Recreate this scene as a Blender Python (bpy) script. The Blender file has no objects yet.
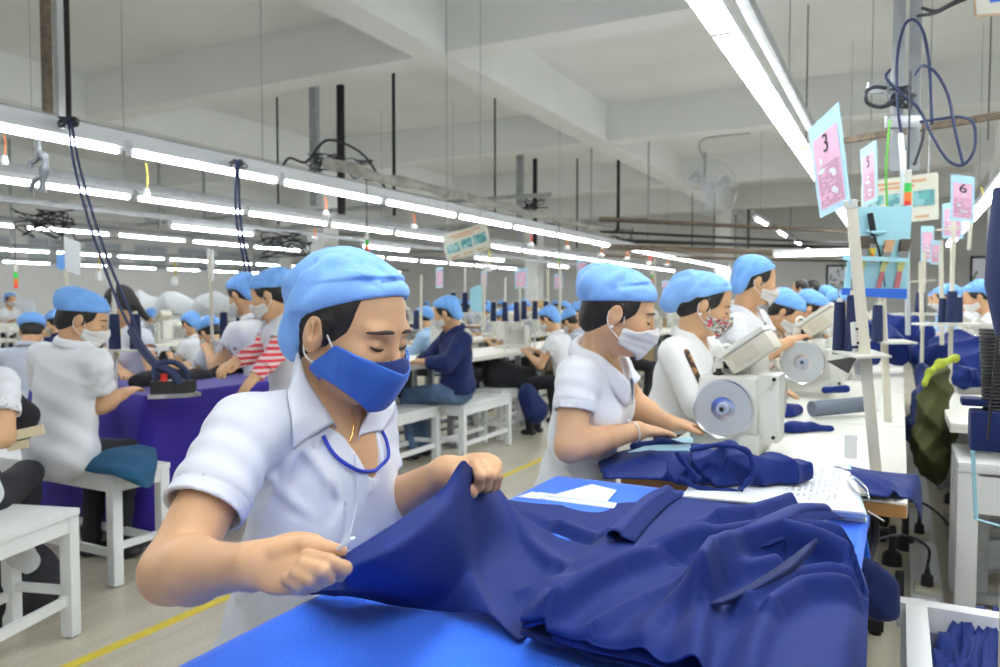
import bpy, bmesh, math, random
import numpy as np
from mathutils import Vector, Matrix, Euler
from mathutils.bvhtree import BVHTree
random.seed(7); np.random.seed(7)
scn = bpy.context.scene
col = scn.collection
PI = math.pi

# ------------------------------------------------------------------ camera, world, exposure
FOC = 760.0; YAW = math.radians(27.8); HOR = 302.0; CAMZ = 1.22
PITCH = math.atan((333.5 - HOR) / FOC)
cam_d = bpy.data.cameras.new('camera'); cam = bpy.data.objects.new('camera', cam_d); col.objects.link(cam)
cam_d.sensor_width = 36.0; cam_d.lens = FOC * 36.0 / 1000.0; cam_d.clip_start = 0.05; cam_d.clip_end = 100
cam.location = (0, 0, CAMZ); cam.rotation_euler = (PI / 2 - PITCH, 0, YAW)
cam_d.dof.use_dof = True; cam_d.dof.focus_distance = 1.32; cam_d.dof.aperture_fstop = 5.6
scn.camera = cam
scn.view_settings.view_transform = 'Standard'; scn.view_settings.look = 'None'
scn.view_settings.gamma = 1.0; scn.view_settings.use_curve_mapping = False
scn.view_settings.exposure = 0.0
TUBE_E = 33.0
wd = bpy.data.worlds.new('daylight'); scn.world = wd; wd.use_nodes = True
wd.node_tree.nodes['Background'].inputs[0].default_value = (0.93, 0.97, 1.0, 1)
wd.node_tree.nodes['Background'].inputs[1].default_value = 0.35

FW = Vector((-math.sin(YAW), math.cos(YAW), 0)); RT = Vector((math.cos(YAW), math.sin(YAW), 0)); UP = Vector((0, 0, 1))
_cf = FW * math.cos(PITCH) - UP * math.sin(PITCH); _cu = UP * math.cos(PITCH) + FW * math.sin(PITCH)
def ray(px, py): return (_cf + RT * ((px - 500) / FOC) + _cu * ((333.5 - py) / FOC))
def P(px, py, d):                       # world point seen at px,py at horizontal distance d along the view
    v = ray(px, py); return Vector((0, 0, CAMZ)) + v * (d / v.dot(FW))
def at(px, py, z):                      # world point seen at px,py on the height z
    v = ray(px, py); return Vector((0, 0, CAMZ)) + v * ((z - CAMZ) / v.z)

# ------------------------------------------------------------------ materials
MATS = {}
def mat(name, c, rough=0.6, metal=0.0, bump=0.0, bscale=200.0, var=0.0, vscale=3.0, emis=None, spec=0.5, sss=0.0, sheen=0.0, coat=0.0, alpha=1.0, trans=0.0):
    if name in MATS: return MATS[name]
    m = bpy.data.materials.new(name); m.use_nodes = True; nt = m.node_tree; b = nt.nodes['Principled BSDF']
    b.inputs['Base Color'].default_value = (*c, 1); b.inputs['Roughness'].default_value = rough; b.inputs['Metallic'].default_value = metal
    b.inputs['Specular IOR Level'].default_value = spec
    if sss: 
        b.inputs['Subsurface Weight'].default_value = sss; b.inputs['Subsurface Radius'].default_value = (0.012, 0.005, 0.003); b.inputs['Subsurface Scale'].default_value = 1.0
    if sheen: b.inputs['Sheen Weight'].default_value = sheen; b.inputs['Sheen Roughness'].default_value = 0.45
    if coat: b.inputs['Coat Weight'].default_value = coat
    if trans: b.inputs['Transmission Weight'].default_value = trans
    if alpha < 1: b.inputs['Alpha'].default_value = alpha
    if emis: b.inputs['Emission Color'].default_value = (*emis[0], 1); b.inputs['Emission Strength'].default_value = emis[1]
    tc = nt.nodes.new('ShaderNodeTexCoord')
    if var:
        n = nt.nodes.new('ShaderNodeTexNoise'); n.inputs['Scale'].default_value = vscale; n.inputs['Detail'].default_value = 6
        nt.links.new(tc.outputs['Object'], n.inputs['Vector'])
        mx = nt.nodes.new('ShaderNodeMix'); mx.data_type = 'RGBA'
        rp = nt.nodes.new('ShaderNodeMapRange'); rp.inputs[1].default_value = 0.3; rp.inputs[2].default_value = 0.7
        nt.links.new(n.outputs['Fac'], rp.inputs[0]); nt.links.new(rp.outputs[0], mx.inputs['Factor'])
        mx.inputs['A'].default_value = tuple(max(0, x * (1 - var)) for x in c) + (1,)
        mx.inputs['B'].default_value = tuple(min(1, x * (1 + var)) for x in c) + (1,)
        nt.links.new(mx.outputs['Result'], b.inputs['Base Color'])
    if bump:
        n2 = nt.nodes.new('ShaderNodeTexNoise'); n2.inputs['Scale'].default_value = bscale; n2.inputs['Detail'].default_value = 3
        nt.links.new(tc.outputs['Object'], n2.inputs['Vector'])
        bp = nt.nodes.new('ShaderNodeBump'); bp.inputs['Strength'].default_value = bump; bp.inputs['Distance'].default_value = 0.002
        nt.links.new(n2.outputs['Fac'], bp.inputs['Height']); nt.links.new(bp.outputs[0], b.inputs['Normal'])
    MATS[name] = m; return m

M = dict(
 skin=mat('skin', (0.67, 0.40, 0.225), 0.5, sss=0.12, bump=0.12, bscale=260, var=0.05, vscale=14, spec=0.35),
 skin2=mat('skin_pale', (0.72, 0.46, 0.33), 0.5, sss=0.1, bump=0.1, bscale=260, spec=0.35),
 shirt=mat('white_cotton', (0.76, 0.79, 0.87), 0.85, bump=0.25, bscale=500, spec=0.2),
 shirt2=mat('white_poplin', (0.82, 0.84, 0.88), 0.85, bump=0.25, bscale=300, spec=0.2),
 jersey=mat('white_jersey', (0.86, 0.87, 0.86), 0.9, bump=0.3, bscale=160, spec=0.2),
 grey_shirt=mat('grey_shirt', (0.55, 0.6, 0.7), 0.9, spec=0.2),
 cap=mat('light_blue_cap_cloth', (0.25, 0.50, 0.98), 0.8, bump=0.3, bscale=350, spec=0.2, sheen=0.15),
 cap2=mat('sky_blue_cap_cloth', (0.20, 0.45, 0.93), 0.8, bump=0.3, bscale=200, spec=0.2, sheen=0.15),
 hair=mat('black_hair', (0.014, 0.011, 0.010), 0.6, bump=0.5, bscale=120, spec=0.5),
 bmask=mat('blue_cotton_mask', (0.045, 0.15, 0.56), 0.8, bump=0.3, bscale=500, spec=0.25, sheen=0.2),
 bmask_edge=mat('light_blue_piping', (0.16, 0.38, 0.85), 0.8),
 navyin=mat('dark_blue_lining', (0.012, 0.03, 0.16), 0.8),
 wmask=mat('white_mask', (0.78, 0.78, 0.76), 0.85, bump=0.2, bscale=300, spec=0.2),
 elastic=mat('white_elastic', (0.85, 0.85, 0.85), 0.8),
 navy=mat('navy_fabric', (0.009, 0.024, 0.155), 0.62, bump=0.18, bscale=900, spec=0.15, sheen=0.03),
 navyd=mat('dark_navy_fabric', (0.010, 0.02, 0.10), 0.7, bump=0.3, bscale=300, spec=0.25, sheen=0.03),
 blue=mat('bright_blue_felt', (0.010, 0.16, 0.93), 0.85, bump=0.4, bscale=260, var=0.06, vscale=5, sheen=0.25),
 purple=mat('purple_cloth', (0.028, 0.010, 0.28), 0.85, bump=0.4, bscale=120, sheen=0.2),
 teal=mat('teal_cloth', (0.008, 0.085, 0.19), 0.85, bump=0.3, bscale=120),
 black=mat('black_cloth', (0.014, 0.015, 0.02), 0.85, bump=0.3, bscale=120),
 jeans=mat('blue_jeans', (0.10, 0.17, 0.30), 0.9, var=0.2, vscale=12, bump=0.3, bscale=200),
 olive=mat('olive_cloth', (0.045, 0.05, 0.008), 0.85, bump=0.3, bscale=120, var=0.25, vscale=7),
 olive2=mat('yellow_green_trim', (0.30, 0.36, 0.02), 0.8, var=0.2, vscale=30),
 lam=mat('cream_laminate', (0.80, 0.79, 0.71), 0.35, var=0.03, vscale=4),
 wood=mat('wood_edge', (0.42, 0.20, 0.055), 0.5, var=0.2, vscale=9),
 board=mat('tan_board', (0.55, 0.42, 0.22), 0.6, var=0.1, vscale=9),
 bench=mat('white_bench_paint', (0.80, 0.82, 0.82), 0.4, var=0.04, vscale=8),
 iron=mat('dark_iron', (0.03, 0.03, 0.033), 0.45, metal=0.6),
 steel=mat('galvanised_steel', (0.36, 0.38, 0.39), 0.4, metal=0.5, var=0.15, vscale=12),
 rust=mat('rusty_steel', (0.20, 0.16, 0.12), 0.8, metal=0.2, var=0.4, vscale=25),
 chrome=mat('chrome', (0.75, 0.75, 0.76), 0.2, metal=1.0),
 alu=mat('brushed_aluminium', (0.60, 0.63, 0.66), 0.35, metal=0.55),
 cream=mat('machine_enamel', (0.72, 0.72, 0.65), 0.33, coat=0.15, var=0.02, vscale=6),
 cream2=mat('beige_plastic', (0.68, 0.645, 0.53), 0.42),
 greyp=mat('grey_plate', (0.50, 0.53, 0.55), 0.4, metal=0.15),
 white=mat('white_plastic', (0.85, 0.86, 0.86), 0.4),
 fix=mat('white_light_housing', (0.80, 0.83, 0.86), 0.4),
 tube=mat('lit_fluorescent_tube', (1, 1, 1), 0.3, emis=((0.95, 0.98, 1.0), TUBE_E)),
 blk=mat('black_rubber', (0.012, 0.012, 0.014), 0.5),
 cable=mat('black_cable', (0.015, 0.018, 0.03), 0.5),
 cabblue=mat('dark_blue_hose', (0.015, 0.03, 0.10), 0.5),
 paper=mat('white_paper', (0.82, 0.86, 0.90), 0.8, var=0.02, vscale=20),
 cyan=mat('pale_cyan_plastic', (0.42, 0.76, 0.86), 0.4, spec=0.4),
 cyanlt=mat('light_blue_card', (0.45, 0.74, 0.90), 0.5),
 pink=mat('pink_paper', (0.84, 0.50, 0.66), 0.6),
 ink=mat('black_ink', (0.02, 0.02, 0.03), 0.6),
 band=mat('royal_blue_band', (0.03, 0.14, 0.62), 0.5),
 yellow=mat('yellow_paint', (0.78, 0.62, 0.06), 0.5, var=0.08, vscale=20),
 red=mat('red_plastic', (0.75, 0.03, 0.02), 0.5),
 orange=mat('orange_plastic', (0.85, 0.20, 0.03), 0.5),
 green=mat('green_plastic', (0.05, 0.60, 0.10), 0.5),
 bristle=mat('brush_bristle', (0.10, 0.08, 0.06), 0.8),
 bristle2=mat('tan_bristle', (0.62, 0.36, 0.20), 0.8),
 gold=mat('gold', (0.8, 0.5, 0.15), 0.25, metal=1.0),
 lanyard=mat('blue_lanyard', (0.02, 0.05, 0.50), 0.6),
 eyew=mat('eye_white', (0.55, 0.5, 0.47), 0.3), iris=mat('dark_iris', (0.015, 0.008, 0.006), 0.15),
 brow=mat('eyebrow_hair', (0.06, 0.035, 0.025), 0.7),
 cone=mat('navy_thread', (0.012, 0.022, 0.085), 0.75, bump=0.5, bscale=400),
 grayc=mat('grey_cloth', (0.16, 0.19, 0.24), 0.85, bump=0.4, bscale=300),
 cardb=mat('cardboard', (0.50, 0.36, 0.18), 0.8), clip=mat('bag_plastic', (0.8, 0.82, 0.84), 0.35, alpha=0.75),
)
# ceiling / walls / floor need their own node work
def concrete(name, c, scale=0.6, amt=0.12, rough=0.9):
    m = mat(name, c, rough, var=amt, vscale=scale, bump=0.3, bscale=25, spec=0.2); return m
M['ceil'] = concrete('painted_concrete_ceiling', (0.83, 0.845, 0.83), 0.7, 0.05)
M['beam'] = concrete('painted_beam', (0.84, 0.855, 0.84), 0.9, 0.04)
M['wall'] = concrete('whitewashed_wall', (0.76, 0.76, 0.74), 0.5, 0.05)
def floor_mat():
    m = mat('polished_terrazzo_floor', (0.63, 0.585, 0.47), 0.28, var=0.08, vscale=1.3, spec=0.5); nt = m.node_tree
    b = nt.nodes['Principled BSDF']; tc = nt.nodes['Texture Coordinate']
    mix = [n for n in nt.nodes if n.type == 'MIX'][0]
    sp = nt.nodes.new('ShaderNodeTexNoise'); sp.inputs['Scale'].default_value = 90; sp.inputs['Detail'].default_value = 2
    mp = nt.nodes.new('ShaderNodeMapping'); mp.inputs['Scale'].default_value = (6, 0.8, 1)
    sc = nt.nodes.new('ShaderNodeTexNoise'); sc.inputs['Scale'].default_value = 3.0; sc.inputs['Detail'].default_value = 8
    nt.links.new(tc.outputs['Object'], sp.inputs['Vector']); nt.links.new(tc.outputs['Object'], mp.inputs['Vector']); nt.links.new(mp.outputs[0], sc.inputs['Vector'])
    r1 = nt.nodes.new('ShaderNodeMapRange'); r1.inputs[1].default_value = 0.35; r1.inputs[2].default_value = 0.7; r1.inputs[3].default_value = 0.9; r1.inputs[4].default_value = 1.08
    nt.links.new(sp.outputs['Fac'], r1.inputs[0])
    r2 = nt.nodes.new('ShaderNodeMapRange'); r2.inputs[1].default_value = 0.3; r2.inputs[2].default_value = 0.7; r2.inputs[3].default_value = 0.86; r2.inputs[4].default_value = 1.06
    nt.links.new(sc.outputs['Fac'], r2.inputs[0])
    ml = nt.nodes.new('ShaderNodeMath'); ml.operation = 'MULTIPLY'; nt.links.new(r1.outputs[0], ml.inputs[0]); nt.links.new(r2.outputs[0], ml.inputs[1])
    vm = nt.nodes.new('ShaderNodeVectorMath'); vm.operation = 'SCALE'; nt.links.new(mix.outputs['Result'], vm.inputs[0]); nt.links.new(ml.outputs[0], vm.inputs['Scale'])
    nt.links.new(vm.outputs[0], b.inputs['Base Color'])
    return m
M['floor'] = floor_mat()

# ------------------------------------------------------------------ object helpers
def tag(o, label=None, cat=None, group=None, kind=None):
    if label: o['label'] = label
    if cat: o['category'] = cat
    if group: o['group'] = group
    if kind: o['kind'] = kind
    return o
def empty(name, loc=(0, 0, 0), rz=0.0, label=None, cat=None, group=None):
    o = bpy.data.objects.new(name, None); col.objects.link(o); o.location = loc; o.rotation_euler = (0, 0, rz)
    o.empty_display_size = 0.1
    return tag(o, label, cat, group)
def link_mesh(name, me, m, parent=None):
    o = bpy.data.objects.new(name, me); col.objects.link(o)
    if m is not None and not me.materials: 
        for k in (m if isinstance(m, (list, tuple)) else [m]): me.materials.append(k)
    if parent is not None: o.parent = parent
    return o
def copy_tree(o, parent=None):
    c = o.copy(); col.objects.link(c)
    if parent is not None: c.parent = parent
    for ch in list(o.children): copy_tree(ch, c)
    return c

class MB:
    def __init__(s): s.bm = bmesh.new(); s.mi = 0
    def _fin(s, vs, fs=None):
        for f in {f for v in vs for f in v.link_faces}: f.material_index = s.mi
    def box(s, c, d, rot=None, bev=0.0, M4=None):
        r = bmesh.ops.create_cube(s.bm, size=1.0); vs = r['verts']
        for v in vs: v.co = Vector((v.co.x * d[0], v.co.y * d[1], v.co.z * d[2]))
        if bev > 0:
            es = list({e for v in vs for e in v.link_edges})
            q = bmesh.ops.bevel(s.bm, geom=es, offset=min(bev, min(d) * 0.45), segments=2, profile=0.7, affect='EDGES')
            vs = list({v for f in q['faces'] for v in f.verts} | {v for v in vs if v.is_valid})
            vs = list({v for v0 in vs for e in v0.link_edges for v in e.verts})
        mtx = Matrix.Translation(Vector(c)) @ (Euler(rot).to_matrix().to_4x4() if rot else Matrix.Identity(4))
        if M4 is not None: mtx = M4 @ mtx
        for v in vs: v.co = mtx @ v.co
        s._fin(vs); return s
    def bar(s, a, b, w, h=None, bev=0.0, upv=None):        # square bar between two points
        a = Vector(a); b = Vector(b); dv = b - a; L = dv.length
        z = dv.normalized(); u = Vector(upv) if upv else (Vector((0, 0, 1)) if abs(z.z) < 0.9 else Vector((0, 1, 0)))
        x = u.cross(z).normalized(); y = z.cross(x)
        m4 = Matrix(((x.x, y.x, z.x, 0), (x.y, y.y, z.y, 0), (x.z, y.z, z.z, 0), (0, 0, 0, 1)))
        return s.box((0, 0, 0), (w, h or w, L), bev=bev, M4=Matrix.Translation((a + b) / 2) @ m4)
    def cyl(s, a, b, r, r2=None, n=12, cap=True):
        a = Vector(a); b = Vector(b); dv = b - a; L = dv.length
        if L < 1e-6: return s
        q = dv.to_track_quat('Z', 'Y').to_matrix().to_4x4()
        res = bmesh.ops.create_cone(s.bm, cap_ends=cap, segments=n, radius1=r, radius2=r if r2 is None else r2, depth=L)
        mtx = Matrix.Translation((a + b) / 2) @ q
        for v in res['verts']: v.co = mtx @ v.co
        s._fin(res['verts']); return s
    def sph(s, c, r, n=12, sc=(1, 1, 1)):
        res = bmesh.ops.create_uvsphere(s.bm, u_segments=n, v_segments=max(6, n // 2 + 2), radius=r)
        for v in res['verts']: v.co = Vector((v.co.x * sc[0], v.co.y * sc[1], v.co.z * sc[2])) + Vector(c)
        s._fin(res['verts']); return s
    def lathe(s, c, prof, n=20, axis='Z', closed=False):
        rings = []
        for (r, z) in prof:
            ring = []
            for k in range(n):
                a = 2 * PI * k / n; p = (r * math.cos(a), r * math.sin(a), z)
                if axis == 'Y': p = (p[0], p[2], p[1])
                if axis == 'X': p = (p[2], p[0], p[1])
                ring.append(s.bm.verts.new(Vector(p) + Vector(c)))
            rings.append(ring)
        for i in range(len(rings) - 1):
            for k in range(n):
                f = s.bm.faces.new((rings[i][k], rings[i][(k + 1) % n], rings[i + 1][(k + 1) % n], rings[i + 1][k])); f.material_index = s.mi
        for rg in (rings[0], rings[-1]):
            try: f = s.bm.faces.new(rg); f.material_index = s.mi
            except Exception: pass
        return s
    def tube(s, pts, r, n=8, cap=True):
        pts = [Vector(p) for p in pts]; rs = r if isinstance(r, (list, tuple)) else [r] * len(pts)
        T = [(pts[min(i + 1, len(pts) - 1)] - pts[max(i - 1, 0)]).normalized() for i in range(len(pts))]
        u = T[0].orthogonal().normalized(); rings = []
        for i, p in enumerate(pts):
            u = (u - T[i] * u.dot(T[i])).normalized(); w = T[i].cross(u)
            rings.append([s.bm.verts.new(p + (u * math.cos(2 * PI * k / n) + w * math.sin(2 * PI * k / n)) * rs[i]) for k in range(n)])
        for i in range(len(rings) - 1):
            for k in range(n):
                f = s.bm.faces.new((rings[i][k], rings[i][(k + 1) % n], rings[i + 1][(k + 1) % n], rings[i + 1][k])); f.material_index = s.mi
        if cap:
            for rg in (rings[0][::-1], rings[-1]): f = s.bm.faces.new(rg); f.material_index = s.mi
        return s
    def prism(s, poly, thick, M4=None):                   # poly in xy, extruded in z by thick
        M4 = M4 or Matrix.Identity(4)
        lo = [s.bm.verts.new(M4 @ Vector((p[0], p[1], 0))) for p in poly]; hi = [s.bm.verts.new(M4 @ Vector((p[0], p[1], thick))) for p in poly]
        n = len(poly); fs = [s.bm.faces.new(lo[::-1]), s.bm.faces.new(hi)]
        for k in range(n): fs.append(s.bm.faces.new((lo[k], lo[(k + 1) % n], hi[(k + 1) % n], hi[k])))
        for f in fs: f.material_index = s.mi
        return s
    def quadslab(s, c4, thick):                           # slab over four 3-D corners
        c4 = [Vector(p) for p in c4]; n = (c4[1] - c4[0]).cross(c4[3] - c4[0]).normalized() * thick
        a = [s.bm.verts.new(p) for p in c4]; b = [s.bm.verts.new(p - n) for p in c4]
        fs = [s.bm.faces.new(a), s.bm.faces.new(b[::-1])]
        for k in range(4): fs.append(s.bm.faces.new((a[(k + 1) % 4], a[k], b[k], b[(k + 1) % 4])))
        for f in fs: f.material_index = s.mi
        return s
    def build(s, name, m, parent=None, smooth=True, ang=35):
        bmesh.ops.recalc_face_normals(s.bm, faces=s.bm.faces[:])
        me = bpy.data.meshes.new(name); s.bm.to_mesh(me); s.bm.free()
        if smooth:
            me.polygons.foreach_set('use_smooth', [True] * len(me.polygons))
            me.set_sharp_from_angle(angle=math.radians(ang))
        return link_mesh(name, me, m, parent)

def spline(pts, n=8):                                     # catmull-rom
    pts = [Vector(p) for p in pts]; out = []
    q = [pts[0] * 2 - pts[1]] + pts + [pts[-1] * 2 - pts[-2]]
    for i in range(1, len(q) - 2):
        for k in range(n):
            t = k / n; a, b, c, d = q[i - 1], q[i], q[i + 1], q[i + 2]
            out.append(0.5 * ((2 * b) + (c - a) * t + (2 * a - 5 * b + 4 * c - d) * t * t + (3 * b - a - 3 * c + d) * t ** 3))
    out.append(pts[-1]); return out

# ------------------------------------------------------------------ signed-distance sculpting
def V(*a): return np.array(a if len(a) > 1 else a[0], dtype=np.float32)
def smin(a, b, k):
    h = np.clip(0.5 + 0.5 * (b - a) / k, 0, 1); return b + (a - b) * h - k * h * (1 - h)
def smax(a, b, k): return -smin(-a, -b, k)
def cone(X, a, b, r1, r2=None):
    r2 = r1 if r2 is None else r2
    a = V(a); b = V(b); ab = b - a; L2 = float(ab @ ab) + 1e-12
    t = np.clip(((X - a) @ ab) / L2, 0, 1); return np.linalg.norm(X - a - t[:, None] * ab, axis=1) - (r1 + (r2 - r1) * t)
def sphere(X, c, r): return np.linalg.norm(X - V(c), axis=1) - r
def ell(X, c, r, R=None):                                 # R rows = local axes
    q = X - V(c)
    if R is not None: q = q @ R.T
    r = V(r); k0 = np.linalg.norm(q / r, axis=1); k1 = np.linalg.norm(q / (r * r), axis=1) + 1e-9
    return k0 * (k0 - 1) / k1
def plane(X, p, n):                                       # >0 on the side of n
    n = V(n); n = n / np.linalg.norm(n); return (X - V(p)) @ n
def folds(X, d, lst):                                     # raised (amp>0) or sunk folds along segments
    for a, b, w, amp in lst:
        q = cone(X, a, b, 0.0); d = d - amp * np.exp(-(q / w) ** 2)
    return d
def chain(X, pts, rs, k=0.004):
    d = None
    for i in range(len(pts) - 1):
        q = cone(X, pts[i], pts[i + 1], rs[i], rs[i + 1]); d = q if d is None else smin(d, q, k)
    return d

def surf(name, f, lo, hi, h, m, parent=None, smooth_it=1):
    lo = V(lo); hi = V(hi); B = 8
    nb = np.maximum(1, np.ceil((hi - lo) / (h * B)).astype(int)) ; n = nb * B + 1
    cx = [lo[i] + (np.arange(nb[i] + 1) + 0.5) * h * B for i in range(3)]
    G = np.stack(np.meshgrid(*cx, indexing='ij'), -1).reshape(-1, 3).astype(np.float32)
    fc = f(G).reshape(nb + 1)
    F = np.repeat(np.repeat(np.repeat(np.sign(fc), B, 0), B, 1), B, 2).astype(np.float32)
    keep = np.argwhere(np.abs(fc) < h * B * 0.87 * 1.25 + 0.012)
    loc = np.stack(np.meshgrid(*[np.arange(B)] * 3, indexing='ij'), -1).reshape(-1, 3)
    for s in range(0, len(keep), 1500):
        kk = keep[s:s + 1500]; idx = (kk[:, None, :] * B + loc[None]).reshape(-1, 3)
        F[idx[:, 0], idx[:, 1], idx[:, 2]] = f((lo + idx * h).astype(np.float32))
    F = F[:n[0] + B - 1, :n[1] + B - 1, :n[2] + B - 1]
    S = F < 0
    def c8(A, s): return A[s[0]:A.shape[0] - 1 + s[0], s[1]:A.shape[1] - 1 + s[1], s[2]:A.shape[2] - 1 + s[2]]
    offs = [(i, j, k) for i in (0, 1) for j in (0, 1) for k in (0, 1)]
    cnt = sum(c8(S, o).astype(np.uint8) for o in offs)
    act = np.argwhere((cnt > 0) & (cnt < 8))
    vid = np.full(cnt.shape, -1, dtype=np.int64); vid[act[:, 0], act[:, 1], act[:, 2]] = np.arange(len(act))
    val = {o: F[act[:, 0] + o[0], act[:, 1] + o[1], act[:, 2] + o[2]] for o in offs}
    acc = np.zeros((len(act), 3)); num = np.zeros(len(act))
    for o in offs:
        for ax in range(3):
            if o[ax] == 0:
                p = list(o); p[ax] = 1; p = tuple(p); a = val[o]; b = val[p]; cr = (a < 0) != (b < 0)
                t = np.where(cr, a / np.where(cr, a - b, 1), 0)
                pt = np.tile(np.array(o, float), (len(act), 1)); pt[:, ax] += t
                acc[cr] += pt[cr]; num[cr] += 1
    vert = lo + h * (act + acc / num[:, None])
    faces = []
    for ax in range(3):
        a1, a2 = [(1, 2), (2, 0), (0, 1)][ax]
        sl0 = [slice(1, -1)] * 3; sl0[ax] = slice(0, -1); sl1 = list(sl0); sl1[ax] = slice(1, None)
        A = S[tuple(sl0)]; Bb = S[tuple(sl1)]
        e = np.argwhere(A != Bb); s_in = A[e[:, 0], e[:, 1], e[:, 2]]
        g = e.copy(); g[:, a1] += 1; g[:, a2] += 1
        def vi(d1, d2):
            q = g.copy(); q[:, a1] += d1; q[:, a2] += d2; return vid[q[:, 0], q[:, 1], q[:, 2]]
        q4 = np.stack([vi(-1, -1), vi(0, -1), vi(0, 0), vi(-1, 0)], 1)
        q4[~s_in] = q4[~s_in][:, ::-1]; faces.append(q4)
    faces = np.concatenate(faces); faces = faces[(faces >= 0).all(1)]
    for _ in range(smooth_it):                            # light relaxation
        s = np.zeros_like(vert); c = np.zeros(len(vert))
        for k in range(4):
            a = faces[:, k]; b = faces[:, (k + 1) % 4]
            for x, y in ((a, b), (b, a)):
                np.add.at(s, x, vert[y]); np.add.at(c, x, 1)
        vert = vert * 0.5 + 0.5 * s / np.maximum(c, 1)[:, None]
    me = bpy.data.meshes.new(name); me.vertices.add(len(vert)); me.vertices.foreach_set('co', vert.astype(np.float32).ravel())
    me.loops.add(len(faces) * 4); me.loops.foreach_set('vertex_index', faces.astype(np.int32).ravel())
    me.polygons.add(len(faces)); me.polygons.foreach_set('loop_start', (np.arange(len(faces)) * 4).astype(np.int32)); me.polygons.foreach_set('loop_total', np.full(len(faces), 4, np.int32))
    me.update(calc_edges=True); me.validate(); me.polygons.foreach_set('use_smooth', [True] * len(me.polygons))
    return link_mesh(name, me, m, parent)

def grid_mesh(name, pts, m, parent=None, thick=0.0, closed_u=False, sub=0):   # pts [i][j] -> Vector
    ni = len(pts); nj = len(pts[0]); me = bpy.data.meshes.new(name)
    vs = [tuple(p) for row in pts for p in row]; fs = []
    for i in range(ni - (0 if closed_u else 1)):
        for j in range(nj - 1):
            i2 = (i + 1) % ni; fs.append((i * nj + j, i2 * nj + j, i2 * nj + j + 1, i * nj + j + 1))
    me.from_pydata(vs, [], fs); me.polygons.foreach_set('use_smooth', [True] * len(me.polygons))
    o = link_mesh(name, me, m, parent)
    if sub: q = o.modifiers.new('sub', 'SUBSURF'); q.levels = q.render_levels = sub
    if thick: q = o.modifiers.new('solid', 'SOLIDIFY'); q.thickness = thick; q.offset = 0
    return o
def bvh_of(o): return BVHTree.FromPolygons([v.co[:] for v in o.data.vertices], [p.vertices[:] for p in o.data.polygons])
def on(bv, px, py, off=0.003):                             # where the view ray meets a built surface
    v = ray(px, py).normalized(); loc, nrm, i, d = bv.ray_cast(Vector((0, 0, CAMZ)), v)
    if loc is None:
        loc, nrm, i, d = bv.find_nearest(P(px, py, 1.3)); 
    if nrm.dot(v) > 0: nrm = -nrm
    return loc + nrm * off
# ------------------------------------------------------------------ the hall
CEIL = 4.2; XL, XR, YB, YF = -22.0, 7.5, -2.5, 24.0
def struct(name, mb, m): o = mb.build(name, m, smooth=False); o['kind'] = 'structure'; return o
struct('floor', MB().box(((XL + XR) / 2, (YF + YB) / 2, -0.05), (XR - XL, YF - YB, 0.1)), M['floor'])
struct('ceiling', MB().box(((XL + XR) / 2, (YF + YB) / 2, CEIL + 0.05), (XR - XL, YF - YB, 0.1)), M['ceil'])
BB = CEIL - 0.55
for y in (-2.0, 1.8, 6.55, 11.2, 15.9, 20.6): struct('trim_1', MB().box(((XL + XR) / 2, y, (CEIL + BB) / 2), (XR - XL, 0.32, CEIL - BB)), M['beam'])
for x in (-20.8, -15.3, -9.7, -4.15, 1.55, 7.2): struct('trim_2', MB().box((x, (YF + YB) / 2, (CEIL + BB) / 2 - 0.003), (0.34, YF - YB, CEIL - BB + 0.006)), M['beam'])
def wall_with_holes(name, axis, c, lo, hi, holes, th=0.25):   # holes (a0,a1,z0,z1) along the wall
    mb = MB(); cuts = sorted(holes); prev = lo
    def seg(a0, a1, z0, z1):
        if a1 - a0 < 1e-3 or z1 - z0 < 1e-3: return
        if axis == 'y': mb.box(((a0 + a1) / 2, c, (z0 + z1) / 2), (a1 - a0, th, z1 - z0))
        else: mb.box((c, (a0 + a1) / 2, (z0 + z1) / 2), (th, a1 - a0, z1 - z0))
    for (a0, a1, z0, z1) in cuts: seg(prev, a0, 0, CEIL); seg(a0, a1, 0, z0); seg(a0, a1, z1, CEIL); prev = a1
    seg(prev, hi, 0, CEIL); return struct(name, mb, M['wall'])
far_holes = [(-1.95, -1.0, 1.0, 2.3), (1.62, 2.4, 0.9, 2.45), (4.2, 5.1, 0.9, 2.4)] 
wall_with_holes('wall_far', 'y', YF + 0.125, XL, XR, far_holes)
left_holes = [(y, y + 1.3, 2.25, 3.1) for y in np.arange(1.0, 23, 1.7)]
wall_with_holes('wall_left', 'x', XL - 0.125, YB, YF, left_holes)
wall_with_holes('wall_right', 'x', XR + 0.125, YB, YF, [(y, y + 2.0, 1.0, 2.9) for y in np.arange(-1, 22, 3.2)])
glassm = mat('dim_frosted_glass', (0.42, 0.46, 0.50), 0.3, spec=0.5)
k = 0
for (y, y1, z0, z1) in left_holes:
    k += 1; mb = MB(); mb.box((XL - 0.06, (y + y1) / 2, (z0 + z1) / 2), (0.02, y1 - y, z1 - z0)); w = struct('window_%d' % k, mb, glassm)
    f = MB()
    for a in (y + 0.03, (y + y1) / 2, y1 - 0.03): f.box((XL - 0.03, a, (z0 + z1) / 2), (0.05, 0.06, z1 - z0))
    for z in (z0 + 0.03, z1 - 0.03): f.box((XL - 0.03, (y + y1) / 2, z), (0.045, y1 - y, 0.06))
    f.build('window_frame', M['alu'], w)
for (x0, x1, z0, z1) in far_holes:
    k += 1; mb = MB()
    for a in (x0 + 0.03, x1 - 0.03): mb.box((a, YF + 0.05, (z0 + z1) / 2), (0.06, 0.06, z1 - z0))
    for z in (z0 + 0.03, z1 - 0.03): mb.box(((x0 + x1) / 2, YF + 0.05, z), (x1 - x0, 0.05, 0.06))
    struct('window_%d' % k, mb, M['iron'])
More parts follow.
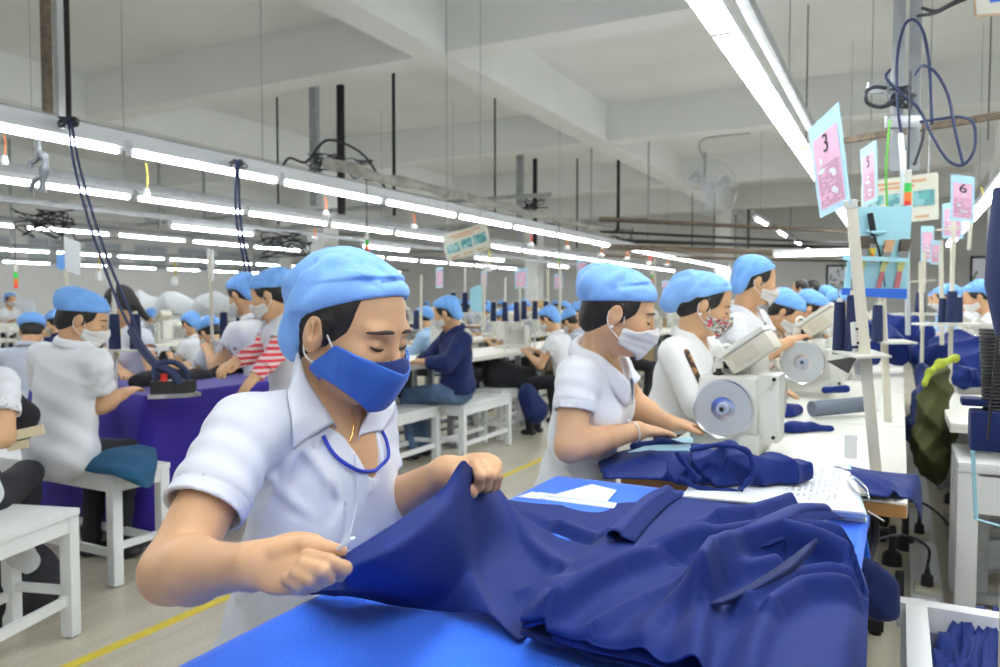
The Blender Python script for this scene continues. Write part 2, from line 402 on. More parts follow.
# shrubs outside the far windows
leafm = mat('shrub_leaves', (0.10, 0.22, 0.05), 0.6, var=0.4, vscale=3)  # leaf green varied by noise
for i, (x0, x1, z0, z1) in enumerate(far_holes[:2]):
    mb = MB(); rr = random.Random(i)
    for q in range(420):
        c = Vector(((x0 + x1) / 2 + rr.gauss(0, 0.55), YF + 1.6 + rr.gauss(0, 0.25), 1.25 + rr.gauss(0, 0.42)))
        a = Vector((rr.uniform(-1, 1), rr.uniform(-1, 1), rr.uniform(-1, 1))).normalized() * 0.09; b = a.cross(Vector((rr.uniform(-1, 1), rr.uniform(-1, 1), rr.uniform(-1, 1)))).normalized() * 0.04
        vs = [mb.bm.verts.new(c + p) for p in (-a, b, a, -b)]; mb.bm.faces.new(vs)
    r = empty('outdoor_shrub', ((x0 + x1) / 2, YF + 1.6, 0), label=['green shrub outside the far window behind the light blue tool pocket', 'green shrub outside the far right window'][i], cat='shrub')
    o = mb.build('foliage', leafm, r, smooth=False); o.location = -r.location
    t = MB(); t.tube(spline([(0, 0, 0), (0.03, 0, 0.6), (-0.02, 0.02, 1.2)]), 0.03).build('stem', M['rust'], r)
# pillars under the beam crossings
for (x, y) in ((1.55, 15.9), (-9.7, 20.6), (-9.7, 11.2), (-15.3, 15.9), (-4.15, 20.6)):
    struct('trim_3', MB().box((x, y, BB / 2), (0.42, 0.42, BB - 0.004)), M['beam'])
# yellow floor line
a = at(75, 667, 0); b = at(540, 459, 0)
xl = (a.x + b.x) / 2
struct('trim_4', MB().box((xl, (YB + 20) / 2, 0.002), (0.045, 20 - YB, 0.004)), M['yellow'])

# ------------------------------------------------------------------ light rows
def make_fixture(two=False, L=1.22):
    r = empty('fluorescent_light')
    h = MB(); h.prism([(-0.05, 0.0), (0.05, 0.0), (0.038, 0.045), (-0.038, 0.045)], L, Matrix(((1, 0, 0, 0), (0, 0, 1, -L / 2), (0, 1, 0, 0.02), (0, 0, 0, 1))))
    h.build('housing', M['fix'], r, smooth=False)
    for dx in ((-0.028, 0.028) if two else (0.0,)):
        t = MB(); t.cyl((dx, -L / 2 + 0.03, 0), (dx, L / 2 - 0.03, 0), 0.0145 if two else 0.017, n=12); t.build('tube', M['tube'], r)
    e = MB()
    for s in (-1, 1): e.box((0, s * (L / 2 - 0.012), 0.002), (0.075 if two else 0.042, 0.022, 0.042), bev=0.004)
    e.build('lamp_holder', M['white'], r)
    return r
fx1 = make_fixture(); fx2 = make_fixture(True)
used = [False, False]
ORD = ['nearest', 'second', 'third', 'fourth', 'fifth', 'sixth', 'seventh', 'eighth', 'ninth', 'tenth', 'eleventh', 'twelfth', 'thirteenth', 'fourteenth', 'fifteenth', 'sixteenth', 'seventeenth', 'eighteenth', 'nineteenth', 'twentieth']
def fixture_row(x, z, y0, y1, pitch, two, rowname, skip=lambda y: False, rz=0.0):
    y = y0; k = 0
    while y < y1:
        if not skip(y):
            i = 1 if two else 0; src = (fx1, fx2)[i]
            o = src if not used[i] else copy_tree(src); used[i] = True
            o.location = (x, y, z); vis = y > 0.5 or x > -4
            nm = ORD[min(k, 19)] if k < 20 else 'far'
            tag(o, '%s lit fluorescent batten in the row %s' % (nm, rowname), 'light', 'fluorescent lights ' + rowname); k += 1
        y += pitch
x1 = -4.1; z1 = CAMZ + 0.89
d1 = 760 * 4.1 / (0.885 * (900 - 127)); yg = (d1 - 4.1 * math.sin(YAW)) / math.cos(YAW)
fixture_row(x1, z1, yg - 0.635 - 1.27 * 3, 22, 1.27, False, 'above the left aisle')
x0 = -0.635; z0 = CAMZ + 1.05
d0 = 760 * 1.05 / 197.0; yg0 = (d0 - 0.635 * math.sin(YAW)) / math.cos(YAW)
fixture_row(x0, z0, yg0 - 0.605 - 1.21 * 3, 15, 1.21, True, 'above the front work tables')
fixture_row(0.72, CAMZ + 0.98, -1.0, 15, 1.21, True, 'at the right edge above the right hand tables')
fixture_row(-5.9, CAMZ + 0.9, 1.2, 22, 1.27, False, 'second from the left aisle')
fixture_row(-7.2, CAMZ + 0.84, 3.0, 22, 3.4, False, 'of sparse low lamps beyond the second row')
fixture_row(-10.4, CAMZ + 1.0, 4.0, 22, 1.35, False, 'in the middle of the hall')
fixture_row(-15.2, CAMZ + 1.0, 2.0, 22, 1.35, False, 'over the far left tables')
fixture_row(-19.8, CAMZ + 1.0, 2.0, 22, 1.6, False, 'by the left wall')
fixture_row(-2.2, CAMZ + 1.4, 14.0, 22, 2.6, False, 'at the far end of the hall')
# one transverse batten hanging at the far right
o = copy_tree(fx1); o.location = P(825, 254, 9.5); o.rotation_euler = (0, 0, PI / 2 + 0.1); tag(o, 'single lit batten hung crosswise behind the light blue tool pocket', 'light')

def trunk(name, x, z, y0, y1, w, h, m, label, cat='duct'):
    mb = MB(); mb.box((x, (y0 + y1) / 2, z), (w, y1 - y0, h), bev=0.004)
    o = mb.build(name, m); tag(o, label, cat)
    yy = y0 + 0.9
    while yy < min(y1, 15) and name == 'cable_trunking':
        MB().cyl((x, yy, z + h * 0.4), (x, yy, CEIL), 0.003, n=6).build('suspension_wire', M['steel'], o); yy += 5.4
    return o
trunk('cable_trunking', x1, z1 + 0.09, -2.2, 22, 0.055, 0.05, M['fix'], 'long pale cable trunking running above the left aisle lights')
trunk('support_rail', x1, z1 + 0.122, -2.2, 22, 0.04, 0.012, M['steel'], 'dark steel rail above the trunking of the left aisle', 'rail')
trunk('cable_trunking', -5.9, CAMZ + 0.9 + 0.099, -2, 22, 0.08, 0.07, M['steel'], 'long grey trunking over the second row of lights')
trunk('cable_trunking', 0.72, CAMZ + 0.98+0.094, -2, 15.5, 0.06, 0.06, M['steel'], 'grey trunking over the lights at the right edge')
trunk('cable_trunking', x0 + 0.09, z0 + 0.089, -2, 15.5, 0.05, 0.05, M['steel'], 'grey steel channel carrying the lights above the front tables')
trunk('cable_trunking', -10.4, CAMZ + 1.094, -2, 22, 0.08, 0.06, M['steel'], 'grey trunking over the middle row of lights')
trunk('cable_trunking', -15.2, CAMZ + 1.094, -2, 22, 0.08, 0.06, M['steel'], 'grey trunking over the far left row of lights')
trunk('cable_trunking', -19.8, CAMZ + 1.094, -2, 22, 0.08, 0.06, M['steel'], 'grey trunking over the lights by the left wall')
trunk('cable_trunking', -7.2, CAMZ + 0.84 + 0.095, -2, 22, 0.03, 0.06, M['steel'], 'thin rail over the sparse low lamps on the left')
trunk('cable_trunking', -2.2, CAMZ + 1.4 + 0.095, 13, 22, 0.03, 0.06, M['steel'], 'short rail over the lamps at the far end')
# old wrapped duct resting above the left trunking
mb = MB(); pts = [Vector((x1 + 0.16 + 0.02 * math.sin(i * 1.7), 4.6 + i * 0.35, z1 + 0.175 + 0.015 * math.sin(i * 2.3))) for i in range(22)]
mb.tube(pts, [0.045 + 0.012 * math.sin(i * 2.9) for i in range(22)], n=10)
tag(mb.build('wrapped_pipe', mat('grimy_wrap', (0.42, 0.42, 0.38), 0.9, var=0.35, vscale=9, bump=0.8, bscale=30)), 'grimy wrapped pipe lying along the left light row behind the blue cap', 'pipe')

# hanging rods and channels from the ceiling
def rod(name, px, py_bot, d, r, label, top=CEIL, sq=None, m='steel', tilt=0.0):
    b = P(px, py_bot, d); t = Vector((b.x + tilt, b.y, top)); mb = MB()
    if sq: mb.bar(b, t, sq, sq * 0.6)
    else: mb.cyl(b, t, r, n=8)
    return tag(mb.build(name, M[m]), label, 'hanger', 'ceiling hangers')
def rod2(px, py_top, py_bot, d, w, label, m='steel', name='hanging_channel', sq=True):
    if py_top > 0: d = (CEIL - CAMZ) * 760 / (302 - py_top); b = P(px, py_bot, d); b.z = max(2.2, min(b.z, 2.35)) if py_bot > 145 else b.z
    else: b = P(px, py_bot, d)
    mb = MB(); t = (b.x, b.y, CEIL)
    if sq: mb.bar(b, t, w, w * 0.7)
    else: mb.cyl(b, t, w, n=8)
    return tag(mb.build(name, M[m]), label, 'hanger', 'ceiling hangers')
rod2(48, -60, 118, 4.7, 0.055, 'wide pale steel channel hanging at top left', 'rust')
rod2(60, -60, 118, 4.75, 0.05, 'white duct strip between the two hangers at top left', 'fix')
rod2(69, -60, 120, 4.7, 0.028, 'thin dark perforated hanger at top left', 'iron')
rod2(315, 50, 182, 6.9, 0.10, 'thick grey steel channel holding the left light row')
rod2(341, 88, 165, 8.5, 0.09, 'darker steel channel just right of the thick one', 'iron')
rod2(278, 100, 185, 8.9, 0.014, 'thin rod left of the thick steel channel', 'iron', 'hanging_rod', False)
rod2(394, 76, 185, 8.0, 0.022, 'thin dark rod above the blue cap of the nearest woman', 'iron', 'hanging_rod', False)
rod2(495, 83, 205, 9.0, 0.013, 'thin rod hanging left of the centre', 'iron', 'hanging_rod', False)
rod2(520, 136, 212, 10.5, 0.11, 'grey channel hanging near the picture centre')
rod2(535, 160, 215, 11.5, 0.08, 'dark short channel right of the centre one', 'iron')
for i, (px, y0_, y1_, d_, w_) in enumerate([(577, 160, 228, 12, 0.02), (591, 120, 232, 12, 0.013), (618, 140, 238, 13, 0.05), (648, 120, 240, 13, 0.013), (692, 170, 250, 14, 0.013), (735, 195, 255, 12, 0.06), (748, 190, 262, 13, 0.05), (790, 190, 262, 10, 0.03), (714, 175, 250, 11.5, 0.015)]):
    rod2(px, y0_, y1_, d_, w_, '%s from the left of the thin hangers over the far tables' % ['first', 'second', 'third', 'fourth', 'fifth', 'sixth', 'seventh', 'eighth', 'ninth'][i], 'steel' if i % 2 else 'iron', 'hanging_rod', False if w_ < 0.03 else True)
for i, (px, y0_, y1_, d_) in enumerate([(12, 120, 250, 7.6), (205, 130, 250, 10.5), (160, 120, 240, 9.8)]):
    rod2(px, y0_, y1_, d_, 0.04, 'grey post hanging over the far left tables, %s' % ['leftmost', 'rightmost', 'middle'][i])
rod2(806, 10, 140, 4.6, 0.006, 'hair thin rod beside the number three card', 'iron', 'hanging_rod', False)
rod2(988, 14, 140, 4.4, 0.006, 'hair thin rod at the right edge below the framed sign', 'iron', 'hanging_rod', False)
# two big square conduits top right with a cable tangle
for (px, lab) in ((894.5, 'left one of the two thick grey posts hanging at top right'), (911, 'right one of the two thick grey posts hanging at top right')):
    b = P(px + 2, 150, 3.1); b.z = P(px, 172, 3.1).z; mb = MB(); mb.bar(b, (b.x, b.y, CEIL), 0.045, 0.045, bev=0.004)
    tag(mb.build('steel_post', M['steel']), lab, 'post', 'grey posts hanging at top right')
mb = MB(); c = P(903, 122, 3.08); mb.box(c, (0.14, 0.02, 0.05), rot=(0, 0, YAW), bev=0.003); mb.bar(P(903, 122, 3.08), P(884, 90, 3.12), 0.01, 0.01); mb.box(P(880, 88, 3.13), (0.10, 0.015, 0.045), rot=(0, 0, YAW), bev=0.003)
tag(mb.build('clamp_plate', M['steel']), 'grey metal clamp plates across the top right posts', 'bracket')
# transverse brown rail at top right
a = P(795, 146, 4.9); b = P(1040, 112, 3.9); a.z = b.z = (a.z + b.z) / 2 ; mb = MB(); mb.bar(a, b, 0.04, 0.035)
tag(mb.build('steel_rail', M['rust']), 'rusty brown rail crossing behind the top right posts', 'rail')
def cable(name, pp, r, m, label, cat='cable', d=None, n=7, grp=None):
    pts = spline([P(*q) for q in pp], n); mb = MB(); mb.tube(pts, r, n=6); return tag(mb.build(name, M[m]), label, cat, grp)
cable('black_cable', [(922, 8, 3.0), (935, 11, 2.95), (950, 4, 2.9), (972, -8, 2.8)], 0.006, 'cable', 'upper black cable leaving the top right corner')
cable('black_cable', [(918, 16, 3.0), (935, 13, 2.9), (952, 5, 2.85), (975, -5, 2.8)], 0.006, 'cable', 'lower black cable leaving the top right corner')
cable('black_cable', [(905, 150, 3.0), (898, 110, 2.98), (897, 60, 2.98), (904, 27, 3.0), (914, 20, 3.02), (924, 35, 2.98), (930, 75, 2.95), (932, 125, 2.95)], 0.006, 'cabblue', 'tall arched dark blue cable looped over the top right posts')
cable('black_cable', [(915, 75, 3.0), (922, 66, 2.95), (935, 72, 2.9), (948, 95, 2.9), (955, 130, 2.9), (963, 164, 2.9)], 0.006, 'cabblue', 'dark blue cable arching right from the posts')
cable('black_cable', [(890, 70, 3.02), (886, 78, 2.98), (900, 92, 2.96), (918, 108, 2.95), (932, 135, 2.92), (948, 160, 2.9), (963, 165, 2.9), (974, 150, 2.9), (974, 125, 2.9), (962, 117, 2.9), (940, 119, 2.92), (920, 122, 2.95)], 0.006, 'cabblue', 'dark blue cable forming a wide loop right of the posts')
cable('black_cable', [(886, 88, 3.0), (874, 87, 2.98), (866, 93, 2.96), (868, 103, 2.96), (880, 107, 2.98), (893, 103, 3.0), (903, 97, 3.0)], 0.008, 'cable', 'black coil of cable left of the top right posts')
cable('black_cable', [(925, 128, 3.0), (921, 145, 2.98), (914, 165, 2.98)], 0.006, 'cable', 'short black cable hanging below the clamp plate')
mb = MB(); rr = random.Random(3)
for i in range(9): mb.tube(spline([P(895 + rr.uniform(-8, 20), 85 + rr.uniform(0, 22), 3.0) for q in range(4)], 5), 0.005, n=5)
tag(mb.build('cable_knot', M['cable']), 'tangled knot of black cables on the top right posts', 'cable')
# knots of cable along the left light row
def knot(name, cx, cy, d, s, label, n=6, seed=1):
    rr = random.Random(seed); mb = MB()
    for i in range(n): mb.tube(spline([P(cx + rr.uniform(-1, 1) * s, cy + rr.uniform(-0.5, 0.5) * s, d + rr.uniform(-0.06, 0.06)) for q in range(5)], 6), 0.0055 if d < 8 else 0.008, n=5)
    return tag(mb.build(name, M['cable']), label, 'cable')
knot('cable_knot', 68, 122, 4.10, 10, 'black knot of wires where the top left hangers meet the lights', 7, 5)
knot('cable_knot', 238, 164, 5.15, 9, 'dark knot of wires on the light row left of the blue cap', 6, 6)
knot('cable_knot', 325, 163, 7.0, 20, 'dark bundle of cables around the thick steel channel', 8, 8)
knot('cable_knot', 355, 170, 7.5, 20, 'dark bundle of cables right of the thick steel channel', 6, 9)
knot('cable_knot', 42, 225, 9, 34, 'wide tangle of black cables over the far left tables', 9, 10)
knot('cable_knot', 285, 245, 10, 28, 'dark tangle of cables behind the blue cap', 8, 11)
knot('cable_knot', 535, 205, 11, 14, 'dark knot of cables near the picture centre', 5, 12)
knot('cable_knot', 620, 235, 12.5, 14, 'dark knot of cables left of the wall fan', 5, 13)
cable('black_cable', [(283, 165, 7.0), (290, 158, 7.0), (306, 162, 7.0), (320, 145, 7.0), (330, 140, 7.0), (350, 146, 7.0), (368, 160, 7.0), (385, 188, 7.0)], 0.012, 'cable', 'black cable arching over the thick steel channel')
# pairs of dark hoses dropping to the irons
def hose(pp, r, label): return cable('iron_hose', pp, r, 'cabblue', label, 'hose', grp='hoses and leads hanging to the irons')
hose([(68, 120, 4.05), (73, 160, 4.0), (84, 205, 3.95), (98, 250, 3.9), (117, 300, 3.8), (134, 335, 3.7)], 0.007, 'left dark blue lead dropping from the light row to the near iron')
hose([(71, 120, 4.05), (79, 165, 4.0), (93, 215, 3.95), (108, 260, 3.9), (125, 300, 3.8), (140, 337, 3.7)], 0.007, 'right dark blue lead dropping from the light row to the near iron')
hose([(131, 330, 3.7), (143, 350, 3.65), (158, 366, 3.62), (172, 372, 3.6), (180, 384, 3.6)], 0.021, 'thick dark blue sleeve of hose above the near iron')
hose([(236, 160, 5.1), (236, 215, 5.1), (244, 262, 5.2), (252, 300, 5.0), (266, 330, 4.9)], 0.009, 'left dark lead hanging beside the red striped sleeves')
hose([(238, 160, 5.1), (241, 225, 5.1), (251, 275, 5.2), (262, 312, 5.0), (276, 338, 4.9)], 0.009, 'right dark lead hanging beside the red striped sleeves')
mb = MB(); mb.tube(spline([P(38, 140, 4.3), P(39, 152, 4.3), P(36, 160, 4.3), P(31, 163, 4.3), P(30, 168, 4.3)], 5), 0.014, n=8); mb.tube(spline([P(39, 152, 4.3), P(45, 160, 4.3), P(44, 172, 4.3), P(42, 192, 4.3)], 5), [0.016 + 0.012 * math.sin(i * 0.5) ** 2 for i in range(16)], n=8); mb.tube(spline([P(43, 178, 4.3), P(35, 181, 4.3), P(29, 192, 4.3)], 5), 0.014, n=8)
tag(mb.build('hanging_clamp', mat('dull_grey_metal', (0.10, 0.11, 0.12), 0.6)), 'grey metal clamp hanging under the first light at the left edge', 'clamp')
# pull switches: a coloured cord with a white bulb-shaped switch
def pull(px, py0, py1, d, m, label):
    mb = MB(); a = P(px, py0, d); b = P(px + 1, py1, d); r = empty('pull_switch', a, label=label, cat='switch', group='pull switches under the lights')
    mb.tube(spline([(0, 0, 0), Vector((0.01 * (d / 4), 0, (b.z - a.z) * 0.35)), (b - a) * 0.72], 5), 0.0028 * d / 3.2, n=6); mb.build('cord', M[m], r)
    q = MB(); z = (b - a); h = abs(z.z) * 0.34; q.lathe(z * 0.68 + Vector((0, 0, -h)), [(0.001, 0), (0.016 * d / 4.2, h * 0.06), (0.021 * d / 4.2, h * 0.4), (0.012 * d / 4.2, h), (0.001, h)], n=10); q.build('switch_body', M['white'], r)
pulls = [(146, 163, 201, 4.9, 'yellow', 'yellow cord pull switch left of the standing dark haired woman'), (4, 135, 165, 4.3, 'orange', 'orange cord switch at the left edge under the lights'),
 (325, 197, 216, 6.6, 'orange', 'orange cord switch above the left side of the nearest blue cap'), (413, 213, 229, 8.0, 'orange', 'orange cord switch right of the nearest blue cap'),
 (314, 228, 240, 8.4, 'orange', 'small cord switch under the second light row behind the blue cap'), (480, 224, 243, 9.5, 'orange', 'orange cord switch in front of the hanging notice'),
 (530, 232, 247, 10.5, 'red', 'red cord switch left of the centre channel'), (566, 239, 249, 11.5, 'orange', 'cord switch above the second seated woman, left'), (600, 246, 257, 12.5, 'orange', 'cord switch above the second seated woman, middle'),
 (626, 251, 260, 13.5, 'orange', 'cord switch above the second seated woman, right'), (649, 255, 265, 14, 'red', 'cord switch left of the leopard stripe jacket woman'), (667, 259, 266, 14.5, 'orange', 'cord switch above the leopard stripe jacket woman'),
 (174, 258, 285, 11, 'yellow', 'yellow cord switch over the pale far shelves'), (98, 250, 281, 9, 'yellow', 'yellow cord switch behind the twin dark leads'), (233, 268, 286, 11, 'yellow', 'yellow cord switch beside the white capped pair'),
 (488, 248, 271, 9.5, 'yellow', 'yellow cord switch below the hanging notice'), (981, 187, 206, 3.9, 'yellow', 'yellow cord switch under the right edge light')]
for p_ in pulls: pull(*p_)
# wall fan on the far beam
def wall_fan(loc, R, label):
    r = empty('wall_fan', loc, YAW + 0.1, label, 'fan'); g = MB()
    for k in range(40):
        a = 2 * PI * k / 40; pts = []
        for t in np.linspace(0.1, 1, 7): pts.append((math.cos(a) * R * t, -0.10 * math.sqrt(max(0, 1 - (t * 0.98) ** 2)), math.sin(a) * R * t))
        g.tube(pts, 0.0035, n=4)
    for t in (0.35, 0.68, 1.0):
        g.tube([(math.cos(a) * R * t, -0.10 * math.sqrt(max(0, 1 - (t * 0.98) ** 2)), math.sin(a) * R * t) for a in np.linspace(0, 2 * PI, 40)], 0.007 if t == 1 else 0.004, n=5)
    g.build('grille', M['alu'], r)
    b = MB()
    for k in range(3):
        a0 = 2 * PI * k / 3 + 0.4; pts = []
        for t in (0.12, 0.4, 0.7, 0.86):
            w = 0.30 * (1 if t < 0.6 else 0.9)
            pts.append([Vector((math.cos(a0 + q * w) * R * t, 0.01 + 0.035 * q, math.sin(a0 + q * w) * R * t)) for q in (-1, 0, 1)])
        for i in range(3):
            for j in range(2):
                b.bm.faces.new([b.bm.verts.new(p) for p in (pts[i][j], pts[i + 1][j], pts[i + 1][j + 1], pts[i][j + 1])])
    bl = b.build('fan_blade', M['alu'], r); q = bl.modifiers.new('s', 'SOLIDIFY'); q.thickness = 0.004
    MB().cyl((0, -0.09, 0), (0, 0.16, 0), R * 0.16, n=20).build('motor', M['greyp'], r)
    MB().tube(spline([(0, 0.12, 0), (0, 0.2, 0.1), (0, 0.2, R + 0.15)]), 0.02).build('bracket', M['steel'], r)
wall_fan(P(710, 188, 10.6), 0.38, 'round wire caged wall fan under the far beam')
mb = MB(); mb.tube(spline([P(704, 160, 10.4), P(702, 140, 10.5), P(750, 133, 10.6)], 6), 0.012); tag(mb.build('conduit', M['steel']), 'thin bent conduit above the wall fan', 'pipe')
# horizontal conduits at the far right of the hall
for i, (ya, yb, d_, r_) in enumerate([(238, 216, 12.5, 0.03), (230, 222, 11.5, 0.022), (250, 240, 14, 0.035), (262, 256, 16, 0.03), (246, 232, 10.5, 0.018), (256, 247, 13, 0.05)]):
    a = P(600, ya, d_ - 1.0); b = P(860, yb, d_ + 1.0); a.z = b.z = (a.z + b.z) / 2; mb = MB(); mb.cyl(a, b, r_, n=8)
    tag(mb.build('conduit', M['rust' if i % 2 else 'iron']), '%s long dark conduit crossing the hall beyond the wall fan' % ['highest', 'thin second', 'middle', 'lowest', 'thin nearest', 'thick far'][i], 'pipe')
for i, (x_, y_, z_) in enumerate([(-8, 9, 2.6), (-8, 13.3, 2.7), (-12, 10, 2.5), (-12, 17.5, 2.6)]):
    mb = MB(); mb.cyl((x_ - 4, y_, z_), (x_ + 4, y_, z_), 0.03, n=8); tag(mb.build('conduit', M['steel']), 'grey crosswise conduit above the left tables, %s' % ['nearest', 'third', 'second', 'farthest'][i], 'pipe')
# ------------------------------------------------------------------ furniture and machines
TZ = 0.75
def make_table(w, L, edge='lam', frame='iron', name='sewing_table'):   # w in x, L in y, origin on the floor at the centre
    r = empty(name)
    t = MB(); t.box((0, 0, TZ - 0.018), (w, L, 0.036), bev=0.004); t.build('tabletop', M['lam'], r)
    e = MB(); e.box((0, -L / 2 - 0.002, TZ - 0.021), (w - 0.004, 0.004, 0.03)); e.build('edge_band', M[edge], r)
    for s in (-1, 1):
        g = MB(); y = s * (L / 2 - 0.14)
        g.bar((w * 0.3, y, TZ - 0.04), (w * 0.3, y, 0.06), 0.05, 0.03); g.bar((-w * 0.3, y, TZ - 0.04), (-w * 0.3, y, 0.06), 0.05, 0.03)
        g.bar((-w * 0.42, y, 0.04), (w * 0.42, y, 0.04), 0.06, 0.04); g.bar((-w * 0.34, y, TZ - 0.05), (w * 0.34, y, TZ - 0.05), 0.04, 0.03)
        for q in (-1, 1): g.cyl((q * w * 0.38, y, 0), (q * w * 0.38, y, 0.03), 0.022, n=10)
        g.build('leg_frame', M[frame], r)
    g = MB(); g.bar((w * 0.1, -L / 2 + 0.14, 0.2), (w * 0.1, L / 2 - 0.14, 0.2), 0.03); g.box((-0.02, 0, 0.1), (0.3, 0.42, 0.02), rot=(0, -0.25, 0)); g.build('treadle', M[frame], r)
    g = MB(); g.cyl((w * 0.12, -0.16, TZ - 0.18), (w * 0.12, 0.12, TZ - 0.18), 0.085, n=18); g.box((w * 0.12, 0.2, TZ - 0.16), (0.14, 0.16, 0.2), bev=0.01); g.build('motor', M['iron'], r)
    return r
def make_machine(panel=True, hd=True):      # origin on the table below the head; needle end towards +y, operator at -x
    r = empty('sewing_machine')
    b = MB(); b.box((0.0, 0.02, 0.012), (0.178, 0.50, 0.024), bev=0.006); b.build('bed', M['cream'], r)
    bd = MB()                                             # column + arm + head, lofted
    bd.box((0.0, -0.165, 0.125), (0.178, 0.145, 0.215), bev=0.045); bd.box((0.0, -0.165, 0.045), (0.188, 0.165, 0.05), bev=0.018)
    bd.box((0.0, 0.01, 0.222), (0.115, 0.33, 0.088), bev=0.028); bd.box((0.0, 0.205, 0.178), (0.10, 0.095, 0.175), bev=0.024)
    o = bd.build('machine_arm', M['cream'], r)
    w = MB(); w.lathe((0, -0.262, 0.142), [(0.0, -0.012), (0.030, -0.012), (0.034, -0.016), (0.079, -0.016), (0.083, -0.010), (0.083, 0.010), (0.078, 0.016), (0.0, 0.016)], n=36, axis='Y'); wh = w.build('handwheel', M['greyp'], r)
    w = MB(); w.lathe((0, -0.281, 0.142), [(0.078, 0.004), (0.084, 0.0), (0.084, 0.008), (0.078, 0.010)], n=36, axis='Y'); w.build('wheel_rim', M['chrome'], wh)
    w = MB(); w.lathe((0, -0.286, 0.142), [(0.0, -0.004), (0.008, -0.004), (0.010, -0.008), (0.016, -0.007), (0.017, 0.004), (0.018, 0.014), (0.0, 0.014)], n=20, axis='Y'); w.build('hub', mat('hub_blue', (0.42, 0.47, 0.60), 0.35), wh)
    MB().cyl((0, -0.2925, 0.142), (0, -0.2965, 0.142), 0.006, n=12).build('hub_bolt', M['blk'], wh)
    m_ = MB(); m_.box((0.112, -0.15, 0.14), (0.06, 0.125, 0.195), bev=0.010); m_.box((0.118, -0.218, 0.21), (0.012, 0.012, 0.012)); mo = m_.build('motor_box', M['cream'], r)
    q = MB()
    for (y, z) in ((-0.2145, 0.225), (-0.2145, 0.060)): q.cyl((0.128, y, z), (0.128, y - 0.003, z), 0.0055, n=10)
    q.build('screw', M['blk'], mo)
    k = MB(); k.lathe((-0.092, -0.20, 0.06), [(0, -0.014), (0.020, -0.014), (0.022, -0.010), (0.022, 0.010), (0.018, 0.014), (0, 0.014)], n=16, axis='X'); k.build('stitch_dial', M['cream2'], r)
    n_ = MB(); n_.cyl((0, 0.205, 0.10), (0, 0.205, 0.03), 0.0055, n=8); n_.cyl((0.016, 0.205, 0.10), (0.016, 0.205, 0.045), 0.005, n=8); n_.box((0, 0.205, 0.030), (0.018, 0.03, 0.006), bev=0.002); n_.build('needle_bar', M['chrome'], r)
    t = MB(); t.tube(spline([(-0.052, 0.20, 0.21), (-0.066, 0.20, 0.19), (-0.06, 0.2, 0.15)]), 0.003); t.cyl((-0.05, 0.2, 0.16), (-0.062, 0.2, 0.16), 0.012, n=12); t.build('tension_disc', M['chrome'], r)
    g = MB(); g.tube(spline([(-0.045, -0.10, 0.262), (-0.045, -0.10, 0.30), (-0.035, -0.085, 0.312), (-0.02, -0.06, 0.305), (-0.02, -0.05, 0.265)]), 0.0045); g.build('thread_guide', M['cream'], r)
    g = MB(); g.lathe((-0.03, -0.195, 0.228), [(0, 0), (0.012, 0), (0.018, 0.006), (0.008, 0.012), (0.008, 0.02), (0, 0.02)], n=14); g.build('oil_cap', M['blk'], r)
    g = MB(); g.box((-0.03, -0.195, 0.262), (0.03, 0.022, 0.018), bev=0.005); g.build('bobbin_winder', M['cream'], r)
    if panel:
        p = MB(); Mx = Matrix.Translation((0.055, -0.14, 0.30)) @ Euler((0, -0.62, 0)).to_matrix().to_4x4()
        p.box((0, 0, -0.004), (0.145, 0.14, 0.062), bev=0.016, M4=Mx); pn = p.build('control_panel', M['cream2'], r)
        p = MB(); p.box((-0.012, -0.071, -0.004), (0.075, 0.004, 0.036), bev=0.003, M4=Mx); p.build('panel_cover', mat('panel_cover_beige', (0.58, 0.545, 0.43), 0.5), pn)
        p = MB(); p.box((-0.004, 0.0, 0.034), (0.155, 0.15, 0.016), bev=0.006, M4=Mx); p.build('panel_face', M['cream'], pn)
        p = MB(); p.box((0.008, -0.155, 0.258), (0.05, 0.06, 0.022), bev=0.004); p.build('panel_hinge', M['blk'], pn)
    # thread take-up assembly and cloth guide on the far side
    g = MB(); g.tube(spline([(0.10, -0.05, 0.27), (0.125, -0.03, 0.20), (0.12, -0.03, 0.12), (0.11, -0.02, 0.05)]), 0.003); g.tube(spline([(0.115, 0.02, 0.25), (0.13, 0.04, 0.17), (0.12, 0.03, 0.06)]), 0.0035)
    g.box((0.12, 0.0, 0.15), (0.02, 0.018, 0.05), bev=0.003); g.build('knee_lifter_linkage', M['chrome'], r)
    return r
def make_cone(h=0.15, r=0.034):
    o = MB(); o.lathe((0, 0, 0), [(0.001, 0.0), (r * 0.96, 0.0), (r, 0.006), (r * 0.90, h * 0.5), (r * 0.80, h - 0.004), (r * 0.7, h), (0.001, h)], n=20)
    c = o.build('thread_cone', M['cone'])
    t = MB(); t.lathe((0, 0, 0), [(0.001, h), (r * 0.42, h), (r * 0.38, h + 0.012), (0.001, h + 0.012)], n=14); t.build('cone_core', M['cream2'], c); return c
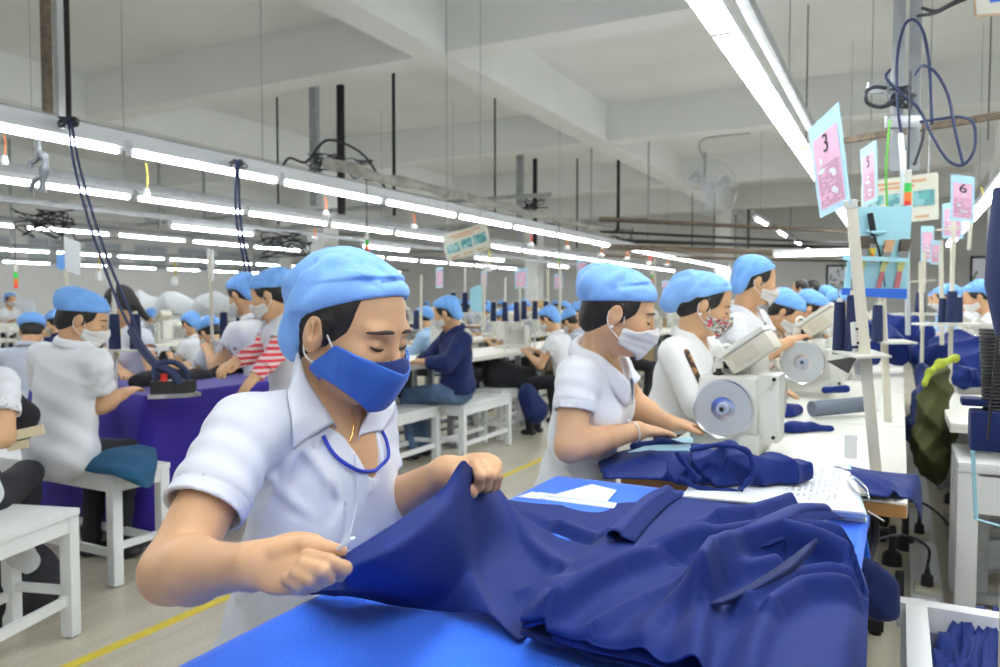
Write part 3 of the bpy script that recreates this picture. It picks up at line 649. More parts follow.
def make_stand(h=0.62, zp=0.26, plate=0.11):       # thread stand: pole, plate with spindles, top guide
    r = empty('thread_stand')
    p = MB(); p.cyl((0, 0, 0), (0, 0, h), 0.0105, n=12); p.cyl((0, 0, 0), (0, 0, 0.012), 0.026, n=14); p.build('pole', M['cream2'], r)
    a = MB(); a.box((0, 0, zp), (0.07, 0.05, 0.03), bev=0.006); 
    a.prism([(-plate, -0.05), (-0.04, -0.06), (0.04, -0.06), (plate, -0.05), (plate, 0.05), (0.04, 0.06), (-0.04, 0.06), (-plate, 0.05)], 0.007, Matrix.Translation((0, 0, zp + 0.012)) @ Matrix.Rotation(PI / 2, 4, 'Z')); a.build('spool_plate', M['cream'], r)
    s = MB()
    for q in (-1, 1): s.cyl((0, q * plate * 0.62, zp), (0, q * plate * 0.62, zp + 0.19), 0.003, n=6)
    s.build('spindle', M['chrome'], r)
    g = MB(); g.bar((0, -plate * 0.8, h - 0.02), (0, plate * 0.8, h - 0.02), 0.016, 0.006); g.build('guide_arm', M['cream2'], r)
    return r
def make_bench(L=0.95, W=0.30, H=0.47):              # long side along y
    r = empty('bench')
    t = MB(); 
    t.box((0, 0, H - 0.0125), (W, L, 0.025), bev=0.004); t.build('seat', M['bench'], r)
    a = MB()
    for s in (-1, 1): a.box((s * (W / 2 - 0.02), 0, H - 0.053), (0.022, L - 0.02, 0.055)); a.box((0, s * (L / 2 - 0.02), H - 0.053), (W - 0.03, 0.022, 0.055))
    a.build('apron', M['bench'], r)
    for sx in (-1, 1):
        for sy in (-1, 1):
            l = MB(); l.box((sx * (W / 2 - 0.026), sy * (L / 2 - 0.026), (H - 0.026) / 2 + 0.003), (0.046, 0.046, H - 0.032), bev=0.003); lg = l.build('leg', M['bench'], r)
            f = MB(); f.cyl((sx * (W / 2 - 0.026), sy * (L / 2 - 0.026), 0), (sx * (W / 2 - 0.026), sy * (L / 2 - 0.026), 0.006), 0.018, n=10); f.build('foot_cap', M['blk'], lg)
    for s in (-1, 1):
        f = MB(); f.box((s * (W / 2 - 0.026), 0, 0.14), (0.02, L - 0.09, 0.034)); f.build('stretcher', M['bench'], r)
        f = MB(); f.box((0, s * (L / 2 - 0.026), 0.17), (W - 0.09, 0.02, 0.03)); f.build('stretcher', M['bench'], r)
    return r
tables = {}; 
def place(src, loc, rz, label, cat, group=None, first=[], scale=1.0, sib=None):
    o = src if src not in first else copy_tree(src)
    first.append(src) if src not in first else None
    o.location = loc; o.rotation_euler = (0, 0, rz); o.scale = (scale,) * 3; return tag(o, label, cat, group)

# --- foreground work table under the blue felt
yA = at(548, 477, TZ).y; xA = at(505, 497, TZ + 0.012).x
FT = (xA + 0.015, at(864, 600, TZ).x - 0.012, 0.35, yA)
r = empty('work_table', ((FT[0] + FT[1]) / 2, (FT[2] + FT[3]) / 2, 0), label='large work table under the bright blue felt in the foreground', cat='table')
w_, l_ = FT[1] - FT[0], FT[3] - FT[2]
MB().box((0, 0, TZ - 0.02), (w_ - 0.02, l_ - 0.02, 0.036), bev=0.004).build('tabletop', M['lam'], r)
for sx in (-1, 1):
    for sy in (-1, 1):
        l = MB(); l.box((sx * (w_ / 2 - 0.05), sy * (l_ / 2 - 0.06), (TZ - 0.04) / 2), (0.05, 0.05, TZ - 0.042)); l.build('leg', M['alu'], r)
MB().box((w_ / 2 - 0.022, 0.05, 0.42), (0.012, l_ - 0.4, 0.58)).build('side_panel', M['alu'], r)
pts = []
for i in range(61):
    row = []; u = i / 60
    for j in range(71):
        v = j / 70; x = FT[0] - 0.012 + (w_ + 0.014) * u; y = FT[2] + (l_ + 0.01) * v
        z = TZ + 0.004 + 0.0022 * math.sin(5 * x + 3 * y) * math.sin(4 * y - 2 * x) + 0.002
        dx = min(x - FT[0], 0); dr = max(x - FT[1], 0) + max(y - FT[3], 0)
        z += dx * 1.2 - dr * 3.0
        row.append((x, y, z))
    pts.append(row)
o = grid_mesh('felt_cover', pts, M['blue'], thick=0.004); tag(o, 'bright blue felt cloth spread over the foreground work table', 'cloth')
# loose blue felt hanging off the far right corner of the table
c = at(855, 540, 0.70); pts = []
for i in range(14):
    row = []
    for j in range(10):
        a = P(800 + i * 4.6, 512 + i * 1.4, 1.86 - i * 0.008); b = a + Vector((0.012 * math.sin(i * 1.1) + 0.02 * j / 9, 0.015 * math.sin(i * 1.7), -0.015 * j - 0.004 * math.sin(i * 0.9) * j / 3)); row.append(b)
    pts.append(row)
o = grid_mesh('felt_corner', pts, M['blue'], thick=0.004, sub=1); tag(o, 'crumpled blue felt corner hanging beside the paper stack', 'cloth')

# --- row of machine tables to the right of the seated women
t2a = at(905, 503, TZ); t2b = at(907, 427, TZ)
W2 = 0.70; XR2 = (t2a.x + t2b.x) / 2; ys = [t2a.y, t2b.y]; TL = t2b.y - t2a.y - 0.012
tbl = make_table(W2, TL, 'wood')
labs = ['cream machine table with brown wooden end edge behind the blue felt table', 'second cream machine table carrying the grey cloth roll', 'third machine table in the right row', 'fourth machine table in the right row', 'fifth machine table in the right row', 'sixth machine table in the right row', 'seventh machine table in the right row', 'eighth machine table in the right row']
for k in range(7): place(tbl, (XR2 - W2 / 2, t2a.y + TL / 2 + k * (TL + 0.012), 0), 0, labs[k], 'table', 'machine tables of the right row')
mach = make_machine()
wc = P(723, 410, 2.27); mx = wc.x; my = wc.y + 0.29
MZ = TZ
place(mach, (mx, my, MZ), 0, 'sewing machine with large grey handwheel in front of the second seated woman', 'sewing machine', 'sewing machines of the right row', scale=1.06)
wc2 = P(804, 369, 3.75)
place(mach, (wc2.x, wc2.y + 0.27, MZ), 0, 'sewing machine behind the nearest one, its wheel half hidden by a beige panel', 'sewing machine', 'sewing machines of the right row', scale=1.25)
for k, y in enumerate((5.2, 6.5, 7.8, 9.0, 10.3)): place(mach, (-0.36, y, MZ), 0, '%s sewing machine from the camera in the right row' % ['third', 'fourth', 'fifth', 'sixth', 'seventh'][k], 'sewing machine', 'sewing machines of the right row')

# --- tables right of the gutter
tR = at(950, 423, TZ); tbr = make_table(0.62, 1.2, 'lam', 'steel')
for k in range(5): place(tbr, (tR.x + 0.31, tR.y + 0.6 + k * 1.215 - 0.0, 0), 0, '%s white machine table right of the cable gutter' % ['nearest', 'second', 'third', 'fourth', 'fifth'][k], 'table', 'machine tables right of the gutter')
for k, y in enumerate((4.2, 5.4, 6.6, 7.9)): place(mach, (tR.x + 0.33, y, MZ), PI, '%s sewing machine right of the gutter' % ['nearest', 'second', 'third', 'fourth'][k], 'sewing machine', 'sewing machines right of the gutter')

# --- left block: rows facing the aisle
tl = make_table(0.62, 1.25, 'wood', 'steel'); bch = make_bench()
a = at(395, 372, TZ); b = at(545, 352, TZ); xE = -3.2
n = 0
for k in range(9): place(tl, (xE - 0.31, 4.0 + 1.27 * k + 0.63, 0), 0, '%s brown edged machine table along the left aisle' % ORD[k], 'table', 'machine tables along the left aisle')
for k in range(9): place(mach, (xE - 0.38, 4.55 + 1.27 * k, MZ), PI, '%s sewing machine along the left aisle' % ORD[k], 'sewing machine', 'sewing machines along the left aisle')
for k in range(1, 10): place(tl, (xE - 1.75, 3.6 + 1.27 * k + 0.63, 0), PI, '%s machine table in the second left row' % ORD[k], 'table', 'machine tables of the second left row')
for k in range(1, 10): place(mach, (xE - 1.7, 4.1 + 1.27 * k, MZ), 0, '%s sewing machine in the second left row' % ORD[k], 'sewing machine', 'sewing machines of the second left row')
for rI, xx in enumerate((-7.6, -10.2, -13.2, -16.5)):
    for k in range(7): 
        nm = ['third', 'fourth', 'fifth', 'sixth'][rI]; yk = 4.2 + rI * 0.9 + 1.9 * k
        if (rI == 2 and 5.2 < yk < 9.3) or (rI == 1 and 7.0 < yk < 10.8): continue
        place(tl, (xx, 4.2 + rI * 0.9 + 1.9 * k, 0), 0, '%s machine table in the %s left row' % (ORD[k], nm), 'table', 'machine tables of the %s left row' % nm)
        place(mach, (xx, 4.2 + rI * 0.9 + 1.9 * k, MZ), PI if rI % 2 else 0, '%s sewing machine in the %s left row' % (ORD[k], nm), 'sewing machine', 'sewing machines of the %s left row' % nm)
# benches placed from their visible front corner
def bench_at(px, py, ang, label, L=0.95, W=0.30, H=0.47, corner=(1, 1), src=None):
    c = at(px, py, H); q = Vector((corner[0] * W / 2, corner[1] * L / 2, 0)); q.rotate(Euler((0, 0, ang)))
    return place(src or bch, (c.x - q.x, c.y - q.y, 0), ang, label, 'bench', 'white benches')
bch2 = make_bench(1.10, 0.29, 0.49); bch3 = make_bench(0.85, 0.28, 0.44)
bench_at(112, 475, PI / 2, 'white wooden bench under the woman sitting with her back turned', 1.10, 0.29, 0.49, (-1, -1), bch2)
BN = bpy.data.objects['bench.001'] if False else None
bench_at(80, 502, 0.30, 'white bench cut by the left picture edge, nearest of the benches', 0.95, 0.30, 0.49, (1, 1))
bench_at(464, 406, 0.03, 'white bench under the man in the navy sweater', 0.85, 0.28, 0.44, (1, -1), bch3)
bench_at(441, 410, 0.03, 'white bench just left of the navy sweater man, partly behind the nearest woman', 0.85, 0.32, 0.43, (1, 1), bch3) if False else None
c = at(442, 405, 0.44); place(bch3, (c.x - 0.14, c.y - 0.44, 0), 0.02, 'white bench partly hidden by the nearest woman', 'bench', 'white benches')
c = at(506, 390, 0.44); place(bch3, (c.x - 0.12, c.y + 0.30, 0), 0.0, 'white bench holding folded dark clothes at the left of the second seated woman', 'bench', 'white benches')

# --- purple ironing table
pa = at(145, 396, 0.76); r = empty('ironing_table', (pa.x - 0.48, pa.y + 0.76, 0), label='ironing table under the deep purple cloth on the left', cat='table')
MB().box((0, 0, 0.735), (0.94, 1.48, 0.03)).build('tabletop', M['board'], r)
for sx in (-1, 1):
    for sy in (-1, 1): MB().box((sx * 0.42, sy * 0.68, 0.36), (0.05, 0.05, 0.72)).build('leg', M['steel'], r)
# cloth draped over it
def drape(cx, cy, w, l, z, drop, hem=lambda t: 0.0, amp=0.02, freq=20, seed=0, off=0.02):
    per = []; N = 240; R_ = 0.04
    peri = 2 * (w + l); pts = []
    for i in range(N):
        t = i / N * peri
        if t < w: p = (-w / 2 + t, -l / 2, 0, -1)
        elif t < w + l: p = (w / 2, -l / 2 + (t - w), 1, 0)
        elif t < 2 * w + l: p = (w / 2 - (t - w - l), l / 2, 0, 1)
        else: p = (-w / 2, l / 2 - (t - 2 * w - l), -1, 0)
        row = [(cx, cy, z), (cx + p[0] * 0.5, cy + p[1] * 0.5, z), (cx + p[0] * 0.97, cy + p[1] * 0.97, z + 0.001), (cx + p[0], cy + p[1], z)]
        D = drop + hem(t)
        for q in range(1, 9):
            f = q / 8; wv = amp * f * (math.sin(t * freq + seed + 1.3 * math.sin(t * 3.1)) + 0.5 * math.sin(t * freq * 2.3 + 1)) ; o_ = off + wv + 0.02 * f
            row.append((cx + p[0] + p[2] * o_, cy + p[1] + p[3] * o_, z - 0.012 - D * f))
        pts.append(row)
    return pts
o = grid_mesh('purple_cloth', drape(pa.x - 0.48, pa.y + 0.76, 0.96, 1.50, 0.756, 0.68, amp=0.018, freq=9), M['purple'], closed_u=True, thick=0.003)
tag(o, 'deep purple cloth hanging over the ironing table', 'cloth')
# ------------------------------------------------------------------ people
def frame(fwd, upv, c, s=1.0):
    f = Vector(fwd).normalized(); u = Vector(upv); u = (u - f * u.dot(f)).normalized(); r = f.cross(u)
    R = np.array([list(r), list(f), list(u)], dtype=np.float32)
    return dict(c=V(*c), R=R, s=s, r=r, f=f, u=u)
def loc(fr, X): return ((X - fr['c']) @ fr['R'].T) / fr['s']
def glo(fr, p): return Vector(fr['c']) + (fr['r'] * p[0] + fr['f'] * p[1] + fr['u'] * p[2]) * fr['s']

def skull(L):                                              # head-local metres: x right, y forward, z up
    d = ell(L, (0, -0.012, 0.030), (0.077, 0.094, 0.088))
    d = smin(d, ell(L, (0, 0.030, -0.030), (0.058, 0.060, 0.082)), 0.03)
    A = np.abs(L[:, 0]); LA = np.stack([A, L[:, 1], L[:, 2]], 1)
    d = smin(d, cone(LA, (0.052, 0.0, -0.052), (0.018, 0.062, -0.088), 0.016, 0.014), 0.022)      # jaw line
    d = smin(d, sphere(LA, (0.037, 0.056, -0.022), 0.026), 0.02)                                  # cheek
    return d
def head_sdf(L, fine=True):
    d = skull(L); A = np.abs(L[:, 0]); LA = np.stack([A, L[:, 1], L[:, 2]], 1)
    if fine:
        d = smin(d, ell(LA, (0.024, 0.074, 0.026), (0.024, 0.010, 0.008)), 0.018)
        d = smax(d, -ell(LA, (0.032, 0.094, 0.004), (0.019, 0.014, 0.012)), 0.010)
        d = smin(d, ell(LA, (0.0315, 0.0725, 0.0035), (0.0165, 0.0115, 0.0115)), 0.003)               # lids
        d = smin(d, cone(L, (0, 0.084, 0.010), (0, 0.103, -0.026), 0.0075, 0.0105), 0.010)
        d = smin(d, sphere(LA, (0.010, 0.093, -0.030), 0.0085), 0.007)
        d = smin(d, cone(LA, (0.0, 0.093, -0.056), (0.020, 0.083, -0.057), 0.007, 0.004), 0.006)
        e = ell(LA, (0.078, -0.008, -0.008), (0.011, 0.019, 0.032)); e = smax(e, -ell(LA, (0.091, -0.003, 0.0), (0.0115, 0.0105, 0.020)), 0.002); e = smin(e, cone(LA, (0.086, -0.008, 0.010), (0.085, -0.002, -0.012), 0.0022), 0.003)
        d = smin(d, e, 0.006)
    else:
        d = smin(d, ell(LA, (0.078, -0.008, -0.008), (0.011, 0.018, 0.030)), 0.006)
        d = smin(d, cone(L, (0, 0.084, 0.006), (0, 0.101, -0.026), 0.008, 0.011), 0.012)
    return d
def hair_sdf(L, long=0.0, bare=False, capk=None):
    d = ell(L, (0, -0.016, 0.032), (0.0835, 0.099, 0.094)); A = np.abs(L[:, 0]); LA = np.stack([A, L[:, 1], L[:, 2]], 1)
    d = smin(d, ell(L, (0, -0.06, -0.035), (0.055, 0.045, 0.05)), 0.03)
    if long: d = smin(d, cone(L, (0, -0.085, -0.02), (0, -0.12, -0.02 - long), 0.035, 0.018), 0.03)
    d = smin(d, cone(LA, (0.074, 0.012, 0.02), (0.073, 0.008, -0.022), 0.010, 0.004), 0.008)
    # face opening
    cut = cone(L, (0, 0.12, -0.06), (0, 0.12, 0.040), 0.100, 0.096)
    if bare: cut = cone(L, (0, 0.12, -0.06), (0, 0.125, 0.02), 0.078, 0.066)
    d = smax(d, -cut, 0.006); d = smax(d, -ell(LA, (0.082, -0.006, -0.02), (0.018, 0.016, 0.03)), 0.004)
    if not long: d = smax(d, -(L[:, 2] + 0.085), 0.01)
    if capk is not None: d = np.maximum(d, L[:, 2] - ({0: 0.036, 1: 0.034, 2: 0.038}[capk] + {0: 0.68, 1: 0.34, 2: 0.80}[capk] * L[:, 1] + 0.008))
    d += 0.0006 * np.sin(L[:, 0] * 700 + 300 * L[:, 1]) 
    return d
def cap_sdf(L, k=0, fine=False):
    z = L[:, 2]; y = L[:, 1]; x = L[:, 0]
    d = ell(L, (0, -0.016, 0.046), (0.088, 0.106, 0.079))
    if k == 0: d = smin(d, ell(L, (0, -0.056, 0.034), (0.081, 0.056, 0.068)), 0.03); d = smin(d, ell(L, (0.0, -0.070, -0.030), (0.075, 0.044, 0.060)), 0.03)
    elif k == 1: d = smin(d, ell(L, (0, -0.080, 0.050), (0.090, 0.062, 0.058)), 0.04)
    elif k == 2: d = smin(d, ell(L, (0, -0.10, 0.02), (0.065, 0.065, 0.070)), 0.045); d = smin(d, ell(L, (0, -0.13, -0.035), (0.045, 0.045, 0.05)), 0.03)
    th = np.arctan2(x, y + 0.02)
    rad = np.clip((np.hypot(x, y + 0.02) - 0.03) / 0.04, 0, 1)
    d += rad * (0.0028 * np.sin(th * 11 + z * 40) * np.clip((-y + 0.02) * 14, 0, 1) + 0.0012 * np.sin(th * 7 + z * 90 + 2))
    # band: crease between the fitted band and the puffed crown
    pb = z - (0.078 + 0.50 * y)                                         # plane where band ends
    d += 0.0022 * np.exp(-(pb / 0.004) ** 2) * np.clip((y + 0.05) * 20, 0, 1)
    d -= 0.0045 * np.clip(pb / 0.006, 0, 1) * np.clip((y + 0.05) * 20, 0, 1) * np.clip((0.03 - pb) / 0.03, 0, 1)
    if fine:
        rr = random.Random(11 + k)
        for i in range(30):
            a0 = rr.uniform(-PI, PI); e0 = rr.uniform(0.1, 1.25); a1 = a0 + rr.uniform(-0.7, 0.7); e1 = e0 + rr.uniform(-0.45, 0.45)
            q0, q1 = [(0.093 * math.cos(e) * math.sin(a), -0.03 + 0.115 * math.cos(e) * math.cos(a), 0.035 + 0.088 * math.sin(e)) for a, e in ((a0, e0), (a1, e1))]
            q = cone(L, q0, q1, 0.0); am = rr.choice((-1, 1)) * rr.uniform(0.0014, 0.0034) * (0.5 if q0[1] > 0.04 else 1.0); w_ = rr.uniform(0.0045, 0.009); d = d - am * np.exp(-(np.clip(q - 0.004, 0, 1) / w_) ** 2)
    # lower edge
    slope = {0: 0.68, 1: 0.34, 2: 0.80}[k]; b0 = {0: 0.036, 1: 0.034, 2: 0.038}[k]
    t_ = np.clip((-0.030 - y) / 0.03, 0, 1); pl = (b0 + slope * y) - z - {0: 0.075, 1: 0.0, 2: 0.06}[k] * t_ * t_ * (3 - 2 * t_)
    inner = ell(L, (0, -0.014, 0.030), (0.0795, 0.0965, 0.0905))
    hb = np.clip(-pl, 0, 1) + np.clip(-y - 0.0, 0, 1) * 1.2
    d = smax(d, inner - (0.0055 + 0.55 * hb), 0.006)
    d = smax(d, pl, 0.003)
    inner = inner + 0.0025
    return smax(d, -inner, 0.002)
def mask_sdf(L, kind=0):
    A = np.abs(L[:, 0]); LA = np.stack([A, L[:, 1], L[:, 2]], 1); x, y, z = A, L[:, 1], L[:, 2]
    b = skull(L)
    b = smin(b, cone(L, (0, 0.078, 0.002), (0, 0.094, -0.030), 0.010, 0.016), 0.03)
    b = smin(b, cone(L, (0, 0.085, -0.038), (0, 0.072, -0.075), 0.022, 0.024), 0.03)
    if kind in (0, 3): b = smin(b, ell(L, (0, 0.050, -0.056), (0.044, 0.044, 0.050)), 0.03)
    d = b - 0.0075
    top = z - (-0.006 - 0.20 * np.clip(x, 0, 1) - 0.6 * np.clip(x - 0.05, 0, 1) + 0.14 * np.clip(0.03 - x, 0, 1))    # top edge
    bot = -0.106 + 0.62 * np.clip(x - 0.015, 0, 1) - z
    side = (0.008 if kind == 0 else 0.022) - y
    if kind in (0, 3): side = 0.031 + 0.73 * (z + 0.012) - y; bot = -0.106 + 0.75 * np.clip(x - 0.02, 0, 1) - z; top = z - (-0.029 + 0.26 * x)
    if kind == 3: top = z - (-0.004 - 0.30 * x); side = side - 0.006; bot = (-0.029 + 0.26 * x - 0.005) - z; d = d + 0.002
    reg = smax(smax(top, bot, 0.006), side, 0.006)
    d = smax(d, reg, 0.003)
    if kind == 1: d += 0.0006 * np.sin(z * 330)
    return smax(d, -(b - 0.003), 0.001)

def fr_dir(a, b): return (Vector(b) - Vector(a)).normalized()
def hand_pts(W, d, n, s=1.0, curl=0.5, thumb_side=1, spread=1.0):
    """finger chains for a hand: W wrist, d pointing direction, n back-of-hand normal"""
    d = Vector(d).normalized(); n = Vector(n); n = (n - d * n.dot(d)).normalized(); t = d.cross(n) * thumb_side
    ch = []
    for i, (o, Lg, b) in enumerate([(0.030, 0.068, 0.084), (0.010, 0.076, 0.088), (-0.010, 0.070, 0.085), (-0.028, 0.056, 0.078)]):
        p0 = Vector(W) + (d * b + t * o * spread) * s; seg = [0.45, 0.30, 0.25]; a = curl * 0.45; pts = [p0]
        for q in range(3):
            dd = (d * math.cos(a) - n * math.sin(a) + t * o * 0.8 * spread).normalized(); pts.append(pts[-1] + dd * Lg * seg[q] * s); a += curl * 0.6
        r = (0.0085 - 0.0007 * (i == 3)) * s; ch.append((pts, [r * 1.05, r * 1.0, r * 0.92, r * 0.8]))
    p0 = Vector(W) + (d * 0.022 + t * 0.024) * s
    tp = [p0, p0 + (d * 0.032 + t * 0.022 - n * 0.008) * s, p0 + (d * 0.062 + t * 0.027 - n * 0.016) * s, p0 + (d * 0.085 + t * 0.022 - n * 0.02) * s]
    ch.append((tp, [0.013 * s, 0.0105 * s, 0.0095 * s, 0.0078 * s]))
    return dict(W=Vector(W), d=d, n=n, t=t, s=s, ch=ch)
def hand_sdf(X, H):
    W, d, n, t, s = H['W'], H['d'], H['n'], H['t'], H['s']
    R = np.array([list(t), list(d), list(n)], dtype=np.float32)
    c = W + d * 0.052 * s
    q = ell(X, V(*c), (0.040 * s, 0.052 * s, 0.0165 * s), R)
    q = smin(q, cone(X, W, W + (d * 0.04 + t * 0.012) * s, 0.024 * s, 0.016 * s), 0.02)
    for pts, rs in H['ch']: q = smin(q, chain(X, pts, rs), 0.005 * s)
    return q

def person(name, S, label, group=None, h=0.006, par=None):
    """S: skeleton dict of world points; returns the Empty. Parts: body, hair, cap, mask, shirt, trousers ..."""
    sk = {k: (Vector(v) if isinstance(v, (tuple, Vector)) else v) for k, v in S.items()}
    base = Vector((sk['Q'].x, sk['Q'].y, 0)); r = par or empty(name, base, label=label, cat='person', group=group)
    hs = sk.get('hs', 1.0); fr = frame(sk['hf'], sk.get('hu', (0, 0, 1)), tuple(sk['H']), hs)
    N, Q, SR, SL, ER, EL, WR, WL = [sk[k] for k in ('N', 'Q', 'SR', 'SL', 'ER', 'EL', 'WR', 'WL')]
    up = (N - Q).normalized(); rt = (SR - SL); rt = (rt - up * rt.dot(up)).normalized(); fw = up.cross(rt)
    TR = np.array([list(rt), list(fw), list(up)], dtype=np.float32); TL_ = (N - Q).length; b = sk.get('bulk', 1.0)
    def tp(x, y, t): return Q + rt * x + fw * y + up * (t * TL_)
    def torso(X, off=0.0):
        d = ell(X, V(*tp(0, 0, 0.02)), ((0.165 - off) * b, (0.118 - off) * b, 0.16), TR)
        d = smin(d, ell(X, V(*tp(0, 0.0, 0.38)), ((0.135 - off) * b, (0.100 - off) * b, 0.17), TR), 0.06)
        d = smin(d, ell(X, V(*tp(0, 0.005, 0.70)), ((0.150 - off) * b, (0.105 - off) * b, 0.15), TR), 0.06)
        if sk.get('bust', 1): 
            for s in (-1, 1): d = smin(d, sphere(X, tp(s * 0.068, 0.060, 0.66), 0.052 - off), 0.05)
        d = smin(d, cone(X, SR + (SL - SR) * 0.06, SL + (SR - SL) * 0.06, 0.060 - off), 0.05)
        d = smin(d, cone(X, N - up * 0.05, N + up * 0.0, 0.080 - off, 0.056 - off), 0.04)
        return d
    fine = h < 0.0045
    nk = glo(fr, (0, -0.030, -0.060))
    HR = sk.get('HR'); HL = sk.get('HL'); hd = up * 1.0
    if HR is None: HR = hand_pts(WR, sk.get('dR', fr_dir(ER, WR)), sk.get('nR', (0, 0, 1)), 0.95, sk.get('curl', 0.7), sk.get('tsR', -1))
    if HL is None: HL = hand_pts(WL, sk.get('dL', fr_dir(EL, WL)), sk.get('nL', (0, 0, 1)), 0.95, sk.get('curl', 0.7), sk.get('tsL', 1))
    ar = sk.get('ar', 1.0)
    def body(X):
        d = head_sdf(loc(fr, X), fine) * hs
        d = smin(d, cone(X, nk, N - up * 0.03, 0.047, 0.053), 0.025)
        d = smin(d, smax(torso(X, 0.011), 0.02 - (X - V(*Q)) @ V(*up), 0.01), 0.035)
        for (s_, e_, w_, H_) in ((SR, ER, WR, HR), (SL, EL, WL, HL)):
            a = cone(X, s_, e_, 0.047 * ar, 0.040 * ar); m1 = e_ + (w_ - e_) * 0.28
            f = smin(cone(X, e_, m1, 0.038 * ar, 0.040 * ar), cone(X, m1, w_, 0.040 * ar, 0.0245 * ar), 0.02)
            a = smin(a, f, 0.02); a = smin(a, hand_sdf(X, H_), 0.018); d = smin(d, a, 0.012)
        if 'body_x' in sk: d = sk['body_x'](X, d)
        return d
    pts = [sk['H'], N, Q, SR, SL, ER, EL, WR, WL] + [p for Hn in (HR, HL) for c in Hn['ch'] for p in c[0]]
    lo = np.min([list(p) for p in pts], 0) - 0.16; hi = np.max([list(p) for p in pts], 0) + 0.16
    hp = [glo(fr, (x, y, z)) for x in (-.1, .1) for y in (-.12, .12) for z in (-.13, .14)]
    lo = np.minimum(lo, np.min([list(p) for p in hp], 0)); hi = np.maximum(hi, np.max([list(p) for p in hp], 0))
    if sk.get('cut') is not None: lo[2] = max(lo[2], sk['cut'])
    def fin(o): o.location = -Vector(r.location); o.parent = r; return o
    bo = fin(surf('body', body, lo, hi, h, sk.get('skin', M['skin'])))
    # shirt
    slv = sk.get('sleeve', 0.62)
    hem = sk.get('hem', -0.10)
    def shirt(X):
        d = torso(X)
        wave = 0.0035 * np.sin(((X - V(*Q)) @ V(*up)) * 55 + 9 * ((X - V(*Q)) @ V(*rt)) + 3 * np.sin(((X - V(*Q)) @ V(*fw)) * 12)) * np.clip(1.3 - ((X - V(*Q)) @ V(*up)) / (0.7 * TL_), 0, 1)
        if h < 0.0075: 
            x_, y_, z_ = X[:, 0], X[:, 1], X[:, 2]; sd = 7 * Q.x
            u_ = 34 * (0.75 * x_ + 0.4 * y_ + 0.75 * z_) + 2.6 * np.sin(11 * (y_ - 0.8 * z_) + sd) + 1.6 * np.sin(8 * x_ + 2 * sd); wr_ = 0.0058 * (np.abs(np.sin(u_ * 0.5)) ** 0.7 - 0.6) * np.clip(0.4 + 0.9 * np.sin(9 * z_ + 7 * x_ + sd), 0, 1)
            v_ = 52 * (0.7 * y_ - 0.6 * x_ + 0.5 * z_) + 2.2 * np.sin(17 * x_ + sd); wr_ = wr_ + 0.0022 * np.abs(np.sin(v_ * 0.5)) * np.clip(np.sin(8 * z_ - 6 * y_ + sd), 0, 1)
            wr_ = wr_ * np.clip(-((X - V(*N)) @ V(*up)) / 0.06 - 0.4, 0, 1)
        else: wr_ = 0.0
        d = d + wave + wr_
        if 'shirt_x' in sk: d = sk['shirt_x'](X, d)
        for (s_, e_, w_) in ((SR, ER, WR), (SL, EL, WL)):
            if slv <= 1:
                ax = fr_dir(s_, e_); end = s_ + (e_ - s_) * slv; fl = sk.get('flare', 1.0)
                q = cone(X, s_, s_ + (e_ - s_) * (slv + 0.1), 0.057 * ar, 0.060 * ar * fl); pc = plane(X, end, ax)
                q = q + 0.0022 * np.exp(-((pc + 0.024) / 0.0022) ** 2) * (fine or 0) + 0.0016 * np.sin(pc * 120 + 30 * ((X - V(*s_)) @ V(*rt)))
                q = q + 0.8 * wr_ * np.clip(-(pc + 0.02) / 0.02, 0, 1)
                q = smax(smax(q, pc, 0.002), -cone(X, end - ax * 0.04, e_ + ax * 0.05, 0.050 * ar, 0.062 * ar * fl), 0.002)
                d = smin(d, q, 0.022)
            else:
                m1 = e_ + (w_ - e_) * 0.3; q = smin(cone(X, s_, e_, 0.060 * ar, 0.055 * ar), smin(cone(X, e_, m1, 0.053 * ar, 0.053 * ar), cone(X, m1, w_, 0.053 * ar, 0.037 * ar), 0.02), 0.02)
                q = q + 0.003 * np.sin(((X - V(*e_)) @ V(*fr_dir(e_, w_))) * 95) * (np.linalg.norm(X - V(*e_), axis=1) < 0.14)
                d = smin(d, q, 0.03); wd_ = fr_dir(e_, w_); pc = plane(X, w_ - wd_ * 0.01, wd_); near = cone(X, w_ - wd_ * 0.03, w_ + wd_ * 0.12, 0.06); d = np.where(near < 0, np.maximum(d, pc), d)
        vd = sk.get('vneck', 0.10)
        o = N + fw * 0.035 + up * 0.02; d = smax(d, -cone(X, o, N + fw * (0.125) - up * vd, 0.046, 0.004), 0.010)
        d = smax(d, -cone(X, N + up * 0.0 - fw * 0.0, N + up * 0.1, 0.058, 0.085), 0.004)
        d = np.maximum(d, -((X - V(*Q)) @ V(*up)) + hem)
        if 'shirt_f' in sk: d = folds(X, d, sk['shirt_f'])
        return d
    so = fin(surf('shirt', shirt, lo, hi, max(h, 0.0035), sk.get('shirt', M['shirt'])))
    if sk.get('cap', 0) is not None:
        k = sk.get('cap', 0); capf = sk.get('cap_x')
        def cf(X):
            L = loc(fr, X); d = cap_sdf(L, k, h < 0.0075) * hs
            if capf is not None: d = capf(L, d, X)
            return d
        cl = np.min([list(glo(fr, p)) for p in [(x, y, z) for x in (-.11, .11) for y in (-.19, .12) for z in (-.12, .16)]], 0); ch_ = np.max([list(glo(fr, p)) for p in [(x, y, z) for x in (-.11, .11) for y in (-.19, .12) for z in (-.12, .16)]], 0)
        co = fin(surf('cap', cf, cl, ch_, max(h * 0.9, 0.0025), sk.get('capm', M['cap'])))
    else:
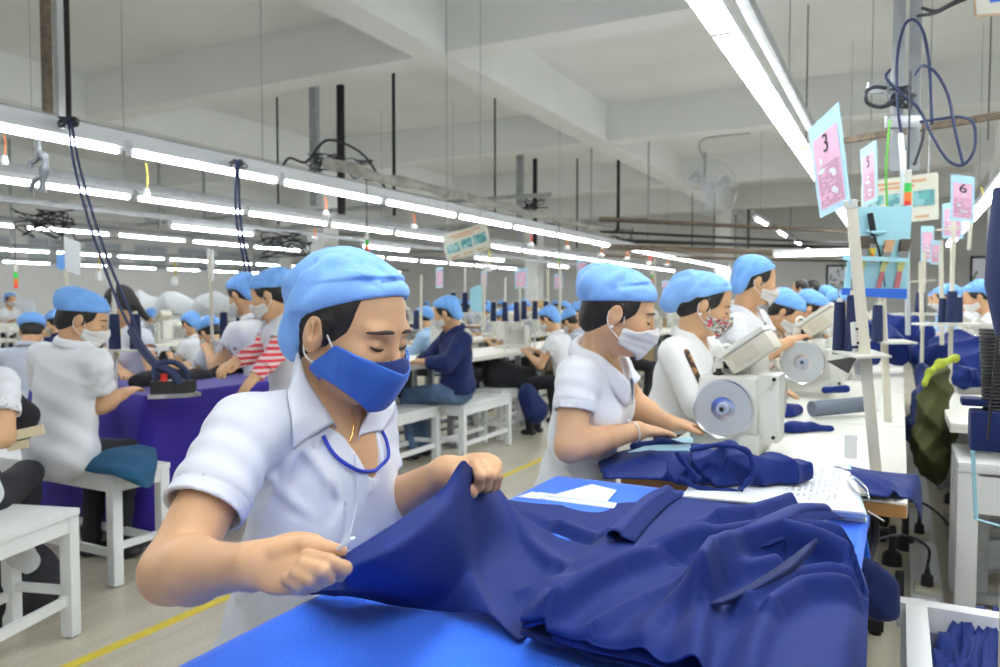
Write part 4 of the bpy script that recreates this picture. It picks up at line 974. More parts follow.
        cl = np.min([list(glo(fr, p)) for p in [(x, y, z) for x in (-.1, .1) for y in (-.19, .12) for z in (-.33, .16)]], 0); ch_ = np.max([list(glo(fr, p)) for p in [(x, y, z) for x in (-.1, .1) for y in (-.19, .12) for z in (-.33, .16)]], 0)
    ho = fin(surf('hair', lambda X: hair_sdf(loc(fr, X), sk.get('long', 0.0), False, sk.get('cap', 0)) * hs, cl, ch_, max(h * 0.9, 0.003), sk.get('hairm', M['hair'])))
    if sk.get('mask', 1) is not None:
        mk = sk.get('mask', 1)
        mo = fin(surf('face_mask', lambda X: mask_sdf(loc(fr, X), mk) * hs, lo, hi, min(max(h * 0.5, 0.0018), 0.004), sk.get('maskm', M['wmask'])))
        if h < 0.009:
            for s in (-1, 1):
                t = MB(); e0 = (s * 0.069, 0.022, -0.024) if mk else (s * 0.0715, 0.030, -0.018); e1 = (s * 0.064, 0.026, -0.066) if mk else (s * 0.070, 0.006, -0.055)
                t.tube(spline([glo(fr, p) for p in (e0, (s * 0.078, 0.012, 0.006), (s * 0.081, 0.002, 0.026), (s * 0.078, -0.022, 0.02), (s * 0.076, -0.026, -0.015), (s * 0.082, -0.012, -0.043), e1)], 6), 0.0016 if h > 0.003 else 0.0014, n=6)
                fin(t.build('ear_loop', M['elastic'], r))
    bvh_ = bvh_of(bo) if (h < 0.0065) else None
    def pj(p, o):
        q, n_, i_, d_ = bvh_.find_nearest(p); return q + n_ * o
    if h < 0.0065 or sk.get('eyes'):
        for s in (-1, 1):
            e = MB(); cc = [pj(glo(fr, (s * (0.0315 + 0.0155 * u), 0.0725 + 0.0118 * math.sqrt(max(0, 1 - (u * 0.88) ** 2)), 0.0005 + (-0.0026 if fine else -0.001) * (1 - u * u) + 0.0022 * u)), 0.0006) for u in np.linspace(-1, 1, 9)]
            e.tube(cc, [0.0008, 0.0016, 0.0023, 0.0027, 0.0028, 0.0027, 0.0023, 0.0018, 0.0010], n=6); fin(e.build('eyelashes', M['hair'], r))
            e = MB(); cc = [pj(glo(fr, (s * (0.034 + 0.024 * u), 0.0855 - 0.010 * max(0, u) ** 2 - 0.006 * max(0, u), 0.0245 + 0.004 * (1 - u * u) - 0.003 * u)), -0.0008) for u in np.linspace(-1, 1, 9)]
            e.tube(cc, [0.0020, 0.0034, 0.0038, 0.0038, 0.0036, 0.0033, 0.0029, 0.0024, 0.0014], n=6); fin(e.build('eyebrow', M['brow'], r))
    # collar
    if sk.get('collar', 1):
        ci = []; n = 22
        for i in range(n + 1):
            u = i / n * 2 - 1; a = u * PI * 0.93                                   # angle round the neck from the back
            R1, R2 = 0.062, 0.089; tipk = max(0, abs(u) - 0.62) / 0.38
            cx, cy = math.sin(a), -math.cos(a); drop = 0.05 * tipk ** 1.3; 
            c0 = N + up * 0.012 + fw * 0.004 - up * (0.075 * tipk) + fw * (0.035 * tipk)
            i_ = c0 + rt * cx * R1 * (1 - 0.25 * tipk) + fw * cy * R1 
            t_ = c0 + rt * cx * (R1 + 0.006) * (1 - 0.22 * tipk) + fw * cy * (R1 + 0.006) + up * 0.040
            o_ = c0 + rt * cx * (R2 + 0.012 * tipk) + fw * cy * (R2 * (1 - 0.05 * tipk)) - up * (0.002 + 0.055 * tipk)
            m_ = (t_ + o_) / 2 + (rt * cx + fw * cy) * 0.006
            ci.append([i_, t_, t_ * 0.7 + o_ * 0.3 + (rt * cx + fw * cy) * 0.006, m_, o_])
        if not sk.get('collar_pts'): fin(grid_mesh('collar', ci, sk.get('shirt', M['shirt']), thick=0.003, sub=1))
    # lower body
    if sk.get('legs') is not None:
        K = sk['legs']; 
        def tr(X):
            d = ell(X, V(*Q), (0.148 * b, 0.106 * b, 0.12), TR)
            for hip, knee, foot in K:
                d = smin(d, cone(X, hip, knee, 0.082, 0.058), 0.04); d = smin(d, cone(X, knee, foot, 0.056, 0.042), 0.02)
            d += 0.003 * np.sin(X[:, 2] * 60 + X[:, 0] * 30)
            return smax(d, -torso(X, 0.02) , 0.004) if False else d
        ap = [p for q in K for p in q] + [Q]; lo2 = np.min([list(p) for p in ap], 0) - 0.17; hi2 = np.max([list(p) for p in ap], 0) + 0.17; lo2[2] = 0.0
        fin(surf('trousers', tr, lo2, hi2, max(h, 0.006), sk.get('trouser', M['black'])))
        for hip, knee, foot in K:
            fw2 = Vector((sk['hf'][0], sk['hf'][1], 0)).normalized(); s = MB(); p = Vector((foot[0], foot[1], 0.035))
            s.sph(p + fw2 * 0.05, 0.05, 12, (1, 1, 0.62)); s.sph(p - fw2 * 0.02, 0.042, 12, (1, 1, 0.7)); s.bar(p - fw2 * 0.03, p + fw2 * 0.06, 0.07, 0.05, bev=0.02); fin(s.build('shoe', M['blk'], r))
    return r, fr, dict(tp=tp, up=up, rt=rt, fw=fw, N=N, torso=torso, fin=fin, shirt=so, body=bo)

# ---------------------------------------------------------- the nearest woman
D = 1.0
SK = dict(H=P(352, 329, 1.275), hf=(0.94, -0.02, -0.35), hs=1.03,
  N=P(338, 428, 1.31), Q=P(292, 655, 1.37), SR=P(243, 433, 1.17), SL=P(366, 412, 1.46),
  ER=P(172, 572, 1.0), WR=P(252, 566, 0.885), EL=P(374, 512, 1.42), WL=P(446, 472, 1.30),
  cap=0, mask=0, maskm=M['bmask'], sleeve=0.60, flare=1.0, vneck=0.075, hem=-0.12, collar_pts=True, cut=0.5)
def rel(px, py, d): return P(px, py, d)
# right hand pinching the cloth edge: fingers given joint by joint
HRn = dict(W=SK['WR'], d=fr_dir(SK['WR'], P(330, 560, 0.86)), n=Vector((0, 0, 1)), t=Vector((0, 0, 1)), s=1.0, ch=[])
_d = HRn['d']; _n = (UP * 0.75 - FW * 0.66); _n = (_n - _d * _n.dot(_d)).normalized(); HRn['n'] = _n; HRn['t'] = _d.cross(_n) * -1
HRn['ch'] = [([P(308, 556, 0.848), P(329, 561, 0.840), P(345, 568, 0.845), P(340, 576, 0.86)], [0.0088, 0.0082, 0.0078, 0.007]),
             ([P(303, 565, 0.838), P(321, 571, 0.826), P(328, 578, 0.840), P(318, 583, 0.85)], [0.0088, 0.0082, 0.0076, 0.007]),
             ([P(296, 573, 0.834), P(310, 580, 0.826), P(315, 585, 0.840), P(306, 588, 0.85)], [0.0085, 0.0078, 0.0072, 0.0065]),
             ([P(288, 579, 0.838), P(299, 585, 0.832), P(304, 589, 0.845), P(297, 590, 0.85)], [0.0078, 0.0072, 0.0066, 0.006]),
             ([P(278, 552, 0.875), P(303, 545, 0.872), P(326, 548, 0.868), P(342, 551, 0.862)], [0.0130, 0.0102, 0.0088, 0.0068])]
HLn = dict(W=SK['WL'], d=fr_dir(SK['WL'], P(478, 470, 1.28)), s=1.0, ch=[])
_d = HLn['d']; _n = (-FW * 0.55 + UP * 0.8); _n = (_n - _d * _n.dot(_d)).normalized(); HLn['n'] = _n; HLn['t'] = _d.cross(_n)
HLn['ch'] = [([P(474, 463, 1.25), P(480, 476, 1.22), P(478, 487, 1.235), P(474, 488, 1.25)], [0.0095, 0.0092, 0.0085, 0.0075]),
             ([P(480, 463, 1.27), P(488, 475, 1.24), P(486, 487, 1.25), P(480, 489, 1.265)], [0.0095, 0.0092, 0.0085, 0.0075]),
             ([P(485, 465, 1.29), P(494, 476, 1.26), P(492, 487, 1.27), P(486, 490, 1.285)], [0.0092, 0.009, 0.0082, 0.0072]),
             ([P(488, 467, 1.31), P(498, 477, 1.285), P(496, 486, 1.29), P(490, 490, 1.30)], [0.0085, 0.0082, 0.0075, 0.0065]),
             ([P(456, 474, 1.27), P(462, 482, 1.24), P(468, 490, 1.22), P(473, 494, 1.225)], [0.0125, 0.0105, 0.0092, 0.0078])]
SK['HR'] = HRn; SK['HL'] = HLn
def f_(p, q, w, a): return (P(*p), P(*q), w, a)
SK['shirt_f'] = [f_((215, 425, 1.16), (205, 470, 1.1), 0.009, 0.006), f_((300, 450, 1.18), (260, 520, 1.2), 0.010, 0.009), f_((330, 480, 1.2), (320, 540, 1.2), 0.009, 0.007), f_((385, 430, 1.3), (372, 500, 1.25), 0.008, 0.007), f_((240, 560, 1.25), (330, 530, 1.2), 0.012, 0.010), f_((250, 620, 1.27), (300, 545, 1.22), 0.012, -0.010), f_((300, 440, 1.2), (345, 500, 1.2), 0.012, 0.010), f_((262, 470, 1.18), (330, 540, 1.2), 0.010, 0.009), f_((245, 500, 1.2), (290, 560, 1.22), 0.010, 0.008),
   f_((240, 470, 1.15), (215, 505, 1.1), 0.010, 0.007), f_((260, 450, 1.17), (235, 500, 1.12), 0.009, -0.009), f_((230, 440, 1.12), (190, 490, 1.05), 0.010, 0.006), f_((225, 540, 1.25), (300, 600, 1.25), 0.013, 0.010), 
   f_((350, 500, 1.2), (300, 600, 1.22), 0.009, 0.009), f_((370, 510, 1.22), (340, 560, 1.2), 0.008, 0.009), f_((225, 600, 1.25), (290, 570, 1.25), 0.012, 0.009), f_((270, 500, 1.18), (350, 545, 1.18), 0.008, -0.010)]
def cap_main(L, d, X):
    q = cone(L, (0.095, -0.055, 0.005), (0.05, 0.05, 0.135), 0.0); d = d - 0.007 * np.exp(-(q / 0.010) ** 2)
    q = cone(L, (0.10, -0.06, -0.01), (0.095, -0.02, 0.07), 0.0); d = d + 0.006 * np.exp(-(q / 0.008) ** 2)
    q = cone(L, (0.08, -0.10, -0.03), (0.07, -0.06, 0.09), 0.0); d = d + 0.007 * np.exp(-(q / 0.010) ** 2)
    q = cone(L, (0.06, -0.14, -0.05), (0.06, -0.10, 0.06), 0.0); d = d - 0.005 * np.exp(-(q / 0.012) ** 2)
    return d
SK['cap_x'] = cap_main
rw, frw, T = person('person', SK, 'nearest woman, in white shirt, light blue cap and blue mask, holding navy cloth', h=0.0026)
fin = T['fin']; bvS = bvh_of(T['shirt']); bvB = bvh_of(T['body'])
def patch(name, poly, m, off, bvh, thick=0.0015, n=10):      # a flap of cloth lying on the shirt: four edge curves in px
    A = [Vector((p[0], p[1], 0)) for p in poly]; pts = []
    for i in range(n + 1):
        row = []
        for j in range(n + 1):
            u = i / n; v = j / n; p = A[0] * (1 - u) * (1 - v) + A[1] * u * (1 - v) + A[2] * u * v + A[3] * (1 - u) * v
            row.append(on(bvh, p.x, p.y, off + 0.004 * math.sin(PI * v)))
        pts.append(row)
    return fin(grid_mesh(name, pts, m, rw, thick=thick))
def blendpts(A, Bv, lift):
    return None
def flap(name, inner, outer, m, oi, oo, bulge=0.008, n=10):
    A = [on(bvB, x, y, oi) for x, y in inner]; B_ = [on(bvS, x, y, oo) for x, y in outer]; A = spline(A, 6); B_ = spline(B_, 6); G = []
    for a_, b_ in zip(A, B_):
        nn = (-FW * 0.8 + UP * 0.5); G.append([a_ - (b_ - a_) * 0.05 - UP * 0.01, a_] + [a_ * (1 - v) + b_ * v + nn * bulge * math.sin(PI * v) for v in (0.1, 0.3, 0.5, 0.7, 0.85, 1.0)])
    return fin(grid_mesh(name, G, m, rw, thick=0.0028))
flap('collar', [(304, 352), (311, 376), (322, 402), (333, 424)], [(286, 372), (286, 398), (289, 424), (292, 449)], M['shirt'], 0.011, 0.006)
flap('collar', [(367, 398), (364, 410), (360, 422), (356, 436)], [(380, 386), (388, 396), (393, 410), (380, 432)], M['shirt'], 0.008, 0.006, 0.004)
mo = [c for c in rw.children if c.name.startswith('face_mask')][0]; bvM = bvh_of(mo)
lin = fin(surf('mask_lining', lambda X: mask_sdf(loc(frw, X), 3) * 1.03, np.array(frw['c']) - 0.16, np.array(frw['c']) + 0.16, 0.002, M['navyin']))
mb = MB(); mb.tube([(lambda q: q[0] + q[1] * 0.0003)(bvM.find_nearest(glo(frw, (x, 0.105 - 9 * x * x * 1.6, -0.0285 + 0.26 * abs(x))))) for x in np.linspace(-0.066, 0.066, 25)], 0.0014, n=6); fin(mb.build('mask_piping', M['bmask_edge'], rw))
def on2(x, y, o):
    a, b = on(bvS, x, y, o), on(bvB, x, y, o + 0.002); return min((a, b), key=lambda q: (q - Vector((0, 0, CAMZ))).length)
mb = MB(); mb.tube(spline([on2(x, y, 0.006) for x, y in [(322, 436), (328, 448), (336, 458), (347, 466), (358, 471), (370, 471), (380, 467), (385, 458), (384, 444), (379, 432)]], 4), 0.0032, n=8); fin(mb.build('lanyard', M['lanyard'], rw))
mb = MB(); mb.tube(spline([on(bvS, x, y, 0.003) for x, y in [(354, 455), (356, 480), (355, 505), (350, 530), (344, 552)]], 4), 0.0022, n=6); fin(mb.build('placket', M['shirt'], rw))
mb = MB(); mb.tube(spline([on(bvB, x, y, 0.002) for x, y in [(351, 408), (353, 420), (352, 432), (349, 442)]], 5), 0.0012, n=6); fin(mb.build('necklace', M['gold'], rw))
# embroidery on the cap band
capo = [c for c in rw.children if c.name.startswith('cap')][0]; bvC = bvh_of(capo)
cu = bpy.data.curves.new('txt', 'FONT'); cu.body = 'Bonchilo'; cu.size = 1.0; cu.shear = 0.4; to = bpy.data.objects.new('txt', cu); col.objects.link(to)
dg = bpy.context.evaluated_depsgraph_get(); me = bpy.data.meshes.new_from_object(to.evaluated_get(dg)); bpy.data.objects.remove(to)
wd_ = max(v.co.x for v in me.vertices); 
for v in me.vertices:
    px = 380 + 15.5 * v.co.x / wd_; py = 283.5 - (v.co.y) * 4.6 - 1.5 * v.co.x / wd_; v.co = on(bvC, px, py, 0.0012)
fin(link_mesh('embroidery', me, mat('embroidery_thread', (0.02, 0.06, 0.35), 0.6), rw))
# white chalk pinched by thumb and finger
mb = MB(); mb.bar(P(338, 548.5, 0.853), P(353, 538, 0.845), 0.009, 0.003, bev=0.001); tag(mb.build('tailor_chalk', M['paper']), 'small white chalk held in the nearest woman\'s right hand', 'chalk')
# ------------------------------------------------------------------ the navy cloth on the blue table
def upnet(net, nu, nv):
    rows = [spline([Vector(p) for p in row], nu) for row in net]; cols = []
    for j in range(len(rows[0])): cols.append(spline([r[j] for r in rows], nv))
    return cols                                            # [u][v] of (px,py,z)
def seg_s(p, pl):                                          # signed distance to a polyline and running parameter
    best = 1e9; s = 1; L = 0
    for i in range(len(pl) - 1):
        a, b = pl[i], pl[i + 1]; ab = b - a; t = max(0, min(1, (p - a).dot(ab) / ab.dot(ab))); q = p - a - ab * t; d = q.length
        if d < best: best = d; s = 1 if (ab.x * q.y - ab.y * q.x) > 0 else -1; L = (i + t) / (len(pl) - 1)
    return best * s, L
def sheet(name, net, fl, m, nu=18, nv=22, thick=0.0022, par=None, noise=0.0015, skirt=0.0):
    G = upnet(net, nu, nv); F = []
    for pl, wl, wr, amp in fl: F.append(([Vector(at(x, y, TZ + 0.03)[:2]) for x, y in pl], wl, wr, amp))
    pts = []
    for row in G:
        r = []
        for q in row:
            p = at(q.x, q.y, q.z) if q.z < 1 else at(q.x, q.y, q.z); xy = Vector(p[:2]); dz = 0
            for pl, wl, wr, amp in F:
                s, t = seg_s(xy, pl); w = (wl if s > 0 else wr) * 0.85; dz += amp * 1.25 * math.exp(-(s / w) ** 2) 
            dz += noise * 0.7 * (math.sin(p.x * 17 + 3 * math.sin(p.y * 11)) + math.sin(p.y * 19 + 2 * math.sin(p.x * 13 + 1)))
            r.append(p + Vector((0, 0, dz)))
        pts.append(r)
    return grid_mesh(name, pts, m, par, thick=thick)
netA = [[(338,559,.925),(385,530,.93),(430,499,.935),(474,468,.945),(500,497,.80),(560,505,.760),(640,503,.760)],
        [(343,571,.917),(392,552,.918),(440,514,.925),(480,490,.90),(520,514,.785),(580,520,.763),(640,518,.765)],
        [(345,582,.885),(400,572,.875),(452,546,.865),(495,535,.81),(540,543,.768),(590,546,.765),(630,540,.768)],
        [(338,590,.83),(402,590,.82),(455,584,.80),(492,575,.785),(535,575,.768),(575,572,.768),(610,562,.772)],
        [(296,592,.770),(380,603,.762),(448,613,.762),(500,634,.762),(522,640,.762),(535,612,.764),(575,588,.768)]]
flA = [([(352,590),(400,585),(448,560),(480,515)], .045, .014, .026), ([(470,500),(520,535),(555,560)], .035, .02, .014), ([(445,560),(470,590),(500,630)], .02, .035, .016),
       ([(560,520),(600,535),(620,530)], .03, .015, .012), ([(500,505),(560,525),(590,535)], .02, .02, -.006), ([(530,590),(575,570),(612,535)], .02, .03, .014), ([(365,582),(390,578),(430,574)], .006, .010, .006)]
oA = sheet('held_cloth', netA, flA, M['navy'], 20, 24); tag(oA, 'navy garment piece held up between the hands of the nearest woman', 'fabric')
netB = [[(652,495,.800),(690,499,.800),(740,504,.800),(790,507,.800),(822,517,.800),(848,545,.790)],
        [(614,530,.808),(670,526,.812),(730,530,.812),(790,532,.812),(832,548,.81),(865,580,.79)],
        [(572,562,.812),(640,560,.818),(710,560,.822),(780,560,.822),(836,575,.82),(868,603,.79)],
        [(542,590,.812),(610,595,.822),(690,598,.828),(770,592,.83),(838,602,.826),(867,622,.80)],
        [(522,616,.808),(590,630,.815),(670,640,.825),(760,640,.835),(835,642,.835),(866,652,.80)],
        [(520,622,.800),(590,645,.805),(662,664,.812),(745,700,.825),(830,722,.83),(862,700,.79)]]
flB = [([(650,497),(632,512),(612,533)], .012, .014, .014), ([(722,540),(750,536),(780,522),(802,511),(824,512)], .030, .016, .024), 
       ([(560,640),(620,606),(680,580),(760,562),(838,562)], .035, .016, .030), ([(700,650),(712,622),(740,596),(780,578),(815,592),(845,605)], .03, .016, .046),
       ([(640,585),(680,575),(700,572)], .02, .02, .008), ([(745,655),(790,625),(830,612),(850,612)], .02, .014, .022), ([(770,667),(800,640),(850,628)], .014, .014, .012),
       ([(560,590),(640,580)], .03, .03, -.006), ([(730,556),(790,545),(840,548)], .014, .012, .010), ([(690,760),(698,690),(704,655),(716,630),(740,614),(775,602)], .026, .014, .020), ([(740,760),(756,700),(770,664),(796,642),(840,628),(880,620)], .022, .015, .014), ([(620,760),(636,700),(650,665),(680,640)], .025, .016, .009), ([(560,612),(640,590),(700,590)], .016, .02, -.008), ([(600,660),(640,640),(690,622)], .02, .012, .012)]
oB = sheet('draped_cloth', netB, flB, M['navy'], 34, 34, noise=0.001); tag(oB, 'top navy garment piece spread in folds over the right half of the blue table', 'fabric')
def shift(net, dx, dy, dz, k=1.0): return [[(x + dx * (1 if i < len(r) - 2 else 0), y + dy * (j / 5.0), z - dz) for i, (x, y, z) in enumerate(r)] for j, r in enumerate(net)]
o = sheet('draped_cloth', shift(netB, 3, 7, .010), flB[2:4] + [([(590,650),(640,648),(690,640)], .02, .01, .008)], M['navy'], 14, 16, noise=0.002); tag(o, 'second navy piece of the folded stack, its edge showing under the top one', 'fabric')
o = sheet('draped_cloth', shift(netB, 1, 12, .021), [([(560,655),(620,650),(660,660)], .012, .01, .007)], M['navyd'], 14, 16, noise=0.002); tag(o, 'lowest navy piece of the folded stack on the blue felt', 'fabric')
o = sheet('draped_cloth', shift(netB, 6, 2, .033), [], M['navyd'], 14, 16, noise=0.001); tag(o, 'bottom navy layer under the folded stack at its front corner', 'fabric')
# pointed flap lying across the folds
fp = [[(708,604,.850),(744,588,.856),(781,565,.862),(816,538,.868)], [(718,604,.853),(753,589,.861),(789,567,.867),(817,540,.865)], [(732,604,.844),(763,589,.851),(797,568,.857),(819,542,.860)]]
o = sheet('fabric_flap', fp, [], M['navyd'], 10, 8, noise=0.0); tag(o, 'narrow pointed dark flap lying across the navy folds', 'fabric')
# second fold with an open end, as a rolled lip
def roll(name, pp, r0, label, m='navy', open_=0.75):
    pts = spline([at(*p) for p in pp], 8); G = []
    for i, p in enumerate(pts):
        t = (pts[min(i + 1, len(pts) - 1)] - pts[max(0, i - 1)]).normalized(); u = Vector((0, 0, 1)); w = t.cross(u).normalized(); row = []
        for k in range(15):
            a = -0.5 * PI + 2 * PI * open_ * k / 14; rr = r0 * (1 - 0.25 * abs(i / len(pts) - 0.4)); row.append(p + u * (rr * math.sin(a) * 0.8) + w * rr * math.cos(a))
        row.append(row[-1] - w * r0 * 1.6 - u * r0 * 0.4); G.append(row)
    o = grid_mesh(name, G, M[m], thick=0.002); return tag(o, label, 'fabric')
roll('rolled_hem', [(668,490,.812),(650,500,.815),(632,516,.822),(614,536,.826)], 0.014, 'rolled edge of navy cloth pointing to the second seated woman')
roll('rolled_hem', [(824,510,.838),(800,511,.850),(775,522,.856),(748,534,.858),(724,539,.850)], 0.016, 'rolled lip of navy cloth in front of the white paper stack')

def bundle(name, pts, rs, label, m='navy', h=0.006, amp=0.006, fr=45, flat=None, k=0.02, cat='fabric', group=None, seed=0.0, holes=()):
    pts = [Vector(p) for p in pts]
    def f(X):
        d = None
        for i in range(len(pts) - 1 if len(pts) > 1 else 1):
            q = cone(X, pts[i], pts[min(i + 1, len(pts) - 1)], rs[i], rs[min(i + 1, len(rs) - 1)]); d = q if d is None else smin(d, q, k)
        x, y, z = X[:, 0], X[:, 1], X[:, 2]
        u_ = fr * (0.8 * x + 0.5 * y + 0.5 * z) + 2.4 * np.sin(fr * 0.34 * (y - 0.7 * z) + seed) + 1.4 * np.sin(fr * 0.22 * x + 2 * seed)
        v_ = fr * 1.3 * (0.6 * y - 0.7 * x + 0.6 * z) + 2.0 * np.sin(fr * 0.4 * x + seed + 1) + 1.2 * np.sin(fr * 0.5 * z)
        d = d + amp * (1.5 * np.abs(np.sin(u_ * 0.5)) + 0.8 * np.abs(np.sin(v_ * 0.5)) - 1.1)
        for c, r in holes: d = smax(d, -sphere(X, c, r), 0.006)
        if flat is not None: d = smax(d, flat - z, 0.006)
        return d
    a = np.array([list(p) for p in pts]); R_ = max(rs) + 0.02
    o = surf(name, f, a.min(0) - R_, a.max(0) + R_, h, M[m]); return tag(o, label, cat, group)
T2 = TZ + 0.001
# dark bundle and flat pieces on the first machine table
sb = at(740, 490, TZ + 0.03)
bundle('tied_bundle', [P(662, 480, 1.80), P(690, 472, 1.80), P(724, 470, 1.79), P(765, 474, 1.79), P(790, 474, 1.80)], [0.022, 0.050, 0.060, 0.048, 0.046], 'dark navy bundle of rolled garment pieces lying on the white paper stack', h=0.0035, amp=0.013, fr=70, flat=TZ + 0.044, holes=[(P(712, 470, 1.735), 0.022), (P(688, 476, 1.75), 0.015), (P(744, 482, 1.735), 0.017)])
mb = MB()
for pp in ([(678,478),(700,488),(735,492),(768,498),(785,500)], [(690,450),(720,445),(748,452),(752,475),(740,490)], [(676,452),(690,470),(700,480)]): 
    mb.tube(spline([P(x, y, 1.735 - 0.008 * i) for i, (x, y) in enumerate(pp)], 6), [0.005 + 0.003 * math.sin(k_ * 0.7) ** 2 for k_ in range(6 * (len(pp) - 1) + 1)], n=8)
tag(mb.build('cloth_tie', M['navy']), 'twisted navy strips wound round the dark bundle', 'fabric')
# paper stack
def slab_px(c4, z, th, name, m, label, cat, group=None, par=None):
    mb = MB(); mb.quadslab([at(x, y, z) for x, y in c4], th); o = mb.build(name, M[m] if isinstance(m, str) else m, par, smooth=False); return tag(o, label, cat, group) if label else o
for i in range(9):
    z = TZ + 0.006 + i * 0.0042; r_ = random.Random(i); dx = r_.uniform(-3, 3)
    slab_px([(684 + dx, 502 - i * 0.8), (866 + dx * 0.6, 522 - i * 1.2), (848 + dx, 470 - i * 1.0), (712 + dx, 462 - i * 0.9)], z, 0.0036, 'paper_sheaf', ['cyanlt', 'paper'][(i % 3 != 0)], '%s paper sheaf of the stack under the dark bundle' % ['lowest', 'second lowest', 'third', 'fourth', 'middle', 'sixth', 'seventh', 'second highest', 'topmost'][i], 'paper', 'paper stack on the first machine table')
# printed lines and clipboard clip
mb = MB()
for i in range(26):
    y = 468 + i * 1.25; x0_ = 790 - i * 0.3; 
    for j in range(9):
        if random.random() < 0.75: a = at(x0_ + j * 6.2, y, TZ + 0.0402); b = at(x0_ + j * 6.2 + 3.8, y + 0.12, TZ + 0.0402); mb.bar(a, b, 0.0009, 0.0004, upv=(0, 0, 1))
o = mb.build('printed_figures', M['ink'], bpy.data.objects['paper_sheaf.008']); 
mb = MB(); mb.bar(at(850, 479, TZ + 0.05), at(864, 495, TZ + 0.05), 0.018, 0.005, bev=0.002); mb.tube(spline([at(846, 478, TZ + 0.05), at(853, 476, TZ + 0.055), at(866, 488, TZ + 0.055), at(869, 499, TZ + 0.045)], 6), 0.002); tag(mb.build('paper_clip', M['chrome']), 'metal clip at the right edge of the paper stack', 'clip')
mb = MB(); mb.tube([at(868, 511, TZ + 0.012), at(884, 521, TZ + 0.004)], 0.0018); tag(mb.build('thin_stick', M['cream2']), 'thin pale stick poking out of the paper stack', 'stick')
# navy pieces hanging over the right end of the first table
netC = [[(812,462,.762),(840,464,.762),(870,470,.764),(900,474,.762),(918,476,.75)], [(820,474,.768),(850,478,.772),(880,484,.766),(908,486,.76),(921,490,.72)], [(845,488,.766),(866,494,.768),(890,498,.762),(912,500,.74),(922,520,.66)]]
o = sheet('navy_offcut', netC, [([(820,466),(860,478),(900,492)], .02, .01, .015), ([(860,470),(890,480)], .015, .015, .01)], M['navy'], 8, 8, thick=0.003); tag(o, 'navy pieces hanging over the right end of the first machine table', 'fabric')
bundle('folded_pieces', [P(815, 462, 2.35), P(850, 466, 2.35), P(893, 482, 2.2)], [0.022, 0.025, 0.03], 'crumpled navy offcuts around the foot of the tall cream pole', h=0.005, amp=0.005, fr=50, flat=T2)
# flat pieces near the hands of the second woman
netD = [[(598,462,.765),(620,452,.772),(650,448,.775),(690,452,.77)], [(600,470,.765),(630,464,.775),(660,460,.778),(692,466,.772)], [(604,478,.765),(640,478,.768),(670,479,.768),(694,478,.766)]]
o = sheet('navy_piece', netD, [([(605,470),(650,458),(690,462)], .02, .01, .012)], M['navy'], 8, 8, thick=0.004); tag(o, 'navy panels in front of the second seated woman', 'fabric')
slab_px([(628, 452), (694, 449), (694, 436), (660, 440)], TZ + 0.028, 0.012, 'folded_blue_piece', 'cyanlt', 'folded light blue pieces under the hands of the second seated woman', 'fabric')
slab_px([(612, 474), (700, 476), (700, 460), (640, 458)], TZ + 0.010, 0.006, 'paper_sheaf', 'paper', 'white papers under the forearms of the second seated woman', 'paper')
bundle('navy_piece', [P(634, 447, 2.32), P(660, 443, 2.36), P(690, 447, 2.36)], [0.012, 0.018, 0.014], 'navy panels tucked under the wrists of the second seated woman', h=0.005, amp=0.004, fr=50, flat=T2)
# paper patterns on the blue felt
z = TZ + 0.013
slab_px([(548, 496), (606, 502), (617, 490), (592, 484)], z, 0.0015, 'paper_pattern', 'paper', 'wide white paper pattern piece on the blue felt', 'paper')
slab_px([(519, 496), (620, 509), (632, 505), (540, 492)], z - 0.0025, 0.0015, 'paper_pattern', 'paper', 'long narrow white paper strip on the blue felt', 'paper')
slab_px([(517, 496.5), (539, 499), (549, 494), (532, 491.5)], z - 0.0005, 0.0012, 'paper_pattern', 'paper', 'small square white paper at the left end of the strip', 'paper')
# things on the tables further along
def pxbundle(name, pp, rs, label, **k): return bundle(name, [P(*p) for p in pp], rs, label, **k)
gr = MB(); a = P(812, 409, 3.05); b = P(866, 404, 3.12); gr.cyl(a, b, 0.032, n=20); tag(gr.build('cloth_roll', M['grayc']), 'grey cloth roll lying on the second machine table', 'fabric')
pxbundle('navy_piece', [(790, 430, 2.72), (812, 428, 2.75), (830, 429, 2.75)], [0.03, 0.022, 0.012], 'pointed navy piece behind the nearest machine', h=0.005, amp=0.004, flat=T2)
pxbundle('navy_piece', [(785, 412, 3.1), (797, 410, 3.15)], [0.04, 0.03], 'small navy piece between the two machines', h=0.006, amp=0.004, flat=T2)
pxbundle('navy_piece', [(825, 390, 3.6), (846, 389, 3.6)], [0.02, 0.018], 'navy piece on the third machine table by the blue card', h=0.006, amp=0.003, flat=T2)
pxbundle('navy_heap', [(862, 352, 4.9), (885, 345, 4.9), (915, 358, 4.9)], [0.09, 0.11, 0.07], 'navy cloth heap behind the tall cream pole', h=0.01, amp=0.034, fr=26)
pxbundle('navy_heap', [(868, 330, 5.6), (898, 330, 5.6), (925, 336, 5.6)], [0.10, 0.12, 0.10], 'farther navy cloth heap behind the tall cream pole', h=0.012, amp=0.034, fr=26, seed=1)
pxbundle('navy_heap', [(935, 355, 4.7), (958, 352, 4.6), (985, 365, 4.3)], [0.10, 0.12, 0.10], 'large navy heap on the table right of the gutter', h=0.01, amp=0.034, fr=26, seed=2)
pxbundle('navy_heap', [(955, 378, 3.9), (965, 375, 3.95), (978, 382, 3.9)], [0.05, 0.06, 0.05], 'small navy heap beside the white box', h=0.008, amp=0.018, fr=40, seed=3)
pxbundle('hanging_cloth', [(925, 372, 4.1), (928, 395, 4.0), (918, 430, 3.9), (922, 450, 3.85)], [0.05, 0.07, 0.075, 0.05], 'navy cloth hanging in the gutter beside the olive garment', h=0.008, amp=0.016, fr=40, m='navyd')
